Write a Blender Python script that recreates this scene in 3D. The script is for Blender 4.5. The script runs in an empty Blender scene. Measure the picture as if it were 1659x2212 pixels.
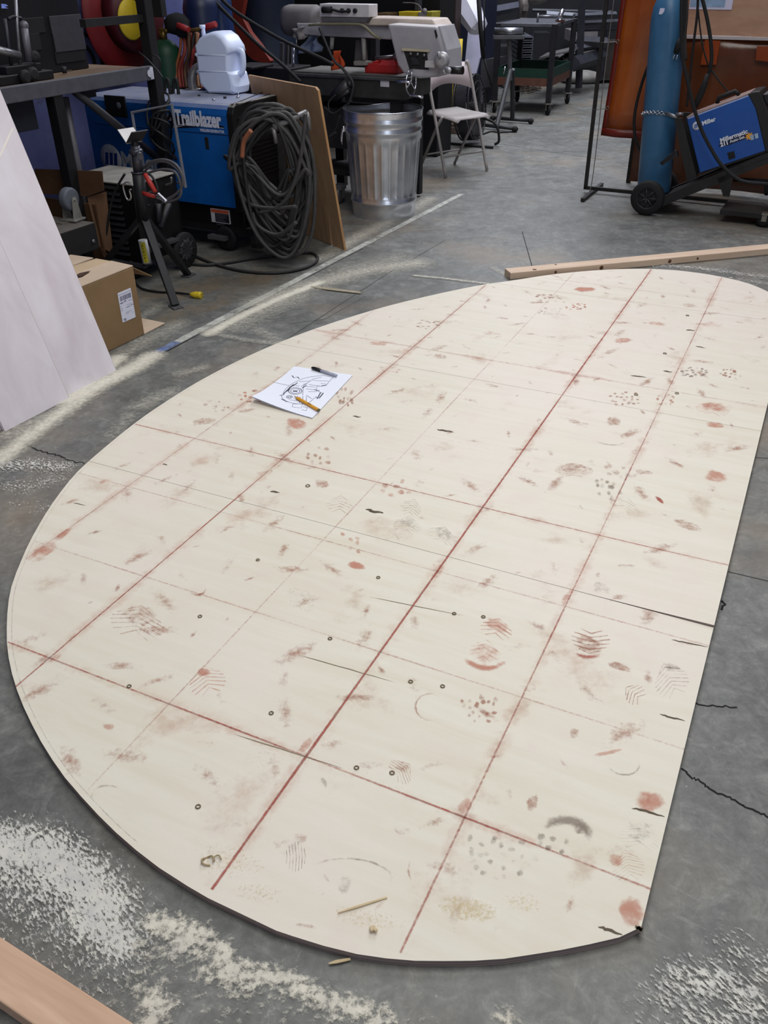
import bpy, bmesh, math, random
from mathutils import Matrix, Vector, noise
random.seed(7)
PI = math.pi
SC = bpy.context.scene
COL = SC.collection

# ------------------------------------------------------------------ camera, world, lights, exposure
CAM_H, FPX = 1.5090959, 1850.98
RT = Vector((0.99991827, -0.00695199, -0.01072998))
UP = Vector((0.01278526, 0.54370637, 0.83917812))
FW = Vector((0.0, 0.83924671, -0.54375082))
cam = bpy.data.cameras.new('camera'); cam_o = bpy.data.objects.new('camera', cam); COL.objects.link(cam_o)
cam.sensor_fit = 'VERTICAL'; cam.sensor_height = 36.0; cam.lens = FPX / 2212.0 * 36.0
cam.clip_start = 0.05; cam.clip_end = 100
cam_o.matrix_world = Matrix(((RT.x, UP.x, -FW.x, 0), (RT.y, UP.y, -FW.y, 0), (RT.z, UP.z, -FW.z, CAM_H), (0, 0, 0, 1)))
SC.camera = cam_o
SC.view_settings.view_transform = 'Standard'; SC.view_settings.look = 'None'
SC.view_settings.gamma = 1.0; SC.view_settings.use_curve_mapping = False
SC.view_settings.exposure = 0.0
SC.cycles.transparent_max_bounces = 32
wd = bpy.data.worlds.new('world'); SC.world = wd; wd.use_nodes = True
wd.node_tree.nodes['Background'].inputs[0].default_value = (0.74, 0.80, 1.0, 1)
wd.node_tree.nodes['Background'].inputs[1].default_value = 0.15
def area(name, loc, size, power, col=(1, 1, 1), target=None):
    l = bpy.data.lights.new(name, 'AREA'); l.shape = 'RECTANGLE'; l.size, l.size_y = size
    l.energy = power; l.color = col
    o = bpy.data.objects.new(name, l); COL.objects.link(o); o.location = loc
    d = (Vector(target) - Vector(loc)) if target else Vector((0, 0, -1))
    o.rotation_euler = d.to_track_quat('-Z', 'Y').to_euler()
    return o
area('overhead_lamp', (0.6, 1.8, 4.6), (2.8, 4.2), 160, (1.0, 1.0, 0.96))  # broad panel standing in for unseen ceiling fluorescents over the board, no skylight
area('bay_lamp', (1.9, 8.0, 5.0), (2.4, 3.6), 270, (0.90, 0.92, 1.0))
area('rear_bay_lamp', (2.2, 12.5, 5.0), (3.4, 3.0), 230, (0.85, 0.9, 1.0))
area('front_fill_lamp', (2.2, -4.5, 2.2), (1.6, 2.8), 60, (0.80, 0.88, 1.0), (0, 5, 0.6))  # added fill behind the camera for fronts and can reflections, no door there

# ------------------------------------------------------------------ coordinates (metres; room axes p = towards the aisle, q = along the aisle)
ROOM = Matrix.Rotation(math.radians(-28.504), 4, 'Z'); RINV = ROOM.inverted()
CAMP = Vector((0, 0, CAM_H))
def ray(x, y): return RT * ((x - 829.5) / FPX) - UP * ((y - 1106) / FPX) + FW
def W(x, y, z=0.0):                      # world point of the photo at height z
    d = ray(x, y); return CAMP + d * ((z - CAM_H) / d.z)
def WY(x, y, Y):                         # world point at depth Y
    d = ray(x, y); return CAMP + d * (Y / d.y)
EX = ROOM @ Vector((1, 0, 0)); EY = ROOM @ Vector((0, 1, 0))
def S(x, y, q=None, p=None, z=None, Y=None):   # the same in room axes, on the plane given
    d = ray(x, y)
    if q is not None: t = q / d.dot(EY)
    elif p is not None: t = p / d.dot(EX)
    elif Y is not None: t = Y / d.y
    else: t = (z - CAM_H) / d.z
    return RINV @ (CAMP + d * t)
BT = 0.019
GO = Vector((-1.361464, 1.463332, BT)); GA = Vector((0.33846, -0.16586, 0)); GB = Vector((0.16586, 0.33846, 0))
def g2w(a, b, z=BT):
    v = GO + GA * a + GB * b; v.z = z; return v

# ------------------------------------------------------------------ materials
def lin(c):
    if isinstance(c, str): c = tuple(int(c[i:i + 2], 16) for i in (0, 2, 4))
    return tuple(((v / 255) / 12.92 if v / 255 <= 0.04045 else ((v / 255 + 0.055) / 1.055) ** 2.4) for v in c) + (1.0,)
MATS = {}
class NT:
    def __init__(s, name):
        s.m = bpy.data.materials.new(name); s.m.use_nodes = True; s.t = s.m.node_tree; s.n = s.t.nodes
        s.b = s.n['Principled BSDF']; s.out = s.n['Material Output']
    def add(s, typ, **kw):
        n = s.n.new(typ)
        for k, v in kw.items(): setattr(n, k, v)
        return n
    def link(s, a, b): s.t.links.new(a, b)
    def coord(s, scale=(1, 1, 1), obj=True, rot=0):
        tc = s.add('ShaderNodeTexCoord'); mp = s.add('ShaderNodeMapping')
        mp.inputs['Scale'].default_value = scale
        if obj: s.link(tc.outputs['Object'], mp.inputs[0])
        else:
            g = s.add('ShaderNodeNewGeometry'); src = g.outputs['Position']
            if rot:
                m0 = s.add('ShaderNodeMapping'); m0.inputs['Rotation'].default_value = (0, 0, rot); s.link(src, m0.inputs[0]); src = m0.outputs[0]
            s.link(src, mp.inputs[0])
        return mp.outputs[0]
    def noise(s, co, scale, detail=4, rough=.55, dist=0):
        n = s.add('ShaderNodeTexNoise'); n.inputs['Scale'].default_value = scale; n.inputs['Detail'].default_value = detail
        n.inputs['Roughness'].default_value = rough; n.inputs['Distortion'].default_value = dist
        s.link(co, n.inputs['Vector']); return n.outputs['Fac']
    def ramp(s, fac, stops):
        r = s.add('ShaderNodeValToRGB'); e = r.color_ramp.elements
        while len(e) < len(stops): e.new(.5)
        for i, (p, c) in enumerate(stops): e[i].position = p; e[i].color = c if len(c) == 4 else lin(c)
        s.link(fac, r.inputs[0]); return r.outputs[0]
    def mix(s, fac, a, b, blend='MIX'):
        x = s.add('ShaderNodeMix', data_type='RGBA', blend_type=blend)
        for sock, v in ((x.inputs[0], fac), (x.inputs[6], a), (x.inputs[7], b)):
            if hasattr(v, 'links'): s.link(v, sock)
            else: sock.default_value = v
        return x.outputs[2]
    def math(s, op, a, b=0.0, clamp=False):
        x = s.add('ShaderNodeMath', operation=op); x.use_clamp = clamp
        for sock, v in ((x.inputs[0], a), (x.inputs[1], b)):
            if hasattr(v, 'links'): s.link(v, sock)
            else: sock.default_value = v
        return x.outputs[0]
    def bump(s, h, strength=.2, dist=.002):
        b = s.add('ShaderNodeBump'); b.inputs['Strength'].default_value = strength; b.inputs['Distance'].default_value = dist
        s.link(h, b.inputs['Height']); s.link(b.outputs[0], s.b.inputs['Normal'])
def bw(v): return (v, v, v, 1)
def mat(name, col, rough=.6, metal=0.0, var=.25, scale=12, bump=.08, dust=0.0, dustcol=(150, 145, 138), spec=.4, stretch=(1, 1, 1), alpha=1, trans=0):
    if name in MATS: return MATS[name]
    t = NT(name); c = lin(col); co = t.coord(stretch)
    n = t.noise(co, scale, 5, .6)
    d = tuple(v * (1 - var) for v in c[:3]) + (1,); l = tuple(min(1, v * (1 + var * .7)) for v in c[:3]) + (1,)
    base = t.ramp(n, [(.3, d), (.72, l)])
    t.b.inputs['Roughness'].default_value = rough; t.b.inputs['Metallic'].default_value = metal
    t.b.inputs['Specular IOR Level'].default_value = spec
    if dust:
        g = t.add('ShaderNodeNewGeometry'); sx = t.add('ShaderNodeSeparateXYZ'); t.link(g.outputs['Normal'], sx.inputs[0])
        up = t.math('MULTIPLY', t.math('SUBTRACT', sx.outputs[2], .55), 2.4, True)
        n2 = t.noise(co, scale * 2.3, 6, .65)
        fac = t.math('MULTIPLY', t.math('MULTIPLY', up, t.math('ADD', n2, .35), True), dust, True)
        base = t.mix(fac, base, lin(dustcol))
        r = t.math('ADD', t.math('MULTIPLY', fac, .4), rough, True); t.link(r, t.b.inputs['Roughness'])
        if metal: t.link(t.math('MULTIPLY', t.math('SUBTRACT', 1.0, fac), metal), t.b.inputs['Metallic'])
    t.link(base, t.b.inputs['Base Color'])
    if bump: t.bump(t.noise(co, scale * 6, 4, .6), bump, .002)
    if trans: t.b.inputs['Transmission Weight'].default_value = trans
    if alpha < 1: t.b.inputs['Alpha'].default_value = alpha
    MATS[name] = t.m; return t.m
def wood(name, c1, c2, rough=.65, scale=3.0, axis=0, knots=False, stretch=14):
    if name in MATS: return MATS[name]
    t = NT(name); sc = [stretch] * 3; sc[axis] = 1.0
    co = t.coord(tuple(sc)); n = t.noise(co, scale, 6, .62, .6); n2 = t.noise(t.coord(), 2.2, 3)
    base = t.ramp(t.math('ADD', t.math('MULTIPLY', n, .7), t.math('MULTIPLY', n2, .3)), [(.33, c1), (.68, c2)])
    t.link(base, t.b.inputs['Base Color']); t.b.inputs['Roughness'].default_value = rough
    t.b.inputs['Specular IOR Level'].default_value = .25
    t.bump(n, .15, .001); MATS[name] = t.m; return t.m
def alpha_mat(name, col, nscale=40, lo=.45, hi=.6, gain=1.0, rough=.8, stretch=(1, 1, 1), col2=None, rot=0, nw=1.0):
    """thin deposit (dust, chalk, scuff): coverage = vertex attribute 'dens' broken up by noise"""
    if name in MATS: return MATS[name]
    t = NT(name); at = t.add('ShaderNodeAttribute', attribute_name='dens')
    co = t.coord(stretch, obj=False, rot=rot); n = t.noise(co, nscale, 8, .68)
    d = at.outputs['Fac']
    v = t.math('ADD', d, t.math('MULTIPLY', t.math('SUBTRACT', n, .5), nw))
    mr = t.add('ShaderNodeMapRange'); mr.interpolation_type = 'SMOOTHSTEP'
    mr.inputs['From Min'].default_value = lo; mr.inputs['From Max'].default_value = hi
    t.link(v, mr.inputs['Value'])
    a = t.math('MULTIPLY', mr.outputs[0], gain, True)
    a = t.math('MULTIPLY', a, t.math('MULTIPLY', d, 6.0, True), True)
    n2 = t.noise(t.coord((1, 1, 1), obj=False), nscale * .35, 4)
    t.link(t.ramp(n2, [(.3, lin(col2 or col)), (.7, lin(col))]), t.b.inputs['Base Color'])
    t.link(a, t.b.inputs['Alpha']); t.b.inputs['Roughness'].default_value = rough; t.b.inputs['Specular IOR Level'].default_value = .1
    MATS[name] = t.m; return t.m

# ------------------------------------------------------------------ mesh builder and scene tree
MW = {}
class MB:
    def __init__(s, frame=None): s.fr = frame or Matrix(); s.v = []; s.f = []; s.sm = []; s.mi = []; s.cur = 0; s.dens = None
    def P(s, p): s.v.append(s.fr @ Vector(p)); return len(s.v) - 1
    def F(s, idx, smooth=False): s.f.append(tuple(idx)); s.sm.append(smooth); s.mi.append(s.cur)
    def box(s, c, sz, rz=0.0, R=None):
        M = Matrix.Translation(Vector(c)) @ (R.to_4x4() if R else Matrix.Rotation(rz, 4, 'Z'))
        i = [s.P(M @ Vector((a * sz[0] / 2, b * sz[1] / 2, d * sz[2] / 2))) for a in (-1, 1) for b in (-1, 1) for d in (-1, 1)]
        for f in ((0, 1, 3, 2), (4, 6, 7, 5), (0, 4, 5, 1), (2, 3, 7, 6), (0, 2, 6, 4), (1, 5, 7, 3)): s.F([i[k] for k in f])
        return s
    def bx(s, lo, hi): return s.box([(a + b) / 2 for a, b in zip(lo, hi)], [abs(b - a) for a, b in zip(lo, hi)])
    def ext(s, poly, vec):
        vec = Vector(vec); a = [s.P(p) for p in poly]; b = [s.P(Vector(p) + vec) for p in poly]; n = len(poly)
        s.F(a[::-1]); s.F(b)
        for i in range(n): s.F((a[i], a[(i + 1) % n], b[(i + 1) % n], b[i]))
        return s
    def quad(s, pts): s.F([s.P(p) for p in pts]); return s
    def tube(s, pts, r, seg=8, closed=False, cap=True, sm=True):
        pts = [Vector(p) for p in pts]; n = len(pts); rr = r if isinstance(r, (list, tuple)) else [r] * n
        rings = []; prev = None
        for k in range(n):
            if closed: t = pts[(k + 1) % n] - pts[k - 1]
            else: t = pts[min(k + 1, n - 1)] - pts[max(k - 1, 0)]
            if t.length < 1e-9: t = Vector((0, 0, 1))
            t.normalize()
            if prev is None:
                u = t.cross(Vector((0, 0, 1)));  u = u if u.length > .05 else t.cross(Vector((1, 0, 0)))
            else: u = prev - t * prev.dot(t)
            if u.length < 1e-6: u = t.orthogonal()
            u.normalize(); prev = u; w = t.cross(u)
            rings.append([s.P(pts[k] + (u * math.cos(a) + w * math.sin(a)) * rr[k]) for a in (2 * PI * j / seg for j in range(seg))])
        for k in range(n if closed else n - 1):
            A, B = rings[k], rings[(k + 1) % n]
            for j in range(seg): s.F((A[j], A[(j + 1) % seg], B[(j + 1) % seg], B[j]), sm)
        if cap and not closed: s.F(rings[0][::-1]); s.F(rings[-1])
        return s
    def cyl(s, a, b, r, seg=16, r2=None, sm=True): return s.tube([a, b], [r, r if r2 is None else r2], seg, sm=sm)
    def lathe(s, o, prof, seg=24, axis=(0, 0, 1), cap=True, fn=None):
        ax = Vector(axis).normalized(); u = ax.orthogonal().normalized() if abs(ax.z) < .999 else Vector((1, 0, 0)); w = ax.cross(u); o = Vector(o)
        rings = []
        for r, h in prof:
            ring = []
            for j in range(seg):
                a = 2 * PI * j / seg; q = fn(a, r, h) if fn else (r, h)
                ring.append(s.P(o + ax * q[1] + (u * math.cos(a) + w * math.sin(a)) * q[0]))
            rings.append(ring)
        for A, B in zip(rings, rings[1:]):
            for j in range(seg): s.F((A[j], A[(j + 1) % seg], B[(j + 1) % seg], B[j]), True)
        if cap:
            s.F(rings[0][::-1]); s.F(rings[-1])
        return s
    def torus(s, c, ax, R, r, seg=28, ms=6, arc=(0, 2 * PI), squash=1.0):
        ax = Vector(ax).normalized(); u = ax.orthogonal().normalized(); w = ax.cross(u); c = Vector(c)
        full = abs(arc[1] - arc[0]) > 6.2; n = seg if full else seg + 1
        pts = [c + u * math.cos(a) * R + w * math.sin(a) * R * squash for a in (arc[0] + (arc[1] - arc[0]) * k / seg for k in range(n))]
        return s.tube(pts, r, ms, closed=full)
    def ball(s, c, r, seg=12, sq=(1, 1, 1)):
        n = seg // 2; c = Vector(c); rings = []
        for i in range(1, n):
            th = PI * i / n
            rings.append([s.P(c + Vector((math.sin(th) * math.cos(2 * PI * j / seg) * r * sq[0], math.sin(th) * math.sin(2 * PI * j / seg) * r * sq[1], math.cos(th) * r * sq[2]))) for j in range(seg)])
        t = s.P(c + Vector((0, 0, r * sq[2]))); b = s.P(c - Vector((0, 0, r * sq[2])))
        for j in range(seg):
            s.F((t, rings[0][j], rings[0][(j + 1) % seg]), True); s.F((b, rings[-1][(j + 1) % seg], rings[-1][j]), True)
        for A, B in zip(rings, rings[1:]):
            for j in range(seg): s.F((A[j], B[j], B[(j + 1) % seg], A[(j + 1) % seg]), True)
        return s
    def build(s, name, m, parent=None, bevel=0.0, sub=0):
        me = bpy.data.meshes.new(name); o = bpy.data.objects.new(name, me); COL.objects.link(o)
        if parent:
            o.parent = parent; M = MW[parent.name]; MW[o.name] = M.copy(); inv = M.inverted(); vs = [inv @ v for v in s.v]
        else:
            c = Vector((sum(v.x for v in s.v) / len(s.v), sum(v.y for v in s.v) / len(s.v), min(v.z for v in s.v)))
            o.location = c; MW[o.name] = Matrix.Translation(c); vs = [v - c for v in s.v]
        me.from_pydata([tuple(v) for v in vs], [], s.f)
        me.polygons.foreach_set('use_smooth', s.sm); me.polygons.foreach_set('material_index', s.mi)
        for mm in (m if isinstance(m, (list, tuple)) else [m]): me.materials.append(mm)
        if s.dens is not None:
            a = me.attributes.new('dens', 'FLOAT', 'POINT'); a.data.foreach_set('value', s.dens)
        else:
            bm = bmesh.new(); bm.from_mesh(me); bmesh.ops.recalc_face_normals(bm, faces=bm.faces); bm.to_mesh(me); bm.free()
        if bevel:
            b = o.modifiers.new('edge', 'BEVEL'); b.width = bevel; b.segments = 2; b.limit_method = 'ANGLE'; b.angle_limit = .6
        if sub:
            b = o.modifiers.new('smooth', 'SUBSURF'); b.levels = b.render_levels = sub
        return o
def tag(o, label, cat, group=None):
    o['label'] = label; o['category'] = cat
    if group: o['group'] = group
    return o
def thing(name, label, cat, base, group=None, frame=ROOM, rz=0.0):
    o = bpy.data.objects.new(name, None); COL.objects.link(o); o.empty_display_size = .1
    M = frame @ Matrix.Translation(Vector(base)) @ Matrix.Rotation(rz, 4, 'Z'); o.matrix_world = M; MW[o.name] = M
    return tag(o, label, cat, group)
def RB(): return MB(ROOM)
def struct(o): o['kind'] = 'structure'; return o
def catmull(pts, n=8, closed=False):
    P = [Vector(p) for p in pts]; out = []; L = len(P)
    for i in range(L if closed else L - 1):
        p0, p1, p2, p3 = (P[(i - 1) % L], P[i], P[(i + 1) % L], P[(i + 2) % L]) if closed else (P[max(i - 1, 0)], P[i], P[i + 1], P[min(i + 2, L - 1)])
        for k in range(n):
            t = k / n
            out.append(.5 * ((2 * p1) + (p2 - p0) * t + (2 * p0 - 5 * p1 + 4 * p2 - p3) * t * t + (3 * p1 - p0 - 3 * p2 + p3) * t ** 3))
    if not closed: out.append(P[-1])
    return out
def text(name, s, o, xd, yd, width, m, parent, bold=.0, shear=0, frame=ROOM, depth=.0008, ky=1.0):
    cu = bpy.data.curves.new('t', 'FONT'); cu.body = s; cu.size = 1; cu.offset = bold; cu.shear = shear; cu.resolution_u = 3
    ob = bpy.data.objects.new('t', cu); COL.objects.link(ob)
    me = bpy.data.meshes.new_from_object(ob.evaluated_get(bpy.context.evaluated_depsgraph_get()))
    bpy.data.objects.remove(ob)
    xs = [v.co.x for v in me.vertices]; x0, w = min(xs), max(xs) - min(xs); k = width / w
    xd = Vector(xd).normalized(); yd = Vector(yd).normalized(); nd = xd.cross(yd)
    b = MB(frame)
    for v in me.vertices: b.P(Vector(o) + xd * ((v.co.x - x0) * k) + yd * (v.co.y * k * ky) + nd * depth)
    for p in me.polygons: b.F(list(p.vertices))
    bpy.data.meshes.remove(me)
    return b.build(name, m, parent)

# common materials
BLK = mat('black_paint', (20, 20, 23), .5, 0, .3, 9, .1, dust=.45, dustcol=(95, 92, 92))
BLK2 = mat('black_rubber', (22, 22, 24), .75, 0, .3, 20, .1, dust=.25, dustcol=(80, 78, 76))
DSTEEL = mat('dark_steel', (52, 52, 58), .5, .5, .3, 14, .1, dust=.5, dustcol=(120, 117, 115))
STEEL = mat('bare_steel', (135, 135, 140), .4, .8, .25, 20, .06)
CHROME = mat('chrome', (215, 215, 222), .15, 1, .05, 10, 0)
GALV = mat('galvanized', (214, 217, 224), .29, .95, .18, 9, .05)
BLUE = mat('blue_paint', (14, 84, 158), .42, 0, .18, 7, .04, dust=.8, dustcol=(158, 156, 158))
WHITE = mat('white_paint', (216, 216, 226), .5, 0, .06, 8, 0)
GREYP = mat('grey_machine_paint', (160, 158, 164), .45, 0, .18, 6, .05, dust=.6, dustcol=(205, 198, 190))
CARD = mat('cardboard', (140, 114, 84), .85, 0, .1, 8, .08, spec=.1)
CARDT = mat('cardboard_lit_top', (200, 178, 156), .85, 0, .1, 8, .08, spec=.1)  # paler copy for upward flaps: overhead light put into the colour
RED = mat('red_plastic', (170, 36, 34), .45, 0, .15, 10, .03)
YEL = mat('yellow_plastic', (205, 178, 40), .5, 0, .2, 10, .05)
# ------------------------------------------------------------------ setting: floor and walls
def floor_mat():
    t = NT('concrete'); co = t.coord((1, 1, 1), obj=False)
    n1 = t.noise(co, .55, 5, .6, .4); n2 = t.noise(co, 4.5, 6, .65); n3 = t.noise(co, 55, 4, .7)
    base = t.ramp(t.math('ADD', t.math('MULTIPLY', n1, .55), t.math('MULTIPLY', n2, .45)), [(.34, (112, 113, 109)), (.5, (134, 134, 129)), (.66, (158, 158, 153))])
    base = t.mix(.30, base, t.ramp(n3, [(.35, (70, 70, 70)), (.65, (185, 185, 185))]), 'OVERLAY')
    n4 = t.noise(co, 17, 7, .72, .8); base = t.mix(.55, base, t.ramp(n4, [(.33, (74, 76, 72)), (.5, (126, 126, 126)), (.66, (186, 186, 184))]), 'OVERLAY')
    # oily dark stains
    st = t.ramp(t.noise(co, 7.5, 3, .5), [(.60, bw(0)), (.74, bw(.55))]); base = t.mix(st, base, lin((64, 65, 62)))
    # fine pale scratches and chips
    for rot, sc, th in ((.6, (1.6, 22, 1), .70), (-.9, (2.2, 30, 1), .71), (1.9, (3, 30, 1), .72)):
        s = t.noise(t.coord(sc, obj=False, rot=rot), 3.2, 5, .7)
        base = t.mix(t.ramp(s, [(th - .08, bw(0)), (th + .06, bw(.38))]), base, lin((172, 172, 168)))
    vo = t.add('ShaderNodeTexVoronoi'); vo.inputs['Scale'].default_value = 14; t.link(co, vo.inputs['Vector'])
    base = t.mix(t.ramp(vo.outputs['Distance'], [(.02, bw(.6)), (.05, bw(0))]), base, lin((150, 152, 152)))
    # warm worn patches towards the machines
    base = t.mix(t.ramp(t.noise(co, 1.1, 4, .6), [(.52, bw(0)), (.7, bw(.6))]), base, lin((140, 122, 100)))
    t.link(base, t.b.inputs['Base Color'])
    t.link(t.ramp(n2, [(.3, bw(.38)), (.7, bw(.56))]), t.b.inputs['Roughness']); t.b.inputs['Specular IOR Level'].default_value = .55
    t.bump(n3, .12, .001); return t.m
b = MB(); b.bx((-9, -3, -.12), (14, 24, 0)); fl = struct(b.build('floor', floor_mat()))
def wall_mat():
    t = NT('grimy_wall'); co = t.coord((1, 1, 1), obj=False); n = t.noise(co, 1.6, 6, .65); n2 = t.noise(co, 9, 5, .7)
    base = t.ramp(n, [(.3, (60, 68, 122)), (.7, (98, 102, 148))])
    base = t.mix(t.ramp(n2, [(.58, bw(0)), (.7, bw(.8))]), base, lin((60, 60, 78)))
    t.link(base, t.b.inputs['Base Color']); t.b.inputs['Roughness'].default_value = .8; return t.m
b = RB(); b.bx((-4.85, -2.5, 0), (-4.70, 5.75, 4.2)); struct(b.build('wall_left', wall_mat()))
DW = mat('dark_wall', (30, 31, 38), .8, 0, .4, 2)
b = RB(); b.bx((-9, 16.6, 0), (9, 16.8, 4.2)); struct(b.build('wall_back', DW))
b = RB(); b.bx((-9.2, 5.75, 0), (-9.0, 16.8, 4.2)); struct(b.build('wall_far', DW))
b = RB(); b.bx((-9.2, 5.62, 0), (-4.85, 5.75, 4.2)); struct(b.build('wall_corner', DW))

# ribbons (cracks, saw-cut joints) lying on the floor
def ribbon(b, pts, w, z, dens=None):
    P = [Vector((p[0], p[1], z)) for p in pts]; n = len(P); ww = w if isinstance(w, (list, tuple)) else [w] * n
    dd = dens if isinstance(dens, (list, tuple)) else [dens] * n; prev = None
    for k in range(n):
        t = P[min(k + 1, n - 1)] - P[max(k - 1, 0)]; t.normalize(); s = Vector((-t.y, t.x, 0)) * ww[k] / 2
        a = (b.P(P[k] + s), b.P(P[k] - s))
        if b.dens is not None: b.dens += [dd[k] or 0] * 2
        if prev: b.F((prev[0], prev[1], a[1], a[0]))
        prev = a
CRK = mat('crack_dark', (24, 24, 26), .9, 0, .2, 20, 0); JNT = mat('joint_dark', (66, 67, 66), .9, 0, .2, 20, 0)
def jag(pts, n=6, amp=.008):
    out = []
    for a, c in zip(pts, pts[1:]):
        for k in range(n):
            v = a.lerp(c, k / n); out.append(v + Vector((random.uniform(-amp, amp), random.uniform(-amp, amp), 0)))
    return out + [pts[-1]]
for pts, w, amp in (([(1472, 1658), (1498, 1680), (1515, 1690), (1540, 1708), (1570, 1720), (1600, 1738), (1630, 1752), (1662, 1768)], .0045, .004),
                    ([(60, 965), (85, 972), (112, 982), (135, 986), (152, 996), (182, 1002)], .006, .006),
                    ([(1500, 1519), (1530, 1524), (1560, 1526), (1592, 1528)], .004, .003),
                    ([(1560, 1298), (1565, 1306), (1558, 1318)], .006, .004)):
    b = MB(); ribbon(b, jag([W(x, y) for x, y in pts], 5, amp), w, .0008); b.build('crack', CRK, fl)
for pts, w in (([(600, 746), (834, 593), (960, 520)], .0045), ([(1572, 1235), (1662, 1256)], .004), ([(1128, 500), (1150, 578)], .006), ([(1560, 985), (1662, 990)], .004),
               ([(1010, 300), (1300, 345)], .010), ([(620, 700), (700, 690), (790, 640)], .003)):
    b = MB(); ribbon(b, [W(x, y) for x, y in pts], w, .0006); b.build('joint', JNT, fl)

# ------------------------------------------------------------------ floor tape and sawdust
TAPE = alpha_mat('floor_tape_white', (206, 206, 198), 26, .2, .62, .95, .7, (1, 1, 1), (160, 160, 152))
TAPEB = alpha_mat('floor_tape_blue', (140, 152, 184), 24, .25, .75, 1.0, .7, (1, 1, 1), (96, 116, 168))
b = RB(); b.cur = 0; b.dens = []
def tape(b, q0, q1, mi, w0=-2.690, w1=-2.645, z=.0016):
    n = max(2, int((q1 - q0) / .08)); b.cur = mi; prev = None
    for k in range(n + 1):
        q = q0 + (q1 - q0) * k / n; j = random.uniform(-.003, .003)
        a = (b.P((w0 + j, q, z)), b.P((w1 + j, q, z))); b.dens += [random.uniform(.42, .62)] * 2
        if prev: b.F((prev[0], prev[1], a[1], a[0]))
        prev = a
qs = [S(x, y, z=0).y for x, y in ((150, 862), (300, 790), (338, 772), (352, 764), (378, 751), (396, 742), (996, 419))]
tape(b, 2.22, qs[1], 0); tape(b, qs[1], qs[2], 0); tape(b, qs[2], qs[3], 1); tape(b, qs[3], qs[4], 1); tape(b, qs[4], qs[5], 1); tape(b, qs[5], qs[6], 0)
o = b.build('floor_tape', [TAPE, TAPEB]); tag(o, 'worn white stripe with blue scraps along the concrete floor beside the machines', 'tape')
b = RB(); ribbon(b, [ROOM @ Vector((-2.635, 2.22, 0)), ROOM @ Vector((-2.632, 4.6, 0))], .006, .0012); b.fr = Matrix()
b2 = MB(); ribbon(b2, [ROOM @ Vector((-2.637, 2.22 + .3 * k, 0)) for k in range(9)], [.009, .004, .008, .003, .006, .004, .005, .003, .004], .0012); b2.build('crack', CRK, fl)

def in_poly(p, poly):
    c = False; j = len(poly) - 1
    for i in range(len(poly)):
        if (poly[i][1] > p[1]) != (poly[j][1] > p[1]) and p[0] < (poly[j][0] - poly[i][0]) * (p[1] - poly[i][1]) / (poly[j][1] - poly[i][1] + 1e-12) + poly[i][0]: c = not c
        j = i
    return c
def segd(p, a, c):
    ab = c - a; t = max(0, min(1, (p - a).dot(ab) / max(1e-9, ab.length_squared))); return (p - (a + ab * t)).length, t
def dust(name, label, strokes, m, res=.02, z=.0018, cat='sawdust'):
    """strokes: [(photo points on the floor, half width m, density)] -> thin layer with graded cover"""
    ST = [([W(x, y).to_2d() for x, y in pts], w, d) for pts, w, d in strokes]
    xs = [p.x for s in ST for p in s[0]]; ys = [p.y for s in ST for p in s[0]]; mw = 1.35 * max(s[1] for s in ST); dust.n += 1; z = z + .0004 * dust.n
    x0, y0 = min(xs) - mw, min(ys) - mw; nx = int((max(xs) + mw - x0) / res) + 1; ny = int((max(ys) + mw - y0) / res) + 1
    b = MB(); b.dens = []; idx = {}
    D = {}
    for i in range(nx + 1):
        for j in range(ny + 1):
            p = Vector((x0 + i * res, y0 + j * res)); dv = 0
            for pts, w, d in ST:
                m_ = min(segd(p, a, c)[0] for a, c in zip(pts, pts[1:])) if len(pts) > 1 else (p - pts[0]).length
                if m_ < w * 1.35: dv = max(dv, d * (1 - (m_ / w / 1.35) ** 1.4))
            if dv > 0: D[i, j] = dv
    def vid(i, j):
        if (i, j) not in idx:
            idx[i, j] = b.P((x0 + i * res, y0 + j * res, z)); b.dens.append(D.get((i, j), 0))
        return idx[i, j]
    for (i, j) in list(D):
        if i < nx and j < ny: b.F((vid(i, j), vid(i + 1, j), vid(i + 1, j + 1), vid(i, j + 1)))
    o = b.build(name, m); o['kind'] = 'stuff'; o['label'] = label; o['category'] = cat; return o
dust.n = 0
SD1 = alpha_mat('sawdust_fine', (228, 221, 204), 70, .38, .95, .95, .95, (1, 1, 1), (206, 200, 188), nw=2.2)
SD2 = alpha_mat('sawdust_streaky', (224, 220, 208), 80, .48, .85, .95, .95, (1.0, 2.2, 1), (200, 198, 194), rot=.9, nw=2.4)
SD4 = alpha_mat('sawdust_soft', (230, 224, 206), 60, .12, 1.05, .95, .95, (1, 1, 1), (214, 208, 194), nw=.9)
SD3 = alpha_mat('dust_brown', (150, 128, 100), 9, .25, 1.0, .55, .95, (1, 1, 1), (132, 116, 94), nw=1.4)
def _late(): dust('floor_dust', 'thin brown dust film on the floor between the tripod stand and the white stripe', [([(330, 640), (450, 620), (560, 600)], .22, .7), ([(360, 690), (480, 650)], .16, .6), ([(560, 560), (640, 550)], .2, .5)], SD3, .04, .0006, 'dust')
_late()
dust('sawdust_drift', 'broad pale sawdust drift on the floor left of the round board end',
     [([(0, 1830), (90, 1845), (170, 1900), (225, 1960)], .085, .95), ([(0, 1870), (110, 1910), (200, 1965), (235, 2000)], .11, .72), ([(0, 1900), (60, 1960), (150, 2000), (210, 2050), (265, 2055)], .09, .6),
      ([(180, 1985), (245, 2020), (265, 2040)], .06, .9), ([(0, 2010), (100, 2070), (200, 2120), (300, 2150)], .13, .38)], SD2)
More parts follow.
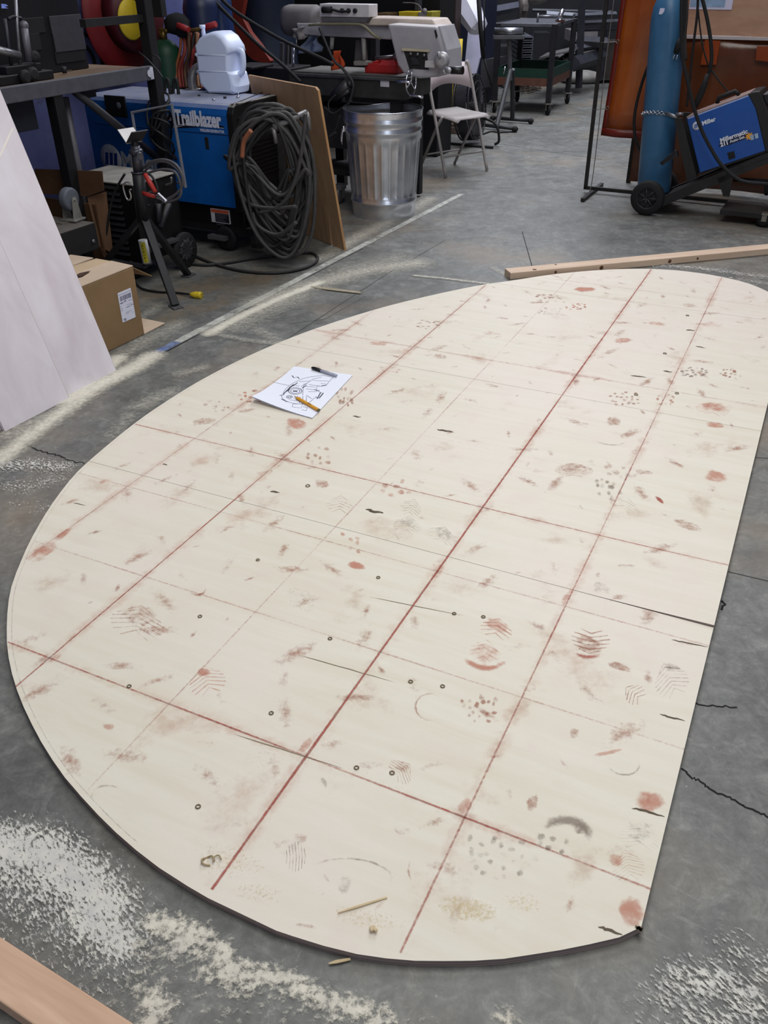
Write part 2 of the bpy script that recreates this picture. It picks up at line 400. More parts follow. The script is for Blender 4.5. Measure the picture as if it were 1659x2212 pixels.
dust('sawdust_drift', 'pale sawdust piles scattered on the floor under the lowest board edge',
     [([(335, 1995), (380, 2005), (430, 2025), (395, 2040)], .034, .95), ([(390, 2050), (350, 2110)], .03, .5), ([(300, 2045), (360, 2040), (330, 2075)], .04, .5), ([(440, 2030), (478, 2050), (492, 2085), (540, 2105), (600, 2110), (660, 2140), (740, 2175), (830, 2200)], .026, .95),
      ([(450, 2095), (500, 2110), (545, 2125)], .04, .75), ([(530, 2130), (470, 2200)], .05, .4), ([(335, 2160), (345, 2185), (320, 2230)], .032, .95), ([(285, 2120), (310, 2140)], .014, .7), ([(620, 2150), (760, 2200), (900, 2230)], .045, .5), ([(430, 2180), (560, 2200), (700, 2240)], .10, .33), ([(180, 2100), (270, 2140), (380, 2190)], .10, .33), ([(1090, 2200), (1110, 2240)], .03, .7)], SD1)
dust('sawdust_drift', 'swept sawdust smears on the floor in the lower right corner by the board',
     [([(1450, 2100), (1480, 2130), (1520, 2150)], .035, .7), ([(1500, 2110), (1560, 2120), (1620, 2150)], .05, .75), ([(1430, 2150), (1480, 2190), (1560, 2210), (1660, 2190)], .06, .62), ([(1580, 2040), (1620, 2070), (1665, 2090)], .05, .6), ([(1420, 2230), (1660, 2240)], .08, .5)], SD2)
dust('sawdust_drift', 'cream sawdust strip along the floor tape below the leaning birch sheets',
     [([(0, 995), (60, 945), (150, 880), (220, 830)], .06, .85), ([(150, 868), (215, 832), (290, 795), (330, 770)], .07, .95), ([(20, 940), (100, 905)], .10, .5), ([(225, 800), (262, 778)], .06, .6), ([(262, 770), (330, 730), (390, 700)], .08, .42), ([(255, 775), (160, 855)], .055, 1.0)], SD4)
dust('sawdust_drift', 'ragged white sawdust fan on the floor left of the board bulge',
     [([(0, 1010), (70, 1005), (140, 1010)], .07, .66), ([(0, 1050), (60, 1055), (125, 1035)], .08, .52), ([(30, 1090), (90, 1100)], .06, .42)], SD2)
dust('sawdust_drift', 'bright sawdust line swept beside the floor tape in mid floor',
     [([(452, 722), (520, 685), (600, 648), (690, 612)], .045, 1.0), ([(560, 655), (660, 620), (790, 585), (900, 570)], .13, .6), ([(500, 705), (640, 640)], .13, .5), ([(690, 560), (800, 500), (930, 430)], .09, .52), ([(745, 590), (860, 560)], .16, .42)], SD4)
dust('sawdust_drift', 'thin white scrape of dust on the floor beyond the board near the lumber',
     [([(895, 597), (960, 603), (1055, 615)], .022, .75), ([(1065, 580), (1100, 600)], .03, .5)], SD4)
dust('sawdust_drift', 'scuffed sawdust between the rounded far board end and the long lumber',
     [([(1420, 575), (1500, 580), (1560, 588), (1660, 600)], .07, .6), ([(1560, 600), (1660, 615)], .05, .52)], SD2)
dust('sawdust_drift', 'faint dusty streaks on the floor close to the upper left board curve',
     [([(300, 880), (370, 850)], .07, .45), ([(390, 810), (440, 795)], .05, .45), ([(560, 715), (600, 740)], .05, .42), ([(280, 900), (240, 950)], .05, .4), ([(430, 715), (520, 735), (600, 745)], .03, .5), ([(300, 690), (340, 665)], .05, .4)], SD4)

# ------------------------------------------------------------------ the half-oval plywood board with its chalk grid
OUT = [(5.0, .745), (4.922, .684), (4.734, .537), (4.564, .419), (4.396, .31), (4.153, .19), (4.0, .125), (3.779, .058), (3.556, .022), (3.35, .0), (3.019, .003), (2.691, .034), (2.48, .073), (2.252, .13), (2.013, .205), (1.798, .281), (1.506, .412), (1.21, .571), (1.0, .70), (.836, .816), (.633, .979), (.359, 1.248), (.161, 1.48), (-.01, 1.74), (-.17, 2.01), (-.379, 2.43), (-.548, 2.86), (-.64, 3.22), (-.755, 4.008), (-.784, 4.652), (-.762, 5.289), (-.66, 6.029), (-.482, 6.769), (-.221, 7.508), (.178, 8.365), (.8, 9.36), (1.29, 9.93), (1.759, 10.45), (2.331, 10.92), (2.945, 11.25), (3.604, 11.36), (4.268, 11.2), (4.68, 10.86), (5.0, 10.42)]
OC = [(p.x, p.y) for p in catmull([(a, c, 0) for a, c in OUT], 5)]
def span(bv):
    xs = []
    for (a0, b0), (a1, b1) in zip(OC, OC[1:] + OC[:1]):
        if (b0 - bv) * (b1 - bv) <= 0 and b0 != b1: xs.append(a0 + (a1 - a0) * (bv - b0) / (b1 - b0))
    return (min(xs), max(xs)) if xs else (3.4, 3.4)
SEAM = [.0015, 3.212, 6.452, 9.70, 11.355]
def lift(a, bv):
    if bv < 3.212: return 0.0
    s = max(0, min(1, (a - 3.9) / 1.1)); return .007 * s * s * max(0, 1 - (bv - 3.212) / 1.6)
def ply_mat():
    t = NT('birch_ply'); co = t.coord((1.0, 9.0, 1)); co1 = t.coord()
    n = t.noise(co, 2.2, 7, .62, .7); n2 = t.noise(co1, 1.3, 4, .55); n3 = t.noise(co1, 6, 5, .6)
    base = t.ramp(n, [(.3, (218, 210, 190)), (.55, (224, 218, 201)), (.75, (228, 223, 208))])
    base = t.mix(t.ramp(n2, [(.42, bw(0)), (.62, bw(.55))]), base, lin((230, 219, 208)))
    base = t.mix(t.ramp(n3, [(.55, bw(0)), (.75, bw(.35))]), base, lin((220, 202, 190)))
    oi = t.add('ShaderNodeObjectInfo'); base = t.mix(t.math('MULTIPLY', oi.outputs['Random'], .22), base, lin((232, 214, 204)))
    t.link(base, t.b.inputs['Base Color']); t.b.inputs['Roughness'].default_value = .55; t.b.inputs['Specular IOR Level'].default_value = .25
    t.bump(n, .06, .001); return t.m
PLY = ply_mat()
def edge_mat():
    t = NT('ply_edge'); co = t.coord((1, 1, 260)); n = t.noise(co, 1, 2, .5)
    t.link(t.ramp(n, [(.4, (122, 108, 106)), (.6, (158, 140, 132))]), t.b.inputs['Base Color']); t.b.inputs['Roughness'].default_value = .85; return t.m
EDGE = edge_mat()
BF = Matrix.Translation(Vector((GO.x, GO.y, 0))) @ Matrix.Rotation(math.atan2(-.16586, .33846), 4, 'Z')
board = thing('plywood_board', 'huge half-oval birch plywood board marked with a red chalk grid on the floor', 'plywood', (0, 0, 0), frame=BF)
for k in range(4):
    b0, b1 = SEAM[k] + .002, SEAM[k + 1] - .002; n = 30; nc = 14; b = MB(); top = []; bot = []
    for i in range(n + 1):
        f = i / n
        if k == 0: f = f ** 1.7
        if k == 3: f = 1 - (1 - f) ** 1.7
        bv = b0 + (b1 - b0) * f; a0, a1 = span(bv)
        top.append([b.P(g2w(a0 + (a1 - a0) * j / nc, bv, BT + lift(a0 + (a1 - a0) * j / nc, bv))) for j in range(nc + 1)])
        bot.append([b.P(g2w(a0 + (a1 - a0) * j / nc, bv, .001 + lift(a0 + (a1 - a0) * j / nc, bv))) for j in range(nc + 1)])
    b.cur = 0
    for i in range(n):
        for j in range(nc): b.F((top[i][j], top[i][j + 1], top[i + 1][j + 1], top[i + 1][j]))
    b.cur = 1
    for i in range(n):
        for j in range(nc): b.F((bot[i][j], bot[i + 1][j], bot[i + 1][j + 1], bot[i][j + 1]))
        b.F((top[i][0], top[i + 1][0], bot[i + 1][0], bot[i][0])); b.F((top[i][nc], bot[i][nc], bot[i + 1][nc], top[i + 1][nc]))
    for j in range(nc):
        b.F((top[0][j], bot[0][j], bot[0][j + 1], top[0][j + 1])); b.F((top[n][j], top[n][j + 1], bot[n][j + 1], bot[n][j]))
    b.build('panel', [PLY, EDGE], board)
ZD = [BT + .0004]
def gw(x, y):
    p = W(x, y, BT); d = p - GO; a = (d.x * GA.x + d.y * GA.y) / GA.length_squared; bv = (d.x * GB.x + d.y * GB.y) / GB.length_squared
    return a, bv
def inside(a, bv, m=.02):
    if bv < .01 or bv > 11.34 or a > 5.0 - m * .2: return False
    s = span(bv); return s[0] + m < a < s[1] - m * .3
def ab(a, bv, z=.0004): return g2w(a, bv, BT + lift(a, bv) + z)
def onb(x, y, z=.0004):
    a, bv = gw(x, y); return ab(a, bv, z)
CH_R = alpha_mat('chalk_red', (188, 88, 74), 120, .15, 1.0, .68, .95, (1, 1, 1), (170, 70, 60))
CH_B = alpha_mat('chalk_brown', (168, 112, 92), 55, .22, .80, .62, .95, (1, 1, 1), (184, 122, 98))
CH_G = alpha_mat('scuff_grey', (150, 132, 118), 55, .22, .80, .55, .95, (1, 1, 1), (140, 126, 116))
CH_P = alpha_mat('chalk_pink', (206, 128, 104), 32, .22, .80, .62, .95, (1, 1, 1), (204, 138, 116))
CH_H = alpha_mat('chalk_haze', (206, 136, 112), 22, .12, 1.0, .26, .95, (1, 1, 1), (212, 150, 124), nw=1.6)
def chalk(axis, c, lo, hi, st, w=.0034, var=.3, m=CH_R):
    b = MB(); b.dens = []; n = int((hi - lo) / .06); prev = None; ph = random.uniform(0, 9)
    for k in range(n + 1):
        t = lo + (hi - lo) * k / n; a, bv = (c, t) if axis == 'a' else (t, c)
        s = span(bv)
        if not (s[0] <= a <= s[1] + .001): prev = None; continue
        d = max(.12, st * (1 + var * noise.noise(Vector((t * 1.3 + ph, c * 7, 0))) * 1.6))
        hw = w * .5 / .377
        row = []
        for s_, dd in ((-2.6, 0), (-.7, d), (.7, d), (2.6, 0)):
            aa, bb = (a + s_ * hw, bv) if axis == 'a' else (a, bv + s_ * hw)
            row.append(b.P(ab(aa, bb, .0006))); b.dens.append(dd)
        if prev:
            for j in range(3): b.F((prev[j], prev[j + 1], row[j + 1], row[j]))
        prev = row
    b.build('chalk_haze' if m is CH_H else 'chalk_line', m, board)
for c_, lo_, hi_, s_ in ((0, 1.6, 8.1, .42), (1, .7, 9.8, .42), (3, .05, 11.3, .40), (4, .1, 11.3, .36)): chalk('a', c_, lo_, hi_, s_, .026, .9, CH_H)
for c_, s_ in ((1, .36), (4, .3), (7.03, .4)): chalk('b', c_, -.8, 5, s_, .022, .9, CH_H)
chalk('a', 0, 1.6, 8.1, .5); chalk('a', 1, .7, 9.8, .78); chalk('a', 2, .2, 11, .40, .0035); chalk('a', 3, .05, 11.3, .98, .004); chalk('a', 4, .1, 11.35, .6)
chalk('b', 1, .5, 5, .74); chalk('b', 2, -.3, 5, .42, .0038); chalk('b', 3, -.7, 5, .42, .0038); chalk('b', 4, -.8, 5, .7); chalk('b', 5, 1.0, 5, .24, .004); chalk('b', 7.03, -.5, 4.9, .5); chalk('b', 10.22, 1.6, 5, .34, .005); chalk('b', 8, .5, 4.9, .22, .004); chalk('b', 6, 1.5, 5, .18, .004)
# chalk haze close to the lines
def blob(b, x, y, w, h, ang, st, n=14, jag_=.25, z=.0005, flat=.55):
    ca, sa = math.cos(ang), math.sin(ang); c = b.P(onb(x, y, z)); b.dens.append(st); rings = []
    for rr, dd in ((flat, st * .85), (1.0, 0)):
        ring = []
        for k in range(n):
            t = 2 * PI * k / n; r = rr * (1 + random.uniform(-jag_, jag_) * .6); ex, ey = math.cos(t) * w / 2 * r, math.sin(t) * h / 2 * r
            ring.append(b.P(onb(x + ex * ca - ey * sa, y + ex * sa + ey * ca, z))); b.dens.append(dd)
        rings.append(ring)
    for k in range(n):
        b.F((c, rings[0][k], rings[0][(k + 1) % n])); b.F((rings[0][k], rings[1][k], rings[1][(k + 1) % n], rings[0][(k + 1) % n]))
def lugs(b, x, y, w, h, ang, st, nn, z=.0006, flat=.75):
    ca, sa = math.cos(ang), math.sin(ang); cols = max(2, int(round(math.sqrt(nn * 1.5)))); rows = max(2, int(round(nn / cols)))
    for i in range(cols):
        for j in range(rows):
            u = (i + .5 + random.uniform(-.42, .42)) / cols * 2 - 1; v = (j + .5 + random.uniform(-.42, .42)) / rows * 2 - 1
            if u * u + v * v > 1.05: continue
            ex, ey = u * w / 2, v * h / 2
            blob(b, x + ex * ca - ey * sa, y + ex * sa + ey * ca, w / cols * random.uniform(.75, 1.35), h / rows * random.uniform(.7, 1.25), ang, st * random.uniform(.6, 1.1), 8, .4, z, .5)
def chev(b, x, y, w, h, ang, st, nn=6, z=.0006, bend=.25):
    ca, sa = math.cos(ang), math.sin(ang)
    for k in range(nn):
        v = (k + .5) / nn * 2 - 1; hw = math.sqrt(max(.1, 1 - v * v)) * w / 2; th = h / nn * .28; prev = None
        for u in (-1, -.5, 0, .5, 1):
            ex = u * hw; ey = v * h / 2 + abs(u) * h * bend; row = []
            for o_, dd in ((-th, 0), (0, st), (th, 0)):
                row.append(b.P(onb(x + ex * ca - (ey + o_) * sa, y + ex * sa + (ey + o_) * ca, z))); b.dens.append(dd * random.uniform(.7, 1.1))
            if prev:
                for j in range(2): b.F((prev[j], prev[j + 1], row[j + 1], row[j]))
            prev = row
def arcm(b, x, y, w, h, ang, st, t0, t1, th=.12, z=.0006):
    ca, sa = math.cos(ang), math.sin(ang); prev = None; n = 14
    for k in range(n + 1):
        t = t0 + (t1 - t0) * k / n; e = math.sin(PI * k / n); row = []
        for r, dd in ((1 - th, 0), (1 - th * .3, st * e), (1 + th * .5, 0)):
            ex, ey = math.cos(t) * w / 2 * r, math.sin(t) * h / 2 * r
            row.append(b.P(onb(x + ex * ca - ey * sa, y + ex * sa + ey * ca, z))); b.dens.append(dd)
        if prev:
            for j in range(2): b.F((prev[j], prev[j + 1], row[j + 1], row[j]))
        prev = row
def mark(name, m, *ops):
    b = MB(); b.dens = []
    for fn, *a in ops: fn(b, *a)
    b.build(name, m, board)
R_ = math.radians
for x, y, w, h, an, st, m in ((95, 1190, 90, 40, -.55, .55, CH_P), (135, 1155, 60, 18, -.6, .6, CH_P), (225, 1040, 34, 12, -.4, .5, CH_P), (235, 1570, 34, 20, 0, .55, CH_P), (440, 910, 80, 22, -.15, .5, CH_B), (640, 915, 66, 32, .2, .62, CH_P),
                              (695, 1045, 46, 26, .1, .55, CH_B), (815, 742, 56, 12, .05, .55, CH_P), (950, 770, 46, 14, .1, .5, CH_B), (1262, 625, 62, 15, .02, .75, CH_P), (1345, 735, 60, 16, 0, .62, CH_P), (1325, 910, 46, 28, .1, .55, CH_B),
                              (1425, 1080, 30, 10, .75, .95, CH_R), (1545, 1030, 70, 34, .1, .65, CH_P), (1485, 1135, 90, 26, .35, .52, CH_B), (1545, 918, 60, 18, .1, .55, CH_P), (1300, 1270, 60, 36, .3, .42, CH_G), (1338, 1440, 70, 24, .3, .6, CH_B),
                              (1312, 1626, 96, 13, -.22, .6, CH_P), (1405, 1732, 86, 62, .1, .62, CH_P), (1330, 1858, 48, 40, .3, .6, CH_P), (1365, 1972, 78, 92, .1, .66, CH_P), (1150, 1735, 34, 50, .3, .55, CH_B), (770, 1222, 52, 22, .2, .8, CH_P),
                              (1240, 1585, 30, 34, .5, .5, CH_B), (700, 1690, 16, 34, -.4, .5, CH_G), (660, 1610, 60, 26, -.9, .6, CH_P), (1005, 1740, 60, 40, -.9, .5, CH_P), (1390, 1020, 60, 14, .1, .5, CH_B), (1490, 660, 50, 14, .1, .45, CH_B), (1420, 700, 60, 14, .1, .45, CH_P),
                              (1290, 770, 60, 14, .1, .4, CH_P), (1535, 700, 80, 18, .1, .4, CH_P), (1060, 720, 70, 14, .1, .36, CH_P), (690, 800, 60, 12, .1, .4, CH_B), (120, 1420, 50, 18, -.6, .5, CH_P), (945, 1235, 70, 26, -.9, .42, CH_P), (1225, 1290, 60, 22, -1, .5, CH_P), (870, 1795, 60, 30, .2, .4, CH_B), (650, 1810, 46, 34, .1, .42, CH_B), (660, 2000, 60, 14, .15, .5, CH_B)):
    mark('chalk_smudge', m, (blob, x, y, w, h, an, st))
for args in ((545, 856, 60, 26, 0, .85, 14, CH_P), (470, 878, 60, 26, .1, .55, 16, CH_B), (745, 856, 48, 42, .2, .7, 16, CH_B), (690, 985, 56, 42, .3, .6, 12, CH_B), (1035, 1527, 84, 68, .2, .68, 22, CH_B), (1080, 1850, 160, 100, .3, .5, 34, CH_G),
             (1185, 645, 66, 20, 0, .6, 18, CH_B), (1245, 663, 46, 16, 0, .8, 18, CH_P), (925, 701, 66, 20, 0, .65, 20, CH_B), (1190, 672, 60, 18, 0, .5, 16, CH_G), (1500, 804, 66, 22, 0, .85, 22, CH_G), (1574, 806, 36, 20, 0, .8, 12, CH_B), (1350, 862, 74, 32, 0, .65, 24, CH_B),
             (1438, 862, 42, 26, 0, .65, 14, CH_P), (1312, 1055, 62, 42, .2, .7, 16, CH_G), (860, 1055, 80, 36, .1, .72, 10, CH_P), (760, 1170, 54, 42, .5, .62, 8, CH_P), (1330, 1020, 70, 40, .3, .5, 12, CH_B), (585, 1010, 40, 24, 0, .45, 8, CH_B), (600, 830, 30, 20, 0, .4, 8, CH_B), (840, 800, 50, 18, 0, .5, 10, CH_P), (1590, 815, 30, 14, 0, .5, 8, CH_B)):
    mark('footprint', args[-1], (lugs, *args[:-1]))
mark('footprint', CH_G, (arcm, 1222, 1808, 116, 86, .1, 1.0, PI * 1.0, PI * 2.15, .55), (lugs, 1205, 1822, 84, 40, .2, .7, 9), (blob, 1255, 1790, 46, 40, .3, .5))
mark('footprint', CH_B, (chev, 300, 1335, 120, 64, .25, .6, 7), (blob, 300, 1330, 120, 70, .2, .42)); mark('footprint', CH_P, (chev, 445, 1462, 80, 56, -.3, .7, 7), (blob, 440, 1452, 40, 26, 0, .7))
mark('footprint', CH_B, (arcm, 425, 1270, 44, 34, .2, .8, -.6, PI * .8, .4)); mark('footprint', CH_B, (chev, 735, 1085, 56, 34, .1, .6, 6)); mark('footprint', CH_G, (chev, 890, 1092, 46, 34, .3, .6, 7)); mark('footprint', CH_G, (chev, 882, 1130, 60, 34, .2, .6, 7), (blob, 882, 1130, 60, 36, .2, .4))
mark('footprint', CH_G, (chev, 958, 1152, 70, 30, .4, .6, 8), (blob, 958, 1152, 66, 34, .4, .42)); mark('footprint', CH_G, (chev, 655, 1290, 70, 36, .7, .5, 8)); mark('footprint', CH_P, (chev, 1075, 1352, 70, 40, .3, .75, 5), (blob, 1075, 1350, 74, 40, .4, .55))
mark('footprint', CH_P, (arcm, 1050, 1412, 104, 70, .1, .95, .2, PI * .95, .4), (chev, 1048, 1400, 66, 44, .2, .5, 5), (blob, 1050, 1412, 96, 66, .1, .42))
mark('footprint', CH_R, (arcm, 1270, 1400, 74, 44, .1, .9, .15, PI * .9, .45)); mark('footprint', CH_B, (chev, 1275, 1390, 84, 52, .1, .75, 6, .0006, -.15), (blob, 1272, 1392, 88, 62, .1, .5)); mark('footprint', CH_B, (chev, 1365, 1495, 46, 40, -.9, .7, 5)); mark('footprint', CH_G, (chev, 1445, 1460, 74, 66, -.4, .6, 8), (blob, 1450, 1440, 50, 26, .3, .45))
mark('footprint', CH_B, (arcm, 930, 1528, 70, 62, .2, .6, 0, PI * 1.9, .22)); mark('footprint', CH_B, (chev, 872, 1662, 60, 40, .9, .7, 7), (blob, 868, 1660, 50, 36, .3, .42)); mark('footprint', CH_G, (arcm, 1345, 1645, 80, 60, .3, .6, -1.2, PI, .2), (chev, 1340, 1640, 60, 40, .3, .3, 6))
mark('footprint', CH_P, (chev, 1355, 1862, 70, 60, -.2, .6, 9)); mark('footprint', CH_G, (chev, 1385, 1800, 90, 56, .3, .45, 8), (blob, 1385, 1795, 96, 70, .2, .36)); mark('footprint', CH_G, (chev, 640, 1850, 66, 46, 1.55, .65, 7, .0006, .05), (blob, 630, 1825, 60, 40, .2, .36))
mark('footprint', CH_G, (arcm, 755, 1895, 190, 84, .05, .55, PI * .95, PI * 2.25, .14), (blob, 745, 1910, 40, 60, .5, .42)); mark('footprint', CH_B, (arcm, 900, 1880, 40, 60, 0, .6, PI * .6, PI * 1.3, .4)); mark('footprint', CH_B, (chev, 1240, 1014, 84, 28, .05, .75, 9, .0006, .1), (blob, 1240, 1012, 88, 32, .05, .45)); mark('footprint', CH_P, (chev, 1540, 880, 76, 24, .15, .7, 8), (blob, 1540, 878, 80, 28, .1, .55))
mark('footprint', CH_G, (arcm, 1318, 945, 80, 34, .1, .6, 0, PI, .2)); mark('footprint', CH_G, (chev, 1350, 1085, 60, 30, .3, .5, 6)); mark('footprint', CH_B, (chev, 1535, 1575, 50, 40, .3, .3, 5)); mark('footprint', CH_G, (arcm, 235, 1725, 80, 60, .2, .5, PI * .7, PI * 1.9, .25)); mark('footprint', CH_G, (chev, 560, 1640, 60, 60, .3, .35, 6))
b = MB(); b.dens = []
USED = []
def free(a, bv, r):
    if any((a - x) ** 2 + (bv - y) ** 2 < (r + r2) ** 2 for x, y, r2 in USED): return False
    USED.append((a, bv, r)); return True
for k in range(700):
    bv = random.uniform(.3, 11); s = span(bv); a = random.uniform(s[0] + .12, s[1] - .12)
    if not free(a, bv, .12): continue
    ww = random.uniform(.02, .12) / .377; st = random.uniform(.34, .62); c = b.P(ab(a, bv, .0003)); b.dens.append(st); r_ = []; an = random.uniform(0, 3)
    for j in range(9):
        t = 2 * PI * j / 9; ea, eb = math.cos(t) * ww, math.sin(t) * ww * .35; r_.append(b.P(ab(a + ea * math.cos(an) - eb * math.sin(an), bv + ea * math.sin(an) + eb * math.cos(an), .0003))); b.dens.append(0)
    for j in range(9): b.F((c, r_[j], r_[(j + 1) % 9]))
o = b.build('chalk_dust', CH_B, board); o['kind'] = 'stuff'
CH_S = alpha_mat('chalk_soft', (208, 150, 122), 14, .2, 1.0, .30, .95, (1, 1, 1), (190, 160, 130), nw=1.8)
b = MB(); b.dens = []
USED = []
for k in range(300):
    bv = random.uniform(.4, 11); s = span(bv); a = random.uniform(s[0] + .3, s[1] - .3)
    if not free(a, bv, .30): continue
    ww = random.uniform(.10, .26) / .377; st = random.uniform(.3, .7); an = random.uniform(0, 3); c = b.P(ab(a, bv, .0002)); b.dens.append(st); r_ = []
    for j in range(12):
        t = 2 * PI * j / 12; rr = random.uniform(.6, 1); ea, eb = math.cos(t) * ww * rr, math.sin(t) * ww * .5 * rr; aa, bb_ = a + ea * math.cos(an) - eb * math.sin(an), bv + ea * math.sin(an) + eb * math.cos(an)
        bb_ = min(max(bb_, .1), 11.2); s2 = span(bb_); aa = min(max(aa, s2[0] + .03), s2[1] - .03); r_.append(b.P(ab(aa, bb_, .0002))); b.dens.append(0)
    for j in range(12): b.F((c, r_[j], r_[(j + 1) % 12]))
o = b.build('chalk_dust', CH_S, board); o['kind'] = 'stuff'
# sawdust lying on the near end of the board
SDB = alpha_mat('sawdust_on_board', (222, 204, 160), 150, .42, .8, .75, .95, (1, 1, 1), (226, 212, 176))
b = MB(); b.dens = []
for x, y, w, h, st in ((500, 1860, 260, 150, .5), (560, 1930, 200, 80, .5), (800, 1985, 300, 80, .5), (1010, 1965, 220, 90, .62), (1130, 1950, 160, 80, .5), (440, 1830, 120, 80, .42), (700, 1930, 120, 60, .4)): blob(b, x, y, w, h, .15, st, 20, .3, .0004, .5)
o = b.build('sawdust', SDB, board); o['kind'] = 'stuff'
# seam lines / split knots / screws of the board
KN = mat('knot_dark', (98, 86, 70), .9, 0, .3, 30, 0)
KL = mat('grain_split', (140, 128, 104), .9, 0, .2, 30, 0)
def split(x0, y0, x1, y1, w):
    thin = w < 0; w = abs(w)
    b = MB(); p0, p1 = onb(x0, y0), onb(x1, y1); pts = [p0.lerp(p1, t) for t in (0, .12, .3, .55, .8, 1)]; ribbon(b, jag(pts, 2, w * .3), [w * e for e in (.1, .3, .6, .9, 1, .9, 1, .8, .6, .4, .1)], BT + .0008 + max(lift(*gw(x0, y0)), lift(*gw(x1, y1))))
    b.build('split_knot', KL if thin else KN, board)
for a_ in ((945, 928, 980, 934, .012), (790, 1101, 828, 1109, .013), (584, 1061, 604, 1065, .010), (763, 899, 780, 901, .009), (800, 1290, 1000, 1330, -.0022), (645, 1415, 850, 1473, -.0026), (505, 1586, 740, 1660, -.0026), (1425, 1543, 1480, 1558, .005), (1365, 1745, 1436, 1765, .006), (1480, 713, 1502, 714, .012), (1503, 748, 1524, 752, .01),
           (1432, 801, 1452, 804, .012), (1362, 811, 1396, 815, .010), (1450, 1382, 1530, 1398, .004), (1292, 2002, 1345, 2020, .006), (1375, 2002, 1386, 2012, .012), (158, 1086, 185, 1092, .003), (351, 1002, 362, 1005, .006)): split(*a_)
SCR = mat('screw_hole', (124, 112, 90), .6, .3, .2, 30, 0)
for x, y in ((586, 1541), (428, 1743), (279, 1483), (887, 1473), (956, 1483), (770, 1659), (847, 1670), (713, 1380), (432, 1332), (817, 1248), (981, 1326), (1044, 1333), (557, 1210), (1374, 853), (1462, 850), (1436, 764), (1485, 682), (665, 1050)):
    b = MB(); b.torus(onb(x, y, .0012), (0, 0, 1), .0048 if y > 1150 else .007, .0016, 12, 5); b.build('screw', SCR, board)
b = MB(); b.dens = []; prev = None
for k in range(95):       # pencil outline just inside the cut edge
    i = 60 + k; a, c = OC[i % len(OC)]; cx, cy = 3.0, 5.6; v = Vector((a - cx, c - cy)); v *= 1 - .035 / v.length; row = []
    for s_ in (-1, 0, 1):
        w_ = v * (1 + s_ * .006 / v.length); row.append(b.P(ab(cx + w_.x, cy + w_.y))); b.dens.append(.55 if s_ == 0 else 0)
    if prev:
        for j in range(2): b.F((prev[j], prev[j + 1], row[j + 1], row[j]))
    prev = row
b.build('pencil_line', alpha_mat('pencil', (120, 114, 108), 90, .2, .9, .5), board)

# ------------------------------------------------------------------ things lying on the board
SHEET = mat('paper', (236, 238, 248), .7, 0, .02, 3, 0, spec=.2); INK = mat('ink', (128, 132, 152), .8, 0, .25, 60, 0); INKD = mat('ink_dark', (76, 78, 92), .8, 0, .2, 60, 0)
pc = [onb(545, 870, 0), onb(675, 905, 0), onb(762, 812, 0), onb(636, 793, 0)]        # BL, BR, TR, TL
def pp(u, v, z=.0):     # u along the short lower-left edge, v away from it; the near-left corner curls up
    P = pc[0].lerp(pc[1], u).lerp(pc[3].lerp(pc[2], u), v); c = max(0, 1 - (u * 1.25 + v * 1.6)); P.z = BT + .004 + .020 * c ** 1.5 + .004 * max(0, .25 - v) * 4 * (1 - u) + z; return P
paper = thing('drawing', 'white paper with a pencil mechanism sketch curling on the plywood grid', 'drawing', tuple(pp(.5, .5)), frame=Matrix())
for nm, dz, k in (('sheet', 0, 0), ('sheet', -.0022, .25)):
    b = MB(); N = 12; g = [[b.P(pp(i / N, j / N, dz * (1 + max(0, 1 - j / 3)))) for i in range(N + 1)] for j in range(N + 1)]
    for j in range(N):
        for i in range(N): b.F((g[j][i], g[j][i + 1], g[j + 1][i + 1], g[j + 1][i]), True)
    b.build(nm, SHEET, paper)
# the sketch: strokes in paper coordinates (u right, v up), a mechanical head-like outline
def ink(b, uv, w=.004):
    pts = [pp(u, v, .0006) for u, v in uv]; prev = None
    for k, P in enumerate(pts):
        t = pts[min(k + 1, len(pts) - 1)] - pts[max(k - 1, 0)]; t.z = 0; t.normalize(); s_ = Vector((-t.y, t.x, 0)) * w * .5
        a = (b.P(P + s_), b.P(P - s_))
        if prev: b.F((prev[0], prev[1], a[1], a[0]))
        prev = a
def q2(x, y):   # photo pixel -> paper coordinate
    P = onb(x, y, 0); A, B, C_, D_ = pc; u, v = .5, .5
    for _ in range(8):
        f = A.lerp(B, u).lerp(D_.lerp(C_, u), v) - P; du = (B - A).lerp(C_ - D_, v); dv = (D_ - A).lerp(C_ - B, u); det = du.x * dv.y - du.y * dv.x
        u -= (f.x * dv.y - f.y * dv.x) / det; v -= (du.x * f.y - du.y * f.x) / det
    return u, v
bI = MB(); bD = MB()
def Z(pts): return [q2(500 + x * .1929, 740 + y * .1929) for x, y in pts]
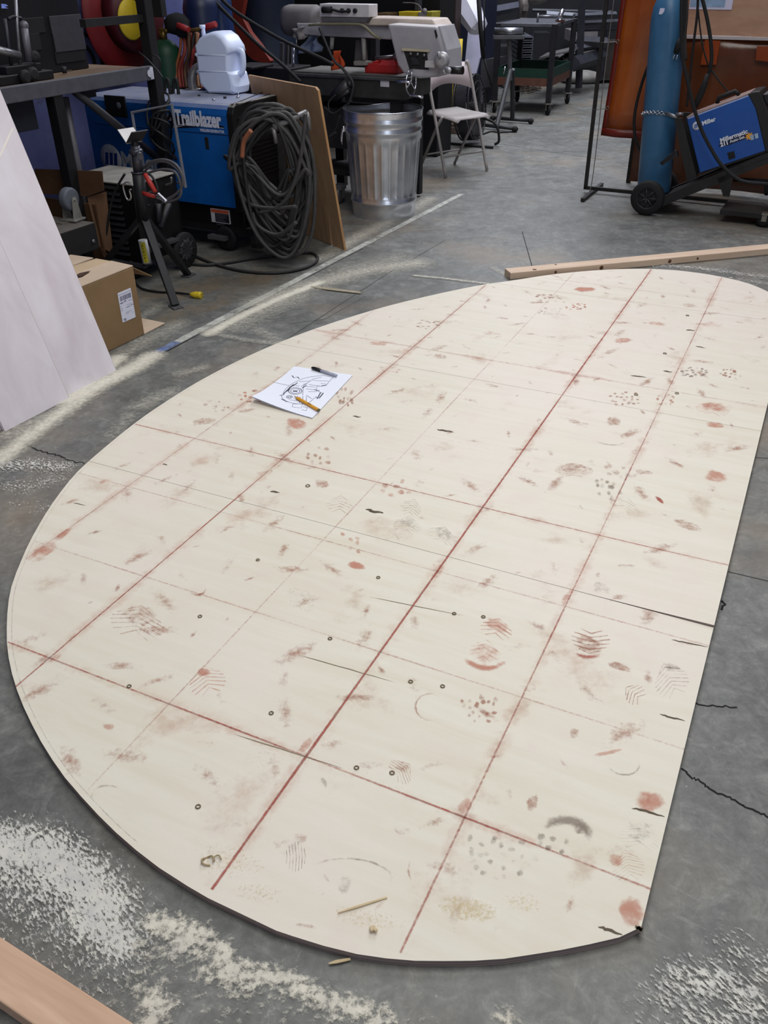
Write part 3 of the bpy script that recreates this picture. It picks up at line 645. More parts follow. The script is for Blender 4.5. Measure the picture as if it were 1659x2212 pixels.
for p_ in ([(575, 590), (600, 540), (650, 490), (720, 450), (800, 415), (880, 395), (960, 385), (1040, 378), (1140, 400), (1100, 440), (1060, 490), (1020, 498), (960, 500), (950, 540), (1000, 570), (1030, 580), (980, 640), (930, 630), (900, 660), (860, 690)], [(560, 600), (570, 640), (610, 670), (680, 690), (760, 700), (850, 690)], [(820, 480), (900, 430), (1000, 440), (1090, 440)], [(815, 470), (800, 560), (800, 600)],
           [(860, 560), (960, 560)], [(740, 610), (730, 660), (820, 670)], [(640, 650), (720, 665)], [(690, 700), (800, 700), (780, 745), (680, 735), (690, 700)], [(800, 730), (850, 740), (840, 775), (790, 765)], [(870, 480), (930, 490), (1010, 500)], [(900, 420), (1010, 400)], [(760, 450), (880, 440)], [(830, 500), (940, 510)], [(835, 530), (930, 540)], [(840, 600), (900, 640)], [(770, 620), (760, 690)], [(800, 610), (800, 690)], [(840, 615), (840, 680)],
           [(650, 510), (690, 480), (760, 500)], [(780, 500), (850, 470)], [(485, 460), (560, 475), (640, 490)], [(1000, 470), (1060, 470)]): ink(bI, Z(p_), .0022)
for p_ in ([(540, 610), (580, 600), (600, 570), (640, 545), (650, 515), (700, 490), (740, 460)], [(590, 580), (640, 530), (700, 480)], [(930, 535), (960, 550), (985, 545)], [(940, 620), (985, 630), (1030, 575)], [(1000, 570), (960, 640)], [(680, 380), (700, 405), (740, 395), (760, 415)], [(1010, 495), (1065, 485)], [(790, 520), (840, 490)], [(560, 650), (625, 680)]): ink(bD, Z(p_), .0045)
for cx, cy, r in ((715, 553, 75), (715, 553, 52), (650, 620, 34), (650, 620, 18)): ink(bD if r in (75, 18) else bI, Z([(cx + r * math.cos(t * .35), cy + r * .5 * math.sin(t * .35)) for t in range(19)]), .003)
ink(bD, Z([(690, 553), (740, 556)]), .011)
bI.build('sketch', INK, paper); bD.build('sketch', INKD, paper)
pen = thing('marker_pen', 'black and grey felt marker lying at the top of the drawing', 'marker', tuple(pp(.45, .85)), frame=Matrix())
uA = q2(674, 800); uB = q2(728, 817); A, B = pp(*uA, .0078), pp(*uB, .0078); d = (B - A).normalized(); L = (B - A).length
MB().tube([A, A + d * .004, A + d * .02, A + d * (L * .36)], [.0045, .0062, .0066, .0068], 14).build('cap', mat('marker_black', (24, 24, 30), .4), pen)
MB().tube([A + d * (L * .36), A + d * (L * .5), A + d * (L * .93), B], [.0062, .0066, .0063, .005], 14).build('barrel', mat('marker_grey', (170, 172, 186), .4), pen)
MB().tube([A + d * .01 + Vector((0, 0, .0072)), A + d * (L * .3) + Vector((0, 0, .0078))], .0012, 6).build('clip', mat('marker_black', (24, 24, 30), .4), pen)
pcl = thing('carpenter_pencil', 'short yellow carpenter pencil lying across the drawing', 'pencil', tuple(pp(.75, .3)), frame=Matrix())
A, B = pp(*q2(637, 861), .006), pp(*q2(689, 891), .006); d = (B - A).normalized(); L = (B - A).length; s_ = d.cross(Vector((0, 0, 1))).normalized()
def flatbar(A, B, w, h, taper=1.0):
    b = MB(); d = (B - A).normalized(); s_ = d.cross(Vector((0, 0, 1))).normalized(); up = s_.cross(d); rings = []
    for P, k in ((A, taper), (B, 1)):
        rings.append([b.P(P + s_ * (w * cx * k) + up * (h * cy * k)) for cx, cy in ((-.5, -.2), (-.25, -.5), (.25, -.5), (.5, -.2), (.5, .2), (.25, .5), (-.25, .5), (-.5, .2))])
    for j in range(8): b.F((rings[0][j], rings[0][(j + 1) % 8], rings[1][(j + 1) % 8], rings[1][j]))
    b.F(rings[0][::-1]); b.F(rings[1]); return b
flatbar(A + d * .022, B, .015, .009).build('shaft', mat('pencil_yellow', (214, 152, 38), .45, 0, .1, 20, 0), pcl)
flatbar(A + d * .004, A + d * .0225, .014, .0085, .35).build('tip', mat('pencil_wood', (190, 150, 110), .7), pcl); flatbar(A - d * .004, A + d * .0045, .0045, .003, .3).build('lead', mat('graphite', (50, 50, 55), .4), pcl)
flatbar(B - d * .004, B + d * .001, .0152, .0092).build('end', mat('pencil_end', (110, 104, 66), .7), pcl); MB().box(A + d * (L * .62) + Vector((0, 0, .0047)), (.022, .004, .0004), math.atan2(d.y, d.x)).build('stamp', mat('pencil_stamp', (96, 62, 24), .6), pcl)
SPL = wood('splinter_wood', (190, 168, 128), (220, 200, 164), axis=0)
for (x0, y0, x1, y1, w, on, lab) in ((730, 1974, 836, 1940, .004, 1, 'long thin wood splinter lying on sawdust at the near board end'), (710, 2081, 757, 2071, .006, 0, 'pale wood splinter poking out under the lowest board edge'),
                                     (672, 619, 780, 632, .035, 0, 'torn strip of brown paper tape lying in the swept sawdust')):
    A, B = (onb(x0, y0, .004), onb(x1, y1, .003)) if on else (W(x0, y0, .006), W(x1, y1, .006)); fb = MB(); d = (B - A).normalized(); s_ = d.cross(Vector((0, 0, 1)))
    pts = [A, A.lerp(B, .35) + Vector((0, 0, .001)), B]; hs = (.35, 1, .7)
    top = []; bo = []
    for P, h in zip(pts, hs): top.append([fb.P(P + s_ * w / 2 * h), fb.P(P - s_ * w / 2 * h)]); bo.append([fb.P(P + s_ * w / 2 * h - Vector((0, 0, .0025))), fb.P(P - s_ * w / 2 * h - Vector((0, 0, .0025)))])
    for k in range(2):
        fb.F((top[k][0], top[k][1], top[k + 1][1], top[k + 1][0])); fb.F((bo[k][0], bo[k + 1][0], bo[k + 1][1], bo[k][1]))
        for e in (0, 1): fb.F((top[k][e], top[k + 1][e], bo[k + 1][e], bo[k][e]))
    for k in (0, 2): fb.F((top[k][0], bo[k][0], bo[k][1], top[k][1]))
    tag(fb.build('paper_strip' if w > .02 else 'splinter', SPL if w < .02 else mat('strip_paper', (160, 150, 128), .8), None), lab, 'paper strip' if w > .02 else 'splinter')
b = MB(); c = onb(805, 2010, .006); b.box(c, (.011, .009, .006), .4); b.box(c + Vector((.005, -.003, .001)), (.006, .008, .005), .9); tag(b.build('wood_chip', SPL, bevel=.0012), 'small pale wood chip on the near end of the board', 'wood chip')
b = MB(); c = onb(450, 1862, .004)
b.tube(catmull([c + Vector((.012 * math.cos(t), .010 * math.sin(t), .004 * math.sin(t * 2.3))) for t in (0, 1, 2, 3, 4, 5.2)], 4), .002, 5); b.tube(catmull([c + Vector((.018 + .008 * math.cos(t), .010 * math.sin(t), .003)) for t in (0, 1.3, 2.4, 3.5)], 4), .0015, 5)
tag(b.build('wood_shaving', mat('shaving', (176, 156, 120), .8), None), 'curled wood shaving on sawdust at the lower left of the board', 'wood shaving')

# ------------------------------------------------------------------ lumber on the floor
PINE = wood('pine', (188, 150, 122), (222, 188, 162), axis=0, scale=2.0); PINEG = wood('pine_grey', (196, 168, 144), (222, 198, 174), axis=0, scale=2.0)
def plank(name, label, A, B, w, h, side, m, knots=()):
    """A,B = floor points of the edge facing the camera; side = +1 if the timber lies left of A->B"""
    d = (B - A).normalized(); s_ = Vector((-d.y, d.x, 0)) * side
    fr = Matrix.Translation(A) @ Matrix(((d.x, s_.x, 0, 0), (d.y, s_.y, 0, 0), (0, 0, 1, 0), (0, 0, 0, 1)))
    t = thing(name, label, 'lumber', (0, 0, 0), frame=fr); L = (B - A).length
    MB(fr).bx((0, 0, .0005), (L, w, h)).build('timber', m, t, bevel=.003)
    for u, v, r in knots:
        b = MB(fr); b.lathe((u, v, h + .0003) if v > 0 else (u, -.0004, h * .5), [(r, 0), (r * .6, .0004)], 12, (0, 0, 1) if v > 0 else (0, -1, 0)); b.build('knot', mat('pine_knot', (104, 70, 48), .8), t)
    return t
A = W(1102, 604.3); B = W(1659, 550.8); B = A + (B - A) * 1.55
plank('lumber_stud', 'long pale lumber stud lying on the floor beyond the rounded board end', A, B, .089, .038, 1, PINEG, ((.15, .02, .012), (.55, -1, .012), (.27, -1, .008), (.98, -1, .011), (1.16, -1, .007), (.3, .07, .008)))
A = W(0, 2180); B = W(60, 2222); d = (B - A).normalized()
plank('lumber_plank', 'reddish lumber plank cut off at the lower left picture corner', A - d * .8, B + d * .35, .080, .038, 1, PINE)
# ------------------------------------------------------------------ birch sheets leaning on the bench
def birch_sheet_mat():
    t = NT('birch_sheet'); co = t.coord((7, 7, 1.0)); n = t.noise(co, .9, 6, .6, 1.2); n2 = t.noise(t.coord(), 2.0, 4, .6, .8)
    base = t.ramp(t.math('ADD', t.math('MULTIPLY', n, .5), t.math('MULTIPLY', n2, .5)), [(.35, (210, 200, 206)), (.5, (224, 216, 222)), (.66, (235, 230, 237))])
    t.link(base, t.b.inputs['Base Color']); t.b.inputs['Roughness'].default_value = .5; t.b.inputs['Specular IOR Level'].default_value = .3; return t.m
BIR = birch_sheet_mat()
def lean_sheet(name, label, p0, q0, q1, lean, H, th):
    t = thing(name, label, 'plywood', (p0, q0, 0)); la = math.radians(lean); up = Vector((-math.sin(la), 0, math.cos(la))); nn = Vector((-math.cos(la), 0, -math.sin(la)))
    b = RB(); b.ext([Vector((p0, q0, .002)), Vector((p0, q1, .002)), Vector((p0, q1, .002)) + up * H, Vector((p0, q0, .002)) + up * H], nn * th); b.build('sheet', BIR, t)
    b = RB(); e = Vector((.0004, 0, 0)); b.ext([Vector((p0, q1 + .0002, .002)), Vector((p0, q1 + .0002, .002)) + up * H, Vector((p0, q1 + .0002, .002)) + up * H + nn * th, Vector((p0, q1 + .0002, .002)) + nn * th], (0, .0006, 0)); b.build('sheet_edge', EDGE, t); return t
lean_sheet('birch_sheet', 'wide birch plywood sheet leaning on the bench, standing beside the closed carton', -2.688, 1.0, 2.512, 16.6, 1.5, .012)
lean_sheet('birch_sheet', 'narrow birch offcut leaning in front of the wide birch sheet', -2.664, 1.882, 2.212, 16.6, .72, .012)

P_ = [S(x, y, q=2.30) for x, y in ((0, 330), (3, 336), (29, 279), (25, 276))]; la_ = math.radians(16.6)
b = RB(); pl_ = []
for x, y in ((-4, 338), (1, 341), (29, 279), (25, 275)):
    d_ = RINV @ ray(x, y); o_ = RINV @ CAMP; n_ = Vector((math.cos(la_), 0, math.sin(la_))); p0_ = Vector((-2.688, 2, .002)); tt = (p0_ - o_).dot(n_) / d_.dot(n_); pl_.append(o_ + d_ * tt + n_ * .0006)
b.ext(pl_, Vector((math.cos(la_), 0, math.sin(la_))) * .0006); b.build('pale_patch', mat('bare_birch', (240, 232, 226), .6, 0, .03), [o for o in COL.objects if o.name == 'birch_sheet'][0])
# ------------------------------------------------------------------ closed carton with shipping label
t = thing('carton', 'brown closed cardboard carton with a white shipping label beside the leaning sheets', 'box', (-2.87, 2.9, 0))
x1, y1, z1 = -2.872, 2.905, .333; x0, y0 = -3.26, 2.36
b = RB(); b.bx((x0, y0, .001), (x1, y1, z1 - .006)); b.build('body', CARD, t, bevel=.004)
FL = CARDT
b = RB(); b.ext([(x1, y0, z1 - .005), (x1, y1, z1 - .004), (x1 - .13, y1, z1 + .001), (x1 - .135, y0 + .05, z1 + .004)], (0, 0, .004)); b.build('flap', FL, t)
b = RB(); b.ext([(x0, y0, z1 - .005), (x0, y1, z1 - .004), (x0 + .145, y1, z1 + .000), (x0 + .15, y0 + .05, z1 + .002)], (0, 0, .004)); b.build('flap', FL, t)
b = RB(); b.ext([(x0 + .13, y0 + .05, z1 + .004), (x1 - .115, y0 + .05, z1 + .006), (x1 - .12, y1 - .08, z1 + .003), (x1 - .128, y1 + .002, z1 + .001), (x0 + .16, y1 + .002, z1 + .001)], (0, 0, .001)); b.build('tape_strip', mat('kraft_tape', (206, 180, 148), .5, 0, .06, 10, 0), t)
b = RB(); c_ = S(167, 602, z=z1 + .008); b.ext([S(152, 602, z=z1 + .0085), S(178, 596, z=z1 + .0085), S(196, 585, z=z1 + .0085), S(181, 588, z=z1 + .0085), S(172, 590, z=z1 + .0085)], (0, 0, .0006)); b.build('torn_slit', mat('slit_dark', (74, 52, 40), .9), t)
b = RB(); b.ext([(x1 - .004, y1, z1 - .012), (x0 + .02, y1, z1 - .012), (x0 + .02, y1 + .10, z1 - .085), (x1 - .004, y1 + .115, z1 - .085)], (0, .002, .003)); b.build('flap', CARD, t)
b = RB(); b.ext([(x1 + .002, y1 - .002, .002), (x1 + .000, y1 + .15, .004), (x0, y1 + .15, .004), (x0, y1, .003)], (0, 0, .004)); b.build('flap', CARDT, t)
lc = [S(x, y, p=x1 + .0008) for x, y in ((265, 697), (293, 685), (282, 621.5), (253.5, 633.5))]
def lq(u, v, d=.0): 
    P = lc[0].lerp(lc[1], u).lerp(lc[3].lerp(lc[2], u), v); P.x += d; return P
b = RB(); b.ext([lq(u, v) for u, v in ((.04, 0), (.96, 0), (1, .02), (1, .98), (.96, 1), (.04, 1), (0, .98), (0, .02))], (.0006, 0, 0)); shl = b.build('shipping_label', mat('label_white', (222, 222, 238), .6, 0, .02, 3, 0), t)
IK = mat('label_ink', (88, 88, 118), .7, 0, .1, 30, 0); b = RB(); u = .1
while u < .9:
    w_ = random.choice((.014, .022, .034)); b.quad([lq(u, .70, .0009), lq(u + w_, .70, .0009), lq(u + w_, .86, .0009), lq(u, .86, .0009)]); u += w_ + random.choice((.012, .02))
b.quad([lq(.02, .915, .0009), lq(.98, .915, .0009), lq(.98, .925, .0009), lq(.02, .925, .0009)])
for (u0, u1, v, h) in ((.05, .3, .62, .03), (.36, .52, .64, .03), (.66, .96, .62, .012), (.05, .13, .53, .012), (.05, .16, .46, .014), (.05, .15, .39, .016), (.5, .9, .51, .008), (.45, .72, .43, .018), (.76, .97, .45, .018), (.35, .8, .28, .008), (.3, .6, .24, .008), (.8, .95, .2, .008)): b.quad([lq(u0, v, .0009), lq(u1, v, .0009), lq(u1, v + h, .0009), lq(u0, v + h, .0009)])
b.build('label_print', IK, shl)
text('label_print', 'YEJ', lq(.07, .04, .001), (0, 1, 0), (0, 0, 1), .018, mat('ink_dark', (52, 54, 66)), shl, .02)

# ------------------------------------------------------------------ open carton behind, steel block with caster, galvanized pail
t = thing('open_carton', 'old brown open carton in shadow below the bench behind the steel block', 'box', (-3.6, 3.35, 0))
a = S(240, 565, p=-3.50); q_f = 3.40
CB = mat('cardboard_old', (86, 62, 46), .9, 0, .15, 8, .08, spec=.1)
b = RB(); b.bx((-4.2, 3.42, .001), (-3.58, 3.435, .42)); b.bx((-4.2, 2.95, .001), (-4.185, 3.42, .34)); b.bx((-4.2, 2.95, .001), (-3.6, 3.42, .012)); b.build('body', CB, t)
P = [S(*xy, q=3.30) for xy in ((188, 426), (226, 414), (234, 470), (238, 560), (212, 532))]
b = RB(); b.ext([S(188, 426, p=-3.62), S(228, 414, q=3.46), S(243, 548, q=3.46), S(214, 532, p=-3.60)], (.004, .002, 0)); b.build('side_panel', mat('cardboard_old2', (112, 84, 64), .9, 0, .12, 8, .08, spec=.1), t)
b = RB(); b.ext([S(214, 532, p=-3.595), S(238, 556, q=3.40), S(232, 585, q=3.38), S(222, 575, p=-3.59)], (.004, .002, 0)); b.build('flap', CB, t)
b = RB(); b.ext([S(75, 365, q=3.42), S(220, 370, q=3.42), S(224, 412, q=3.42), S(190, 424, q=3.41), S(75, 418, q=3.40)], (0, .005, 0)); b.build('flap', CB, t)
# steel block
t = thing('steel_block', 'heavy black steel block standing on its side in front of the open carton', 'steel block', (-3.66, 2.8, 0))
A_ = S(130, 508, p=-3.48); B_ = S(205, 480, p=-3.48)
b = RB(); b.bx((-4.0, A_.y - .12, B_.z - .135), (-3.48, B_.y, B_.z)); b.build('body', mat('black_scale', (26, 26, 28), .7, 0, .3, 14, .1, dust=.75, dustcol=(112, 106, 100)), t, bevel=.004)
b = RB(); b.bx((-3.98, B_.y - .11, B_.z), (-3.60, B_.y - .02, B_.z + .004)); b.build('top_plate', mat('dusty_plate', (104, 98, 92), .8), t)
b = RB(); b.bx((-3.9, A_.y - .1, .001), (-3.55, B_.y - .06, B_.z - .135)); b.build('support', BLK, t)
b = RB(); bp = S(201, 521, p=-3.478); b.lathe(bp, [(.010, 0), (.010, .006), (.006, .008)], 8, (1, 0, 0)); b.build('bolt', STEEL, t)
zt = B_.z + .004
c0 = S(158, 475, z=zt)
t = thing('caster', 'upturned grey rubber caster with bracket standing on the black steel block', 'caster', tuple(c0))
b = RB(); b.box(c0 + Vector((0, 0, .005)), (.10, .085, .010), .1); b.build('plate', mat('zinc_dusty', (140, 138, 132), .6, .4), t, bevel=.002)
b = RB(); cw = c0 + Vector((0, 0, .105)); axw = Vector((math.cos(.1), math.sin(.1), 0))
b.lathe(cw - axw * .022, [(.045, 0), (.055, .002), (.058, .010), (.058, .034), (.055, .042), (.045, .044)], 24, axw); b.build('wheel', mat('grey_rubber', (92, 96, 106), .7), t)
b = RB()
for s_ in (-1, 1):
    o_ = axw * (.031 * s_); b.ext([c0 + o_ + Vector((.0, -.03, .01)), c0 + o_ + Vector((0, .03, .01)), cw + o_ + Vector((0, .014, .012)), cw + o_ + Vector((0, -.014, .012))], axw * (.004 * s_))
b.cyl(cw - axw * .042, cw + axw * .042, .006, 8); b.build('fork', mat('zinc_dusty', (140, 138, 132), .6, .4), t)
P = S(190, 552, p=-3.42)
t = thing('pail', 'dented galvanized pail lying behind the closed carton', 'pail', (P.x - .12, P.y - .1, 0))
b = RB(); b.lathe((P.x - .17, P.y - .16, .001), [(.10, 0), (.105, .004), (.125, .17), (.130, .175), (.126, .178), (.10, .178), (.02, .181)], 24); b.build('body', mat('pail_zinc', (110, 114, 122), .5, .5, .3, 14, .1), t)
b = RB(); b.torus((P.x - .17, P.y - .16, .17), (0, 0, 1), .128, .004, 24, 5); b.build('rim', GALV, t)

# ------------------------------------------------------------------ bench along the wall
t = thing('steel_bench', 'long steel wall bench with a dusty plywood top and black corner post', 'bench', (-3.66, 4.1, 0))
TOP = wood('bench_top', (104, 86, 70), (140, 118, 98), axis=1, scale=2.5)
b = RB(); b.bx((-4.55, .4, .985), (-3.68, 4.09, 1.008)); b.build('top', TOP, t)
b = RB(); b.bx((-3.69, .4, .945), (-3.655, 4.10, 1.016)); b.build('front_rail', mat('rail_steel', (84, 84, 92), .45, .2, .2, 18, .1, dust=.5, dustcol=(120, 118, 118)), t, bevel=.004)
b = RB(); b.bx((-4.55, 4.06, .945), (-3.66, 4.10, .985)); b.build('end_rail', DSTEEL, t)
b = RB(); P = S(295, 140, q=4.10); b.cyl((-3.654, 4.07, .98), (-3.650, 4.07, .98), .02, 10); b.bx((-3.656, 4.075, .95), (-3.652, 4.10, 1.01)); b.build('tube_end', mat('worn_white', (196, 196, 210), .5), t)
b = RB(); b.bx((-3.72, 4.11, 0), (-3.655, 4.17, 2.3)); b.build('post', mat('post_black', (24, 23, 26), .55, 0, .3, 16, .1), t, bevel=.004)
b = RB(); b.bx((-3.72, 3.36, 0), (-3.66, 3.42, .945)); b.build('leg', BLK, t)
b = RB(); b.bx((-4.5, 3.36, 0), (-4.44, 3.42, .945)); b.bx((-3.72, .5, 0), (-3.66, .56, .945)); b.build('leg', BLK, t)
b = RB(); b.cyl(S(148, 186, p=-3.70), S(345, 345, p=-3.70), .022, 8); b.build('diagonal_brace', mat('brace_steel', (40, 38, 44), .5, 0, .2, 20, .05), t)
b = RB(); A_, B_ = S(140, 210, p=-3.76), S(165, 372, p=-3.76); b.cyl(A_, Vector((A_.x, B_.y + .01, .1)), .020, 10); b.build('pipe', mat('pipe_grey', (82, 80, 86), .5, .2, .2, 20, .05), t)
b = RB(); b.bx((-4.52, 2.5, .80), (-3.74, 3.30, .945)); b.build('drawer_case', mat('drawer_navy', (30, 33, 44), .6, 0, .3, 8), t, bevel=.004)
b = RB(); A_, B_ = S(185, 50, p=-3.70), S(310, 56, p=-3.70); b.bx((-3.72, A_.y - .02, A_.z - .018), (-3.68, 4.12, A_.z + .018)); b.build('upper_rail', BLK2, t)
b = RB(); c_ = S(190, 185, p=-3.9); b.bx((c_.x - .02, c_.y - .04, c_.z - .06), (c_.x, c_.y + .05, c_.z + .06)); b.build('bracket', DSTEEL, t)
b = RB(); c_ = S(174, 188, p=-3.95); b.bx((c_.x - .005, c_.y - .02, c_.z - .03), (c_.x, c_.y + .02, c_.z + .03)); b.build('sticker', mat('label_pale', (190, 200, 236), .5), t)
# cables wrapped on the post
pcb = thing('post_cable', 'dark cord bundled around the black bench post', 'cable', (-3.69, 4.13, .55)); CDK = mat('cable_dark', (30, 29, 32), .6)
for k in range(6):
    z0 = .82 - .04 * k; c = Vector((-3.69, 4.14, z0)); pts = []
    for j in range(14):
        a = 2 * PI * j / 14; pts.append(c + Vector((math.cos(a) * (.066 + .012 * math.sin(a * 2 + k)), math.sin(a) * .062, .05 * math.sin(a + k) - .09 * max(0, -math.sin(a + k * .7)))))
    RB().tube(pts, .0065, 6, closed=True).build('cord_wrap', CDK, pcb)
RB().tube(catmull([S(300, 112, q=4.06), S(318, 128, q=4.05), S(338, 150, q=4.05), S(352, 168, q=4.05)], 6), .004, 6).build('cord_end', CDK, pcb)
RB().tube(catmull([S(346, 150, q=4.05), S(345, 128, q=4.05), S(330, 118, q=4.05)], 6), .004, 6).build('cord_end', CDK, pcb)

# cabinet with grey plates on the bench
t = thing('steel_cabinet', 'dark steel cabinet with two grey front panels on the wall bench', 'cabinet', (-3.9, 3.1, 1.008))
A_ = S(40, 150, p=-3.95); B_ = S(190, 130, p=-3.95)
b = RB(); b.bx((-4.5, A_.y - .25, 1.009), (-3.95, B_.y, 2.0)); b.build('body', mat('cabinet_black', (16, 16, 22), .5, 0, .3, 6, .03), t, bevel=.004)
for (xa, ya, xb, yb) in ((105, 35, 181, 68), (113, 72, 187, 106)):
    P0, P1 = S(xa, ya, p=-3.945), S(xb, yb, p=-3.945); b = RB(); b.bx((-3.95, P0.y, P1.z), (-3.941, P1.y - .004, P0.z)); b.build('panel', mat('panel_grey', (58, 57, 64), .6, 0, .15, 30), t, bevel=.002)
for (xa, ya, xb, yb) in ((45, 40, 100, 70), (50, 74, 92, 108), (118, 112, 186, 130)):
    P0, P1 = S(xa, ya, p=-3.945), S(xb, yb, p=-3.945); b = RB(); b.bx((-3.95, P0.y, P1.z), (-3.945, P1.y, P0.z)); b.build('panel', mat('panel_dark', (26, 26, 30), .6, 0, .2, 20), t, bevel=.002)
# press / clamp tool on the bench at the picture edge
t = thing('bench_press', 'black hand press with two rods and a flat lever on the bench corner', 'bench tool', (-3.80, 2.95, 1.009))
pb = -3.80
c = S(45, 172, p=pb); b = RB(); b.bx((pb - .14, c.y - .17, 1.010), (pb + .05, c.y + .17, 1.05)); b.bx((pb - .06, c.y - .10, 1.05), (pb + .03, c.y + .12, 1.085)); b.build('base', BLK, t, bevel=.004)
b = RB(); b.cyl(S(32, -20, p=pb), S(44, 150, p=pb), .009, 8); b.build('rod', STEEL, t)
b = RB(); b.cyl(S(10, 40, p=pb), S(26, 150, p=pb), .009, 8); b.build('rod', DSTEEL, t)
b = RB(); b.tube([S(52, 56, p=pb + .02), S(62, 132, p=pb + .02)], .018, 8); b.ball(S(52, 55, p=pb + .02), .022, 10); b.build('lever', mat('lever_grey', (108, 106, 114), .5, .4), t)
b = RB(); b.cyl(S(-8, 106, p=pb + .02), S(42, 120, p=pb + .02), .018, 12); b.build('cylinder', STEEL, t)
b = RB(); b.tube(catmull([S(18, 42, p=pb), S(30, 36, p=pb), S(46, 40, p=pb)], 5), .008, 6); b.build('cross_arm', DSTEEL, t)
b = RB(); b.lathe(S(72, 122, p=pb + .02), [(.026, 0), (.026, .02), (.008, .02)], 12, (1, -.2, .1)); b.lathe(S(66, 160, p=pb + .05), [(.03, 0), (.034, .02), (.02, .03)], 12, (1, 0, 0)); b.lathe(S(50, 166, p=pb + .05), [(.03, 0), (.034, .02), (.02, .03)], 12, (1, 0, 0)); b.build('knob', BLK2, t)
P0 = S(4, 12, p=-3.93); b = RB(); b.ext([S(2, 8, p=-3.93), S(12, 9, p=-3.93), S(17, 13, p=-3.93), S(9, 14, p=-3.93), S(17, 18, p=-3.93), S(3, 18, p=-3.93)], (.003, 0, 0)); tag(b.build('bright_tag', mat('tag_blue', (140, 160, 240), .4), None), 'small glossy pale blue tag on the dark cabinet at the upper left corner', 'tag')
t = thing('angle_bracket', 'rusty steel angle bracket lying on the dusty bench top', 'bracket', tuple(S(115, 150, z=1.009)))
b = RB(); a1, a2 = S(84, 152, z=1.01), S(150, 152, z=1.01); b.bx((a2.x - .03, a1.y, 1.0095), (a2.x + .02, a2.y, 1.014)); b.bx((a2.x - .03, a1.y, 1.014), (a2.x - .022, a2.y, 1.05)); b.build('angle', mat('rusty', (78, 70, 62), .8, 0, .3, 20), t)
b = RB(); b.cyl(S(140, 158, z=1.014), S(140, 158, z=1.014) + Vector((0, 0, .03)), .012, 10); b.build('stud', DSTEEL, t)

# ------------------------------------------------------------------ hose reel, wall tanks and hoses behind
hp = -4.55
hc = S(292, 28, p=hp + .1); t = thing('hose_reel', 'red wall hose reel with a yellow hub plate and yellow hose', 'hose reel', tuple(hc))
RD = mat('reel_red', (120, 22, 26), .45, 0, .2, 8, .03)
rad = (S(292, 28, p=hp + .1) - S(202, 28, p=hp + .1)).length
b = RB(); b.lathe(hc + Vector((-.10, 0, 0)), [(rad * .95, 0), (rad, .004), (rad, .012), (rad * .82, .02), (rad * .80, .03), (.05, .03)], 40, (1, 0, 0)); b.build('flange', RD, t)
b = RB(); b.lathe(hc + Vector((-.07, 0, 0)), [(rad * .62, 0), (rad * .62, .11), (.05, .112)], 32, (1, 0, 0)); b.build('drum', mat('reel_dark', (78, 22, 30), .5), t)
b = RB(); hy = S(282, 42, p=hp + .16); b.lathe(hy, [(.115, 0), (.118, .004), (.110, .012), (.05, .022), (.02, .022)], 28, (1, 0, 0)); b.build('hub_plate', YEL, t)
b = RB()
for k, rr in enumerate((.19, .165)): b.tube([hy + Vector((.0 - .03 * k, math.sin(a) * rr, math.cos(a) * rr)) for a in (-.6 + 2.9 * j / 24 for j in range(25))], .013, 6)
b.build('hose', mat('hose_yellow', (214, 178, 36), .5, 0, .15, 20), t)
b = RB(); b.bx((hp - .12, hc.y - .02, hc.z - .02), (hp + .34, hc.y + .03, hc.z + .28)); b.build('bracket', BLK2, t, bevel=.004)
b = RB()
hw_ = thing('black_hose', 'black hose loops hanging on the wall below the red reel', 'hose', tuple(S(180, 134, p=-4.64)))
for rr in (.17, .10): RB().torus(S(180, 136, p=-4.66), (1, 0, 0), rr, .012, 24, 6).build('hose_loop', BLK2, hw_)
if 0: (b.build('black_hose', BLK2, None), 'black hose loops hanging on the wall below the red reel', 'hose')
def tank(name, label, px, py, q, r, ztop, m, cap=None):
    P = S(px, py, q=q); t = thing(name, label, 'gas cylinder', (P.x, P.y, 0))
    b = RB(); b.lathe((P.x, P.y, .001), [(r * .9, 0), (r, .02), (r, ztop - r * .9), (r * .9, ztop - r * .5), (r * .62, ztop - r * .16), (r * .3, ztop)], 24); b.build('body', m, t)
    b = RB(); b.cyl((P.x, P.y, ztop), (P.x, P.y, ztop + .05), r * .26, 10); b.cyl((P.x - .02, P.y, ztop + .05), (P.x + .05, P.y, ztop + .05), .016, 8); b.build('valve', mat('brass_dull', (120, 96, 50), .4, .7), t)
    return t
GRN = mat('tank_green', (18, 60, 40), .5, 0, .2, 8, .03); NVY = mat('tank_navy', (20, 32, 66), .4, 0, .2, 8, .03)
zt = S(362, 100, q=5.0).z
tank('oxygen_cylinder', 'green gas cylinder standing behind the bench post', 362, 150, 5.0, .10, zt + .04, GRN)
tank('gas_cylinder', 'dark blue gas cylinder with a bright shoulder left of the plastic jug', 437, 60, 5.2, .115, S(437, 0, q=5.2).z + .06, NVY)
tank('gas_cylinder', 'slim blue gas cylinder just behind the plastic jug', 478, 60, 5.42, .085, S(476, 10, q=5.25).z + .08, mat('tank_blue2', (26, 46, 92), .4))
zb = .84
HC = [(150, 84, 50), (140, 60, 44), (120, 40, 38), (90, 62, 40), (70, 50, 44), (150, 54, 48), (52, 40, 40), (110, 76, 46)]
b = RB(); hoses = thing('torch_hose', 'rust and brown torch hoses hanging between the green and blue cylinders', 'hose', tuple(S(405, 188, q=4.95)))
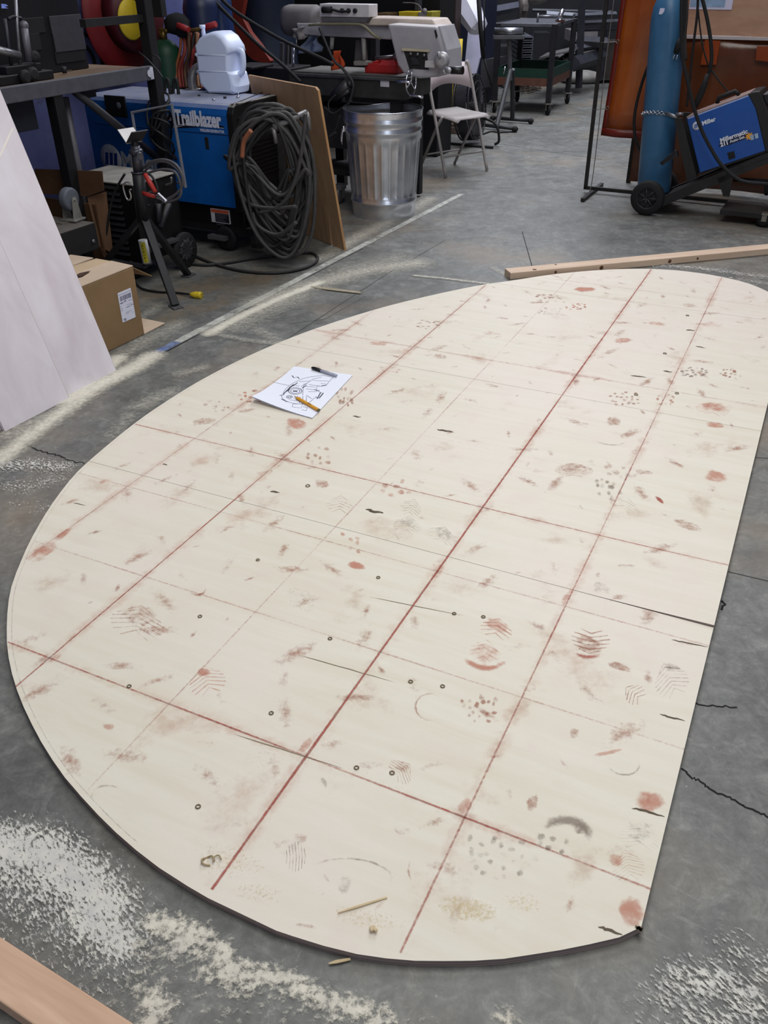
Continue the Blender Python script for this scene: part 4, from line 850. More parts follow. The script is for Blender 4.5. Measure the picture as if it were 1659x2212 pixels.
for k in range(9):
    xa, xb = 392 + 4.5 * k, 380 + 6.5 * k
    pts = catmull([S(xa, 66 + 3 * (k % 3), q=5.02 + .02 * (k % 3)), S(xa - 3 + (k % 2) * 6, 110, q=5.0), S(xb, 150, q=4.98 + .01 * k), S(xb + 4, 190, q=4.96)], 5)
    RB().tube(pts, .010 + .002 * (k % 2), 6).build('hose', mat('hose_%s' % 'abcdefgh'[k % 8], HC[k % 8], .6, 0, .2, 20), hoses)
b = RB(); b.tube([S(388, 62, q=5.0), S(412, 66, q=5.0), S(438, 62, q=4.98)], .012, 8); b.build('manifold', mat('brass_dull', (120, 96, 50), .4, .7), hoses)
for xa, xb in (((384, 55), (408, 64)), ((436, 62), (466, 52))):
    b = RB(); b.tube([S(*xa, q=4.97), S(*xb, q=4.97)], [.020, .018], 8); b.build('red_grip', mat('grip_red', (150, 34, 40), .6), hoses)
b = RB(); b.ball(S(383, 52, q=5.04), .075, 10, (1.3, 1, .9)); b.ball(S(395, 64, q=5.03), .055, 8); b.build('cover', mat('cover_black', (24, 24, 26), .9), hoses)

# ------------------------------------------------------------------ engine-driven welder (blue)
tx, ty = -3.205, 4.20
T = thing('engine_welder', 'big blue engine driven welder generator on a black wheeled base', 'welder', (tx, ty, 0))
L_ = 1.12; D_ = .50; zt, zb = .826, .268
b = RB(); pr = [(0, zb), (0, zt - .055), (.010, zt - .026), (.03, zt - .008), (.06, zt), (D_ - .06, zt), (D_ - .02, zt - .02), (D_, zt - .055), (D_, zb)]
b.ext([(tx - L_, ty + y, z) for y, z in pr], (L_ - .045, 0, 0)); b.build('body', BLUE, T)
b = RB(); pr2 = [(-.006, zb - .02), (-.006, zt - .045), (.012, zt - .012), (.04, zt + .003), (D_ - .04, zt + .003), (D_ + .004, zt - .03), (D_ + .004, zb - .02)]
b.ext([(tx - .045, ty + y, z) for y, z in pr2], (.045, 0, 0)); b.build('end_panel', mat('end_black', (17, 17, 18), .55, 0, .3, 14, .1, dust=.9, dustcol=(150, 144, 138)), T, bevel=.006)
epn = bpy.data.objects[-1] if False else [o for o in COL.objects if o.name.startswith('end_panel')][-1]
for k in range(15):
    b = RB(); z = zt - .07 - .0235 * k; b.bx((tx - .002, ty + .035, z - .005), (tx + .006, ty + D_ - .04, z + .004)); b.build('louver', mat('louver_black', (24, 24, 25), .5), epn)
b = RB(); b.bx((tx - L_ + .02, ty + .02, .145), (tx - .01, ty + D_ - .02, zb)); b.build('chassis', mat('chassis_black', (14, 14, 15), .5, 0, .3, 14), T, bevel=.004)
b = RB(); b.bx((tx - L_ + .06, ty - .001, .666), (tx - .045, ty + .002, .6695)); b.bx((tx - .60, ty - .001, zb + .004), (tx - .597, ty + .002, .666)); b.build('door_seam', mat('seam_navy', (4, 26, 66), .6), T)
b = RB(); b.bx((tx - .22, ty - .004, .585), (tx - .195, ty + .002, .65)); b.build('latch', BLK2, T, bevel=.003)
# dials panel, decal, lettering and emblem on the front
P0, P1 = S(224, 205, q=ty - .004), S(276, 255, q=ty - .004); b = RB(); b.bx((P0.x, ty - .008, P1.z), (P1.x, ty + .004, P0.z)); gpn = b.build('gauge_panel', BLK2, T, bevel=.004)
b = RB(); c = S(256, 228, q=ty - .009); b.lathe((c.x, ty - .008, c.z), [(.018, 0), (.018, .002), (.004, .0022)], 16, (0, -1, 0)); b.build('gauge', mat('gauge_face', (120, 126, 136), .3), gpn)
def fq(x, y, d=.0012): P = S(x, y, q=ty); P.y = ty - d; return P
b = RB(); pts = [fq(x, y) for x, y in ((366, 277), (366, 250), (372, 247), (484, 273), (484, 277), (440, 274), (400, 276))]; b.ext([pts[i] for i in (0, 1, 2, 3, 4, 5, 6)], (0, -.0002, 0)); b.build('decal', mat('decal_navy', (10, 14, 30), .5), T)
for ys in ((374, 274, 396, 268, 430, 266), (376, 276, 410, 270, 484, 277)):
    b = RB(); pts = catmull([fq(ys[0], ys[1], .0018), fq(ys[2], ys[3], .0018), fq(ys[4], ys[5], .0018)], 6); prev = None
    for P in pts:
        a = (b.P(P + Vector((0, 0, .0012))), b.P(P - Vector((0, 0, .0012))));
        if prev: b.F((prev[0], prev[1], a[1], a[0]))
        prev = a
    b.build('swoosh', WHITE, T)
LET = mat('letter_white', (206, 208, 226), .5, 0, .05, 10, 0); A_ = fq(380, 266); B_ = fq(481, 282)
text('lettering', 'Trailblazer', fq(380, 267, .0022), (1, 0, 0), (0, 0, 1), B_.x - A_.x, LET, T, .045, depth=.0012, ky=1.42)
A_ = fq(433, 283); B_ = fq(486, 290); text('lettering', 'WELDER/GENERATOR', fq(433, 283.5, .0022), (1, 0, 0), (0, 0, 1), B_.x - A_.x, LET, T, .03, depth=.0012, ky=1.25)
b = RB()   # little waving flag of stripes
for k in range(6):
    z0 = fq(357, 246).z - .0065 * k
    for j in range(3):
        xa = fq(356, 250).x + .016 * j + .003 * math.sin(k * 1.4 + j); 
        if j == 2 and k < 2: continue
        b.quad([(xa, ty - .0022, z0 - .002), (xa + .013, ty - .0022, z0 - .001 + .002 * (j % 2)), (xa + .013, ty - .0022, z0 + .003), (xa, ty - .0022, z0 + .0015)])
b.build('flag_emblem', mat('flag_pale', (206, 178, 186), .5), T)
c = fq(240, 343); er = (fq(262, 343) - fq(218, 343)).length / 2
b = RB(); b.lathe((c.x, ty - .001, c.z), [(er, 0), (er, .001), (er * .5, .0011)], 32, (0, -1, 0)); edc = b.build('emblem_disc', mat('emblem_grey', (176, 178, 190), .5), T)
b = RB()
for k in range(3):
    xa = c.x - er * .62 + er * .42 * k; b.quad([(xa, ty - .0024, c.z - er * .42), (xa + er * .3, ty - .0024, c.z - er * .42), (xa + er * .48, ty - .0024, c.z + er * .42), (xa + er * .18, ty - .0024, c.z + er * .42)])
b.build('emblem_stripe', mat('emblem_blue', (10, 50, 128), .5), edc)
text('lettering', 'Miller', (c.x + er * 1.05, ty - .0012, c.z - er * .5), (1, 0, 0), (0, 0, 1), er * 3.6, mat('emblem_grey', (176, 178, 190)), T, .03, depth=.0012)
P0, P1 = S(456, 449, q=ty + .02), S(499, 484, q=ty + .02); b = RB(); b.bx((P0.x, ty + .012, P1.z), (P1.x, ty + .021, P0.z)); wlb = b.build('warning_label', mat('label_dim', (196, 192, 200), .5), T)
b = RB(); b.bx((P0.x + .004, ty + .0112, P0.z - .022), (P1.x - .004, ty + .012, P0.z - .003)); b.build('warning_band', mat('band_orange', (196, 88, 60), .5), wlb)
b = RB(); w_ = P1.x - P0.x; b.bx((P0.x + w_ * .22, ty + .0112, P1.z + .004), (P1.x - .004, ty + .012, P0.z - .024))
b.build('warning_text_block', mat('label_black', (30, 30, 38), .5), wlb)
b = RB()
for k in range(8): b.bx((P0.x + w_ * .26, ty + .0106, P0.z - .032 - .0085 * k), (P0.x + w_ * random.uniform(.6, .95), ty + .0112, P0.z - .030 - .0085 * k))
b.build('warning_text', mat('text_grey', (120, 120, 128), .5), wlb)
# exhaust pipe, top details
e0 = S(417, 193, z=zt); b = RB(); e0.z = zt - .01; b.tube(catmull([e0, e0 + Vector((0, 0, .07)), e0 + Vector((.02, .02, .12)), e0 + Vector((.08, .05, .145)), e0 + Vector((.13, .08, .14))], 6), .026, 14); b.lathe(e0 + Vector((0, 0, .011)), [(.05, 0), (.05, .003), (.03, .004)], 16); b.build('exhaust_pipe', mat('exhaust_alu', (150, 146, 144), .45, .8, .3, 30, .08), T)
b = RB()
for xx in (361, 379):
    c = S(xx, 203, z=zt); c.z = zt; b.tube(catmull([c + Vector((-.02, 0, -.004)), c + Vector((-.008, .01, .07)), c + Vector((.012, .012, .072)), c + Vector((.025, 0, -.004))], 5), .010, 8)
b.build('lift_hook', BLK2, T)
b = RB()
for x0_, y0_, x1_, y1_ in ((500, 226, 570, 198), (510, 229, 590, 200)): b.cyl(S(x0_, y0_, z=zt + .002), S(x1_, y1_, z=zt + .002), .003, 5)
for x_, y_ in ((550, 203), (513, 226), (572, 197), (430, 207)): b.lathe(S(x_, y_, z=zt + .001), [(.008, 0), (.008, .006), (.003, .007)], 8)
b.build('top_screw', DSTEEL, T)
for wx, wy in ((-.16, -.0), (-.16, .44), (-.95, -.0), (-.95, .44)):
    b = RB(); b.lathe((tx + wx, ty + .03 + wy, .075), [(.05, -.02), (.073, -.018), (.073, .018), (.05, .02)], 20, (0, 1, 0)); b.build('wheel', BLK2, T)
b = RB(); b.bx((tx - 1.08, ty + .02, .11), (tx + .02, ty + .06, .15)); b.bx((tx - 1.08, ty + .44, .11), (tx + .02, ty + .48, .15)); b.build('base_rail', mat('base_black', (26, 26, 28), .5, 0, .3, 14, .1, dust=.6), T)
b = RB(); c = S(455, 512, q=ty - .02); b.bx((c.x - .02, ty - .025, c.z - .012), (c.x + .11, ty + .02, c.z + .012)); b.build('step_plate', mat('step_steel', (96, 95, 98), .5, .3, .3, 20, .1), T)
b = RB(); c = S(612, 528, p=tx + .24); b.bx((tx + .0, ty + .05, .03), (tx + .035, ty + .09, .32)); b.bx((tx + .0, ty + .40, .03), (tx + .035, ty + .44, .62)); b.bx((tx, ty + .05, .03), (tx + .07, ty + .09, .055)); b.build('cable_stand', mat('stand_dark', (70, 68, 70), .5, .3, .3, 20, .1), T)
hk = tx + .16
a0, a1 = S(590, 276, q=4.06), S(662, 243, q=4.20); a2 = Vector((tx, 4.36, .62))
b = RB(); b.cyl(a2, a1, .016, 8); b.cyl(a0, a1, .017, 10); b.tube([a0, a0 + Vector((.01, -.005, -.03)), a0 + Vector((.012, 0, -.075))], .012, 8); b.tube([a1, a1 + Vector((.01, 0, -.03)), a1 + Vector((.012, 0, -.085))], .012, 8); b.build('cable_hanger', mat('hanger_steel', (120, 118, 118), .45, .5, .3, 20, .08), T)
# coiled welding cable hanging on the hanger
cq_ = 4.10; cc_ = S(592, 400, q=cq_); ce = Vector((.95, .31, 0)).normalized(); cn_ = Vector((.31, -.95, 0))
coil = thing('welding_cable', 'thick grey black welding cable coiled over the hanger of the blue generator', 'cable', tuple(cc_))
CBL = mat('weld_cable', (66, 64, 64), .65, 0, .25, 30, .1, dust=.8, dustcol=(110, 107, 104)); CBD = mat('weld_cable_dark', (42, 41, 42), .65, 0, .25, 30, .1, dust=.4, dustcol=(90, 88, 86))
rnd = random.Random(3); ztop = (a0.z + a1.z) / 2
def cw(s_, z, n_=0): return Vector((cc_.x, cc_.y, 0)) + ce * s_ + cn_ * n_ + Vector((0, 0, z))
for k in range(30):
    f = k / 29; w_ = rnd.uniform(.14, .235); st_ = -.02 + .17 * rnd.random() - .02; zt_ = ztop + .03 + rnd.uniform(-.02, .05) + .12 * (st_ - .02); bot = rnd.uniform(.06, .26) if k % 4 else rnd.uniform(.26, .46); n0 = rnd.uniform(-.05, .06); sb = rnd.uniform(-.03, .12); j = lambda a: rnd.uniform(-a, a)
    ctrl = [(st_, zt_, n0), (st_ - w_ * .62, zt_ - .06 + j(.02), n0 + j(.02)), (-w_ + j(.02), zt_ - .24 + j(.04), n0 + j(.02)), (-w_ * .72 + sb * .4 + j(.02), bot + .17 + j(.03), n0 + j(.02)), (sb, bot, n0 + j(.02)), (w_ * .72 + sb * .3 + j(.02), bot + .15 + j(.03), n0 + j(.02)), (w_ * .95 + j(.02), zt_ - .30 + j(.04), n0 + j(.02)), (st_ * .6 + w_ * .55, zt_ - .08, n0 + j(.02))]
    RB().tube(catmull([cw(*c) for c in ctrl], 6, True), .0105, 7, closed=True).build('cable_loop', CBL if k % 3 else CBD, coil)
for pts in ([(508, 355), (512, 400), (540, 440), (590, 450), (640, 446)], [(545, 460), (560, 490), (600, 507), (640, 480)], [(660, 245), (655, 300), (640, 380), (610, 440), (560, 460)]):
    RB().tube(catmull([S(x, y, q=cq_ - .08) for x, y in pts], 7), .0105, 7).build('cable_loop', CBL, coil)
RB().tube(catmull([S(x, y, q=cq_ - .13) for x, y in ((523, 340), (527, 305), (542, 282))], 6), .013, 7).build('cable_loop', mat('cable_orange', (150, 92, 66), .7, 0, .2, 20), coil)
b = RB(); b.tube([S(486, 338, q=4.06), S(500, 346, q=4.03)], [.012, .02], 8); b.tube([S(500, 346, q=4.03), S(524, 355, q=4.03)], [.022, .018], 8); b.tube([S(510, 372, q=4.03), S(520, 385, q=4.03)], .016, 8); b.build('cable_connector', BLK2, coil)
b = RB(); b.ball(S(529, 354, q=4.03), .008, 8, (1.4, 1, 1)); b.ball(S(536, 358, q=4.03), .008, 8); b.build('connector_pin', CHROME, coil)
b = RB(); pts = catmull([S(x, y, z=.011) for x, y in ((420, 552), (470, 572), (530, 586), (600, 589), (660, 578), (686, 560), (672, 546), (630, 549), (560, 556), (500, 566), (450, 572), (415, 570))], 8)
tag(RB().tube(pts, .009, 7).build('power_cable', CBD, None), 'black cable looping across the floor in front of the blue generator', 'cable')

# ------------------------------------------------------------------ jug, nuts
jz = zt + .003; jc = S(493, 200, z=jz)
jq = jc.y; t = thing('plastic_jug', 'translucent white plastic jug standing on the blue generator', 'jug', tuple(jc))
tm = NT('jug_plastic'); tm.b.inputs['Base Color'].default_value = lin((216, 226, 255)); tm.b.inputs['Roughness'].default_value = .38; tm.b.inputs['Subsurface Weight'].default_value = .35; tm.b.inputs['Subsurface Radius'].default_value = (.05, .05, .06); tm.b.inputs['Subsurface Scale'].default_value = .3; JUG = tm.m
ang = -.06; ex = Vector((math.cos(ang), math.sin(ang), 0)); ey = Vector((-math.sin(ang), math.cos(ang), 0)); dpt = .165
outl = [(470, 207), (449, 186), (445, 162), (440, 160), (440, 156), (444, 154), (441, 123), (436, 120), (436, 116), (440, 114), (437, 98), (446, 84), (456, 76), (476, 69), (488, 69), (503, 79), (517, 100), (520, 113), (516, 119), (517, 157), (523, 164), (530, 190), (529, 203), (524, 207)]
qf = jq - .07; xm = S(485, 150, q=qf).x
def jpt(x, y, dd, sc=1.0):
    P = S(x, y, q=qf); zc = jz + .16; lz = max(jz, zc + (P.z - zc) * (sc if sc > .9 else sc + .04)); bulge = 1.0
    return Vector((jc.x, jc.y, 0)) + ex * ((P.x - xm) * sc - .03) + ey * (dd - .07) + Vector((0, 0, lz))
b = RB(); rings = []
for dd, sc2 in ((0, .84), (.006, .93), (.022, .99), (.05, 1.0), (dpt - .05, 1.0), (dpt - .022, .99), (dpt - .006, .93), (dpt, .84)): rings.append([b.P(jpt(x, y, dd, sc2)) for x, y in outl])
n_ = len(outl)
for A_, B_ in zip(rings, rings[1:]):
    for j in range(n_): b.F((A_[j], A_[(j + 1) % n_], B_[(j + 1) % n_], B_[j]), 12 <= j <= 16)
b.F(rings[0][::-1]); b.F(rings[-1]); jb_ = b.build('body', JUG, t)
b = RB(); c1 = jpt(449, 82, .05); b.tube([c1, c1 + Vector((.0, 0, .03)), c1 + Vector((.002, 0, .042)), c1 + Vector((-.003, 0, .046)), c1 + Vector((-.003, 0, .062))], [.013, .012, .011, .018, .018], 12); b.build('spout', JUG, t)
b = RB(); hx = [jpt(516, y, d_) + ex * .004 for y, d_ in ((116, .05), (130, .05), (148, .05), (160, .05))]
b.tube(catmull([jpt(519, 112, .085), jpt(528, 116, .085), jpt(531, 138, .085), jpt(529, 158, .085), jpt(522, 164, .085)], 5), .016, 10); b.build('handle', JUG, t)
b = RB()
for y in (119, 157):
    b.tube([jpt(445, y, .001, .93) + Vector((0, 0, 0)), jpt(514, y, .001, .93)], .0035, 6)
b.build('moulded_rib', JUG, jb_)
for k, (x, y, lab) in enumerate(((462, 217, 'bright hex nut on the generator top nearest the front edge'), (486, 212, 'dark hex nut on the generator top between two bright ones'), (514, 211, 'shiny bolt standing on the generator top below the jug'))):
    c = S(x, y, z=zt + .002); c.z = zt + .0005; b = RB(); b.lathe(c, [(.009, 0), (.010, .002), (.010, .009), (.008, .011)], 6)
    if k == 2: b.cyl(c + Vector((0, 0, .01)), c + Vector((.008, 0, .028)), .004, 8)
    tag(b.build('hex_nut' if k < 2 else 'bolt', (CHROME, DSTEEL, CHROME)[k], None), lab, 'nut' if k < 2 else 'bolt', None)

# ------------------------------------------------------------------ particle-board panel leaning on the hanger
OSB = wood('panel_wood', (152, 120, 92), (186, 150, 116), axis=2, scale=2.6, stretch=6)
F1 = S(744, 542, z=0); F2d = (S(672, 512, z=0) - F1).normalized()
ob = thing('chipboard', 'brown wooden chipboard leaning between the coiled cable and the trash can', 'chipboard', tuple(F1))
nb = Vector((F2d.y, -F2d.x, 0)); nb = nb if nb.y < 0 else -nb
best = None
for k in range(60):
    Lh = k * .01
    for H in (.86 + .004 * j for j in range(40)):
        P = F1 + nb * Lh + Vector((0, 0, H)); v = ROOM @ P - CAMP; x = 829.5 + FPX * v.dot(RT) / v.dot(FW); y = 1106 - FPX * v.dot(UP) / v.dot(FW)
        e = (x - 686) ** 2 + (y - 190) ** 2
        if best is None or e < best[0]: best = (e, Lh, H)
_, Lh, H = best; upv = (nb * Lh + Vector((0, 0, H)))
w1 = .16; w2 = .80
b = RB(); th = (Vector((F2d.x, F2d.y, 0)).cross(upv)).normalized(); th = th * .014 if th.y > 0 else th * -.014
b.ext([F1, F1 + F2d * .13, F1 + F2d * .105 + upv * .26, F1 + F2d * .150 + Vector((0, 0, .004)), F1 + F2d * w2, F1 + F2d * w2 + upv, F1 + F2d * .02 + upv, F1 + upv * .985], th); b.build('panel', OSB, ob)
b = RB(); e_ = -F2d * .001; b.ext([F1 + e_, F1 + e_ + upv * .985, F1 + e_ + upv * .985 + th, F1 + e_ + th], -F2d * .0015); b.build('panel_edge', wood('panel_edge', (168, 124, 84), (200, 158, 112), axis=2), ob)

# ------------------------------------------------------------------ small black welder with dusty top, handle and leads
wx0, wx1, wy0, wy1, wz0, wz1 = -3.86, -3.40, 3.53, 3.86, .10, .512
t = thing('arc_welder', 'small black arc welder with a dusty top standing behind the tripod stand', 'welder', (wx1, wy0, 0))
b = RB(); b.bx((wx0, wy0, wz0), (wx1, wy1, wz1)); acs = b.build('case', mat('case_black', (15, 15, 17), .5, 0, .3, 12, .08), t, bevel=.006)
b = RB(); b.bx((wx0 - .005, wy0 - .008, wz1), (wx1 + .008, wy1, wz1 + .008)); b.build('lid', mat('lid_dusty', (150, 146, 140), .75, 0, .25, 10, .08), t, bevel=.002)
for k in range(12):
    z = .50 - .032 * k
    for xa in (-3.80, -3.62):
        b = RB(); b.ext([(xa, wy0 - .001, z), (xa + .13, wy0 - .001, z), (xa + .13, wy0 - .012, z - .014), (xa, wy0 - .012, z - .014)], (0, .002, 0)); b.build('louver', mat('louver_grey', (38, 38, 42), .5), acs)
P1, P2 = S(285, 243, q=wy1 - .05), S(371, 226, q=wy1 - .02)
b = RB(); b.tube([(P1.x, wy1 - .05, wz1), (P1.x, wy1 - .05, P1.z), (P2.x, wy1 - .02, P2.z), (P2.x + .02, wy1 - .02, wz1 - .06)], .009, 8, sm=False); b.build('handle', mat('handle_grey', (120, 122, 132), .45, .3, .15, 20, .03), t)
b = RB(); wc_ = S(404, 560, p=wx1 + .04); wc_ = Vector((wx1 + .012, wc_.y, .102)); b.lathe(wc_, [(.06, 0), (.094, .004), (.10, .012), (.10, .026), (.094, .034), (.05, .036)], 28, (1, 0, 0)); wh_ = b.build('wheel', BLK2, t)
b = RB(); b.lathe(wc_ + Vector((.0362, 0, 0)), [(.062, 0), (.045, .003), (.015, .005)], 20, (1, 0, 0))
for k in range(10):
    a = 2 * PI * k / 10; b.cyl(wc_ + Vector((.038, math.cos(a) * .02, math.sin(a) * .02)), wc_ + Vector((.038, math.cos(a) * .072, math.sin(a) * .072)), .004, 5)
b.build('wheel_hub', mat('hub_grey', (44, 44, 48), .5), wh_)
b = RB(); b.lathe((wx1 - .10, wy0 + .02, .055), [(.03, -.016), (.054, -.014), (.054, .014), (.03, .016)], 18, (1, 0, 0)); b.lathe((wx0 + .08, wy0 + .02, .055), [(.03, -.016), (.054, -.014), (.054, .014), (.03, .016)], 18, (1, 0, 0)); b.build('front_wheel', BLK2, t)
b = RB(); b.bx((wx0, wy0 - .03, .085), (wx1 + .02, wy0 + .0, .10)); b.bx((wx1, wy0, .17), (wx1 + .05, wy0 + .25, .185)); b.build('tray', mat('tray_grey', (74, 74, 78), .5, .3, .2, 20, .05), t)
b = RB()
for k, (x, y) in enumerate(((318, 418), (358, 400), (383, 395))): c = S(x, y, p=wx1 + .004); b.tube(catmull([c, c + Vector((.05, -.01, .02)), c + Vector((.065, -.02, .05))], 5), .006, 6)
b.build('lead_hook', mat('hook_zinc', (170, 168, 168), .4, .7), t)
b = RB(); b.tube([S(343, 440, p=wx1 + .02), S(342, 480, p=wx1 + .02)], .016, 8); b.tube([S(366, 440, p=wx1 + .03), S(346, 492, p=wx1 + .03)], .017, 8); b.build('frame_tube', DSTEEL, t)
lead = thing('jumper_lead', 'grey leads coiled on the dusty black welder top', 'cable', tuple(S(345, 365, z=wz1 + .02)))
LD = mat('lead_grey', (84, 82, 86), .6, 0, .2, 20, .05)
for pts in ([(312, 372), (330, 352), (360, 350), (385, 368), (395, 392), (385, 415), (362, 430), (352, 436)], [(305, 368), (325, 350), (355, 345), (380, 356), (394, 380), (392, 405), (370, 428), (350, 438)], [(318, 374), (350, 366), (378, 372), (390, 400), (388, 425), (365, 436), (355, 437)]):
    RB().tube(catmull([S(x, y, q=3.42) for x, y in pts], 7), .0065, 6).build('loop', LD, lead)
RB().tube(catmull([S(x, y, q=3.40) for x, y in ((306, 374), (325, 378), (338, 400), (340, 425), (328, 445), (315, 442))], 7), .006, 6).build('loop', mat('lead_dark', (38, 38, 40), .6), lead)
RB().tube(catmull([S(x, y, p=-3.33) if False else S(x, y, q=3.45) for x, y in ((270, 375), (250, 410), (238, 450), (231, 500), (230, 540))], 7), .006, 6).build('loop', mat('lead_dark', (38, 38, 40), .6), lead)
clp = thing('battery_clamp', 'red handled battery clamp hanging beside the tripod tube', 'clamp', tuple(S(325, 415, q=3.36)))
RC = mat('clamp_red', (176, 52, 46), .5, 0, .15, 20, .03)
RB().tube([S(313, 376, q=3.36), S(322, 392, q=3.355), S(336, 415, q=3.35)], [.011, .013, .010], 8).build('grip', RC, clp)
RB().tube([S(309, 417, q=3.36), S(320, 421, q=3.36), S(334, 424, q=3.36)], [.010, .011, .009], 8).build('grip', RC, clp)
b = RB(); b.ext([S(334, 424, q=3.36), S(340, 417, q=3.36), S(358, 434, q=3.36), S(350, 429, q=3.36), S(343, 424, q=3.36)], (0, .012, 0)); b.ext([S(335, 427, q=3.36), S(342, 425, q=3.36), S(352, 431, q=3.36), S(356, 437, q=3.36), S(344, 431, q=3.36)], (0, .012, 0)); b.build('jaw', mat('jaw_steel', (150, 150, 154), .5, .6), clp)
cn = thing('canister', 'white and yellow labelled canister beside the front leg of the tripod stand', 'canister', tuple(S(319, 568, q=3.49)))
c0, c1 = S(318, 568, q=3.475), S(308, 518, q=3.475); RB().tube([c0, c1], .024, 18).build('body', mat('can_white', (196, 196, 196), .4), cn)
b = RB(); ax = (c1 - c0).normalized(); sd = ax.cross(Vector((0, 1, 0))).normalized()
for a0_, a1_ in ((.1, 1.15),):
    prev = None
    for k in range(7):
        a = a0_ + (a1_ - a0_) * k / 6; r_ = -Vector((0, 1, 0)) * math.cos(a) - sd * math.sin(a); P = [c0.lerp(c1, .06) + r_ * .0248, c0.lerp(c1, .94) + r_ * .0248]; q_ = (b.P(P[0]), b.P(P[1]))
        if prev: b.F((prev[0], q_[0], q_[1], prev[1]), True)
        prev = q_
b.build('yellow_label', mat('label_yellow', (196, 184, 40), .5), cn)
b = RB()
for k in range(6):
    P = c0.lerp(c1, .14 + .13 * k) - Vector((0, .0225, 0)) - sd * .0125; b.box(P, (.008, .0006, .004 + .003 * (k % 2)), 0)
b.build('label_marks', mat('label_olive', (80, 80, 24), .6), cn)
RB().tube([c0 - ax * .012, c0 - ax * .001], .026, 16).build('cap', BLK2, cn)
pl = thing('extension_plug', 'yellow power plug on a black cord lying on the floor by the tripod foot', 'plug', tuple(S(424, 640, z=0)))
a, d_ = S(411, 636, z=.016), S(436, 638, z=.016)
RB().tube([a, a.lerp(d_, .2), a.lerp(d_, .35), a.lerp(d_, .8), d_], [.009, .013, .016, .019, .018], 14).build('plug_body', YEL, pl)
b = RB()
for dy, dz in ((-.007, .004), (.007, .004), (0, -.008)): b.box(d_ + Vector((.001, dy, dz)), (.002, .003, .006))
b.build('slot', BLK2, pl); b = RB(); b.torus(a.lerp(d_, .5), (d_ - a), .0175, .002, 16, 5); b.build('ring', YEL, pl)
RB().tube(catmull([a, S(380, 632, z=.008), S(340, 630, z=.008), S(305, 622, z=.008), S(285, 600, z=.008)], 6), .006, 6).build('cord', BLK2, pl)

# ------------------------------------------------------------------ tripod pipe stand
f1, f2, f3 = S(380, 664, z=0), S(407, 596, z=0), S(192, 612, z=0)
cx = Vector(((f1.x + f2.x + f3.x) / 3 + .06, (f1.y + f2.y + f3.y) / 3 - .06, 0))
jn = S(310, 470, q=cx.y); tp = S(291, 312, q=cx.y)
t = thing('tripod_stand', 'black tripod pipe stand with a bright V head in front of the blue generator', 'pipe stand', (cx.x, cx.y, 0))
STB = mat('stand_black', (30, 30, 33), .5, 0, .3, 18, .1, dust=.75, dustcol=(110, 106, 102))
ct = Vector((jn.x, cx.y, 0))
for f in (f1, f2, f3):
    top = Vector((jn.x, cx.y, jn.z + .01)); b = RB(); d_ = (f - top).normalized(); s_ = d_.cross(Vector((0, 0, 1))).normalized(); u_ = s_.cross(d_)
    prof = [(-.02, -.012), (.02, -.012), (.02, .012), (-.02, .012)]; b.ext([top + s_ * x + u_ * y for x, y in prof], f - top + Vector((0, 0, .006)) - d_ * .004); lg_ = b.build('leg', STB, t, bevel=.003)
    b = RB(); b.box((f.x, f.y, .004), (.075, .055, .008), math.atan2(d_.y, d_.x)); b.build('foot', mat('foot_steel', (96, 94, 96), .5, .4, .3, 20), lg_, bevel=.002)
ms = jn.z - .02
t0 = S(298, 372, q=cx.y); RB().tube([Vector((jn.x, cx.y, ms)), Vector((t0.x, cx.y, t0.z))], .030, 16).build('outer_tube', STB, t)
t1 = S(294, 328, q=cx.y); RB().tube([Vector((t0.x, cx.y, t0.z - .01)), Vector((t1.x, cx.y, t1.z + .03))], .023, 16).build('inner_tube', mat('tube_worn', (84, 84, 92), .35, .6, .3, 24, .06), t)
b = RB(); b.torus((t0.x, cx.y, t0.z), (0, 0, 1), .031, .004, 20, 6); b.lathe((t1.x, cx.y, t1.z - .012), [(.03, 0), (.034, .006), (.034, .02), (.026, .028)], 16); b.tube([Vector((t1.x, cx.y, t1.z)), Vector((t1.x + .05, cx.y - .03, t1.z - .012))], [.012, .017], 8); b.build('collar', mat('tube_worn', (84, 84, 92), .35, .6), t)
hd = Vector((t1.x, cx.y, t1.z + .03))
b = RB(); b.cyl(hd - Vector((0, 0, .02)), hd + Vector((0, 0, .02)), .018, 12); b.build('neck', STB, t)
PA = [S(x, y, q=cx.y - .02) for x, y in ((243, 289), (266, 285), (285, 302), (271, 315))]
b = RB(); c = hd + Vector((0, 0, .015))
def vplate(sgn):
    a = math.radians(40); d_ = Vector((sgn * math.cos(a), -.25 * sgn, math.sin(a))); w_ = Vector((.25, 1, 0)).normalized() * .045; n_ = d_.cross(w_).normalized() * .005
    return [c - w_, c + w_, c + w_ + d_ * .085, c - w_ + d_ * .085], n_
pl_, n_ = vplate(-1); b.ext(pl_, n_); b.build('head_plate', mat('plate_bright', (186, 182, 178), .4, .4, .1, 20, .03), t)
pl_, n_ = vplate(1); b = RB(); b.ext(pl_, n_); b.build('head_plate', mat('plate_dark', (62, 58, 60), .5, .3), t)
b = RB(); k0 = S(281, 420, q=cx.y - .05); pts = [S(x, y, q=cx.y - .05) for x, y in ((281, 395), (272, 394), (266, 402), (270, 420), (275, 431), (281, 431), (283, 424), (280, 412), (283, 409))]; tag(RB().tube(catmull(pts, 5), .0045, 6).build('carabiner', mat('carabiner_zinc', (190, 186, 182), .35, .7), None), 'silver snap hook hanging on the tripod tube', 'snap hook')
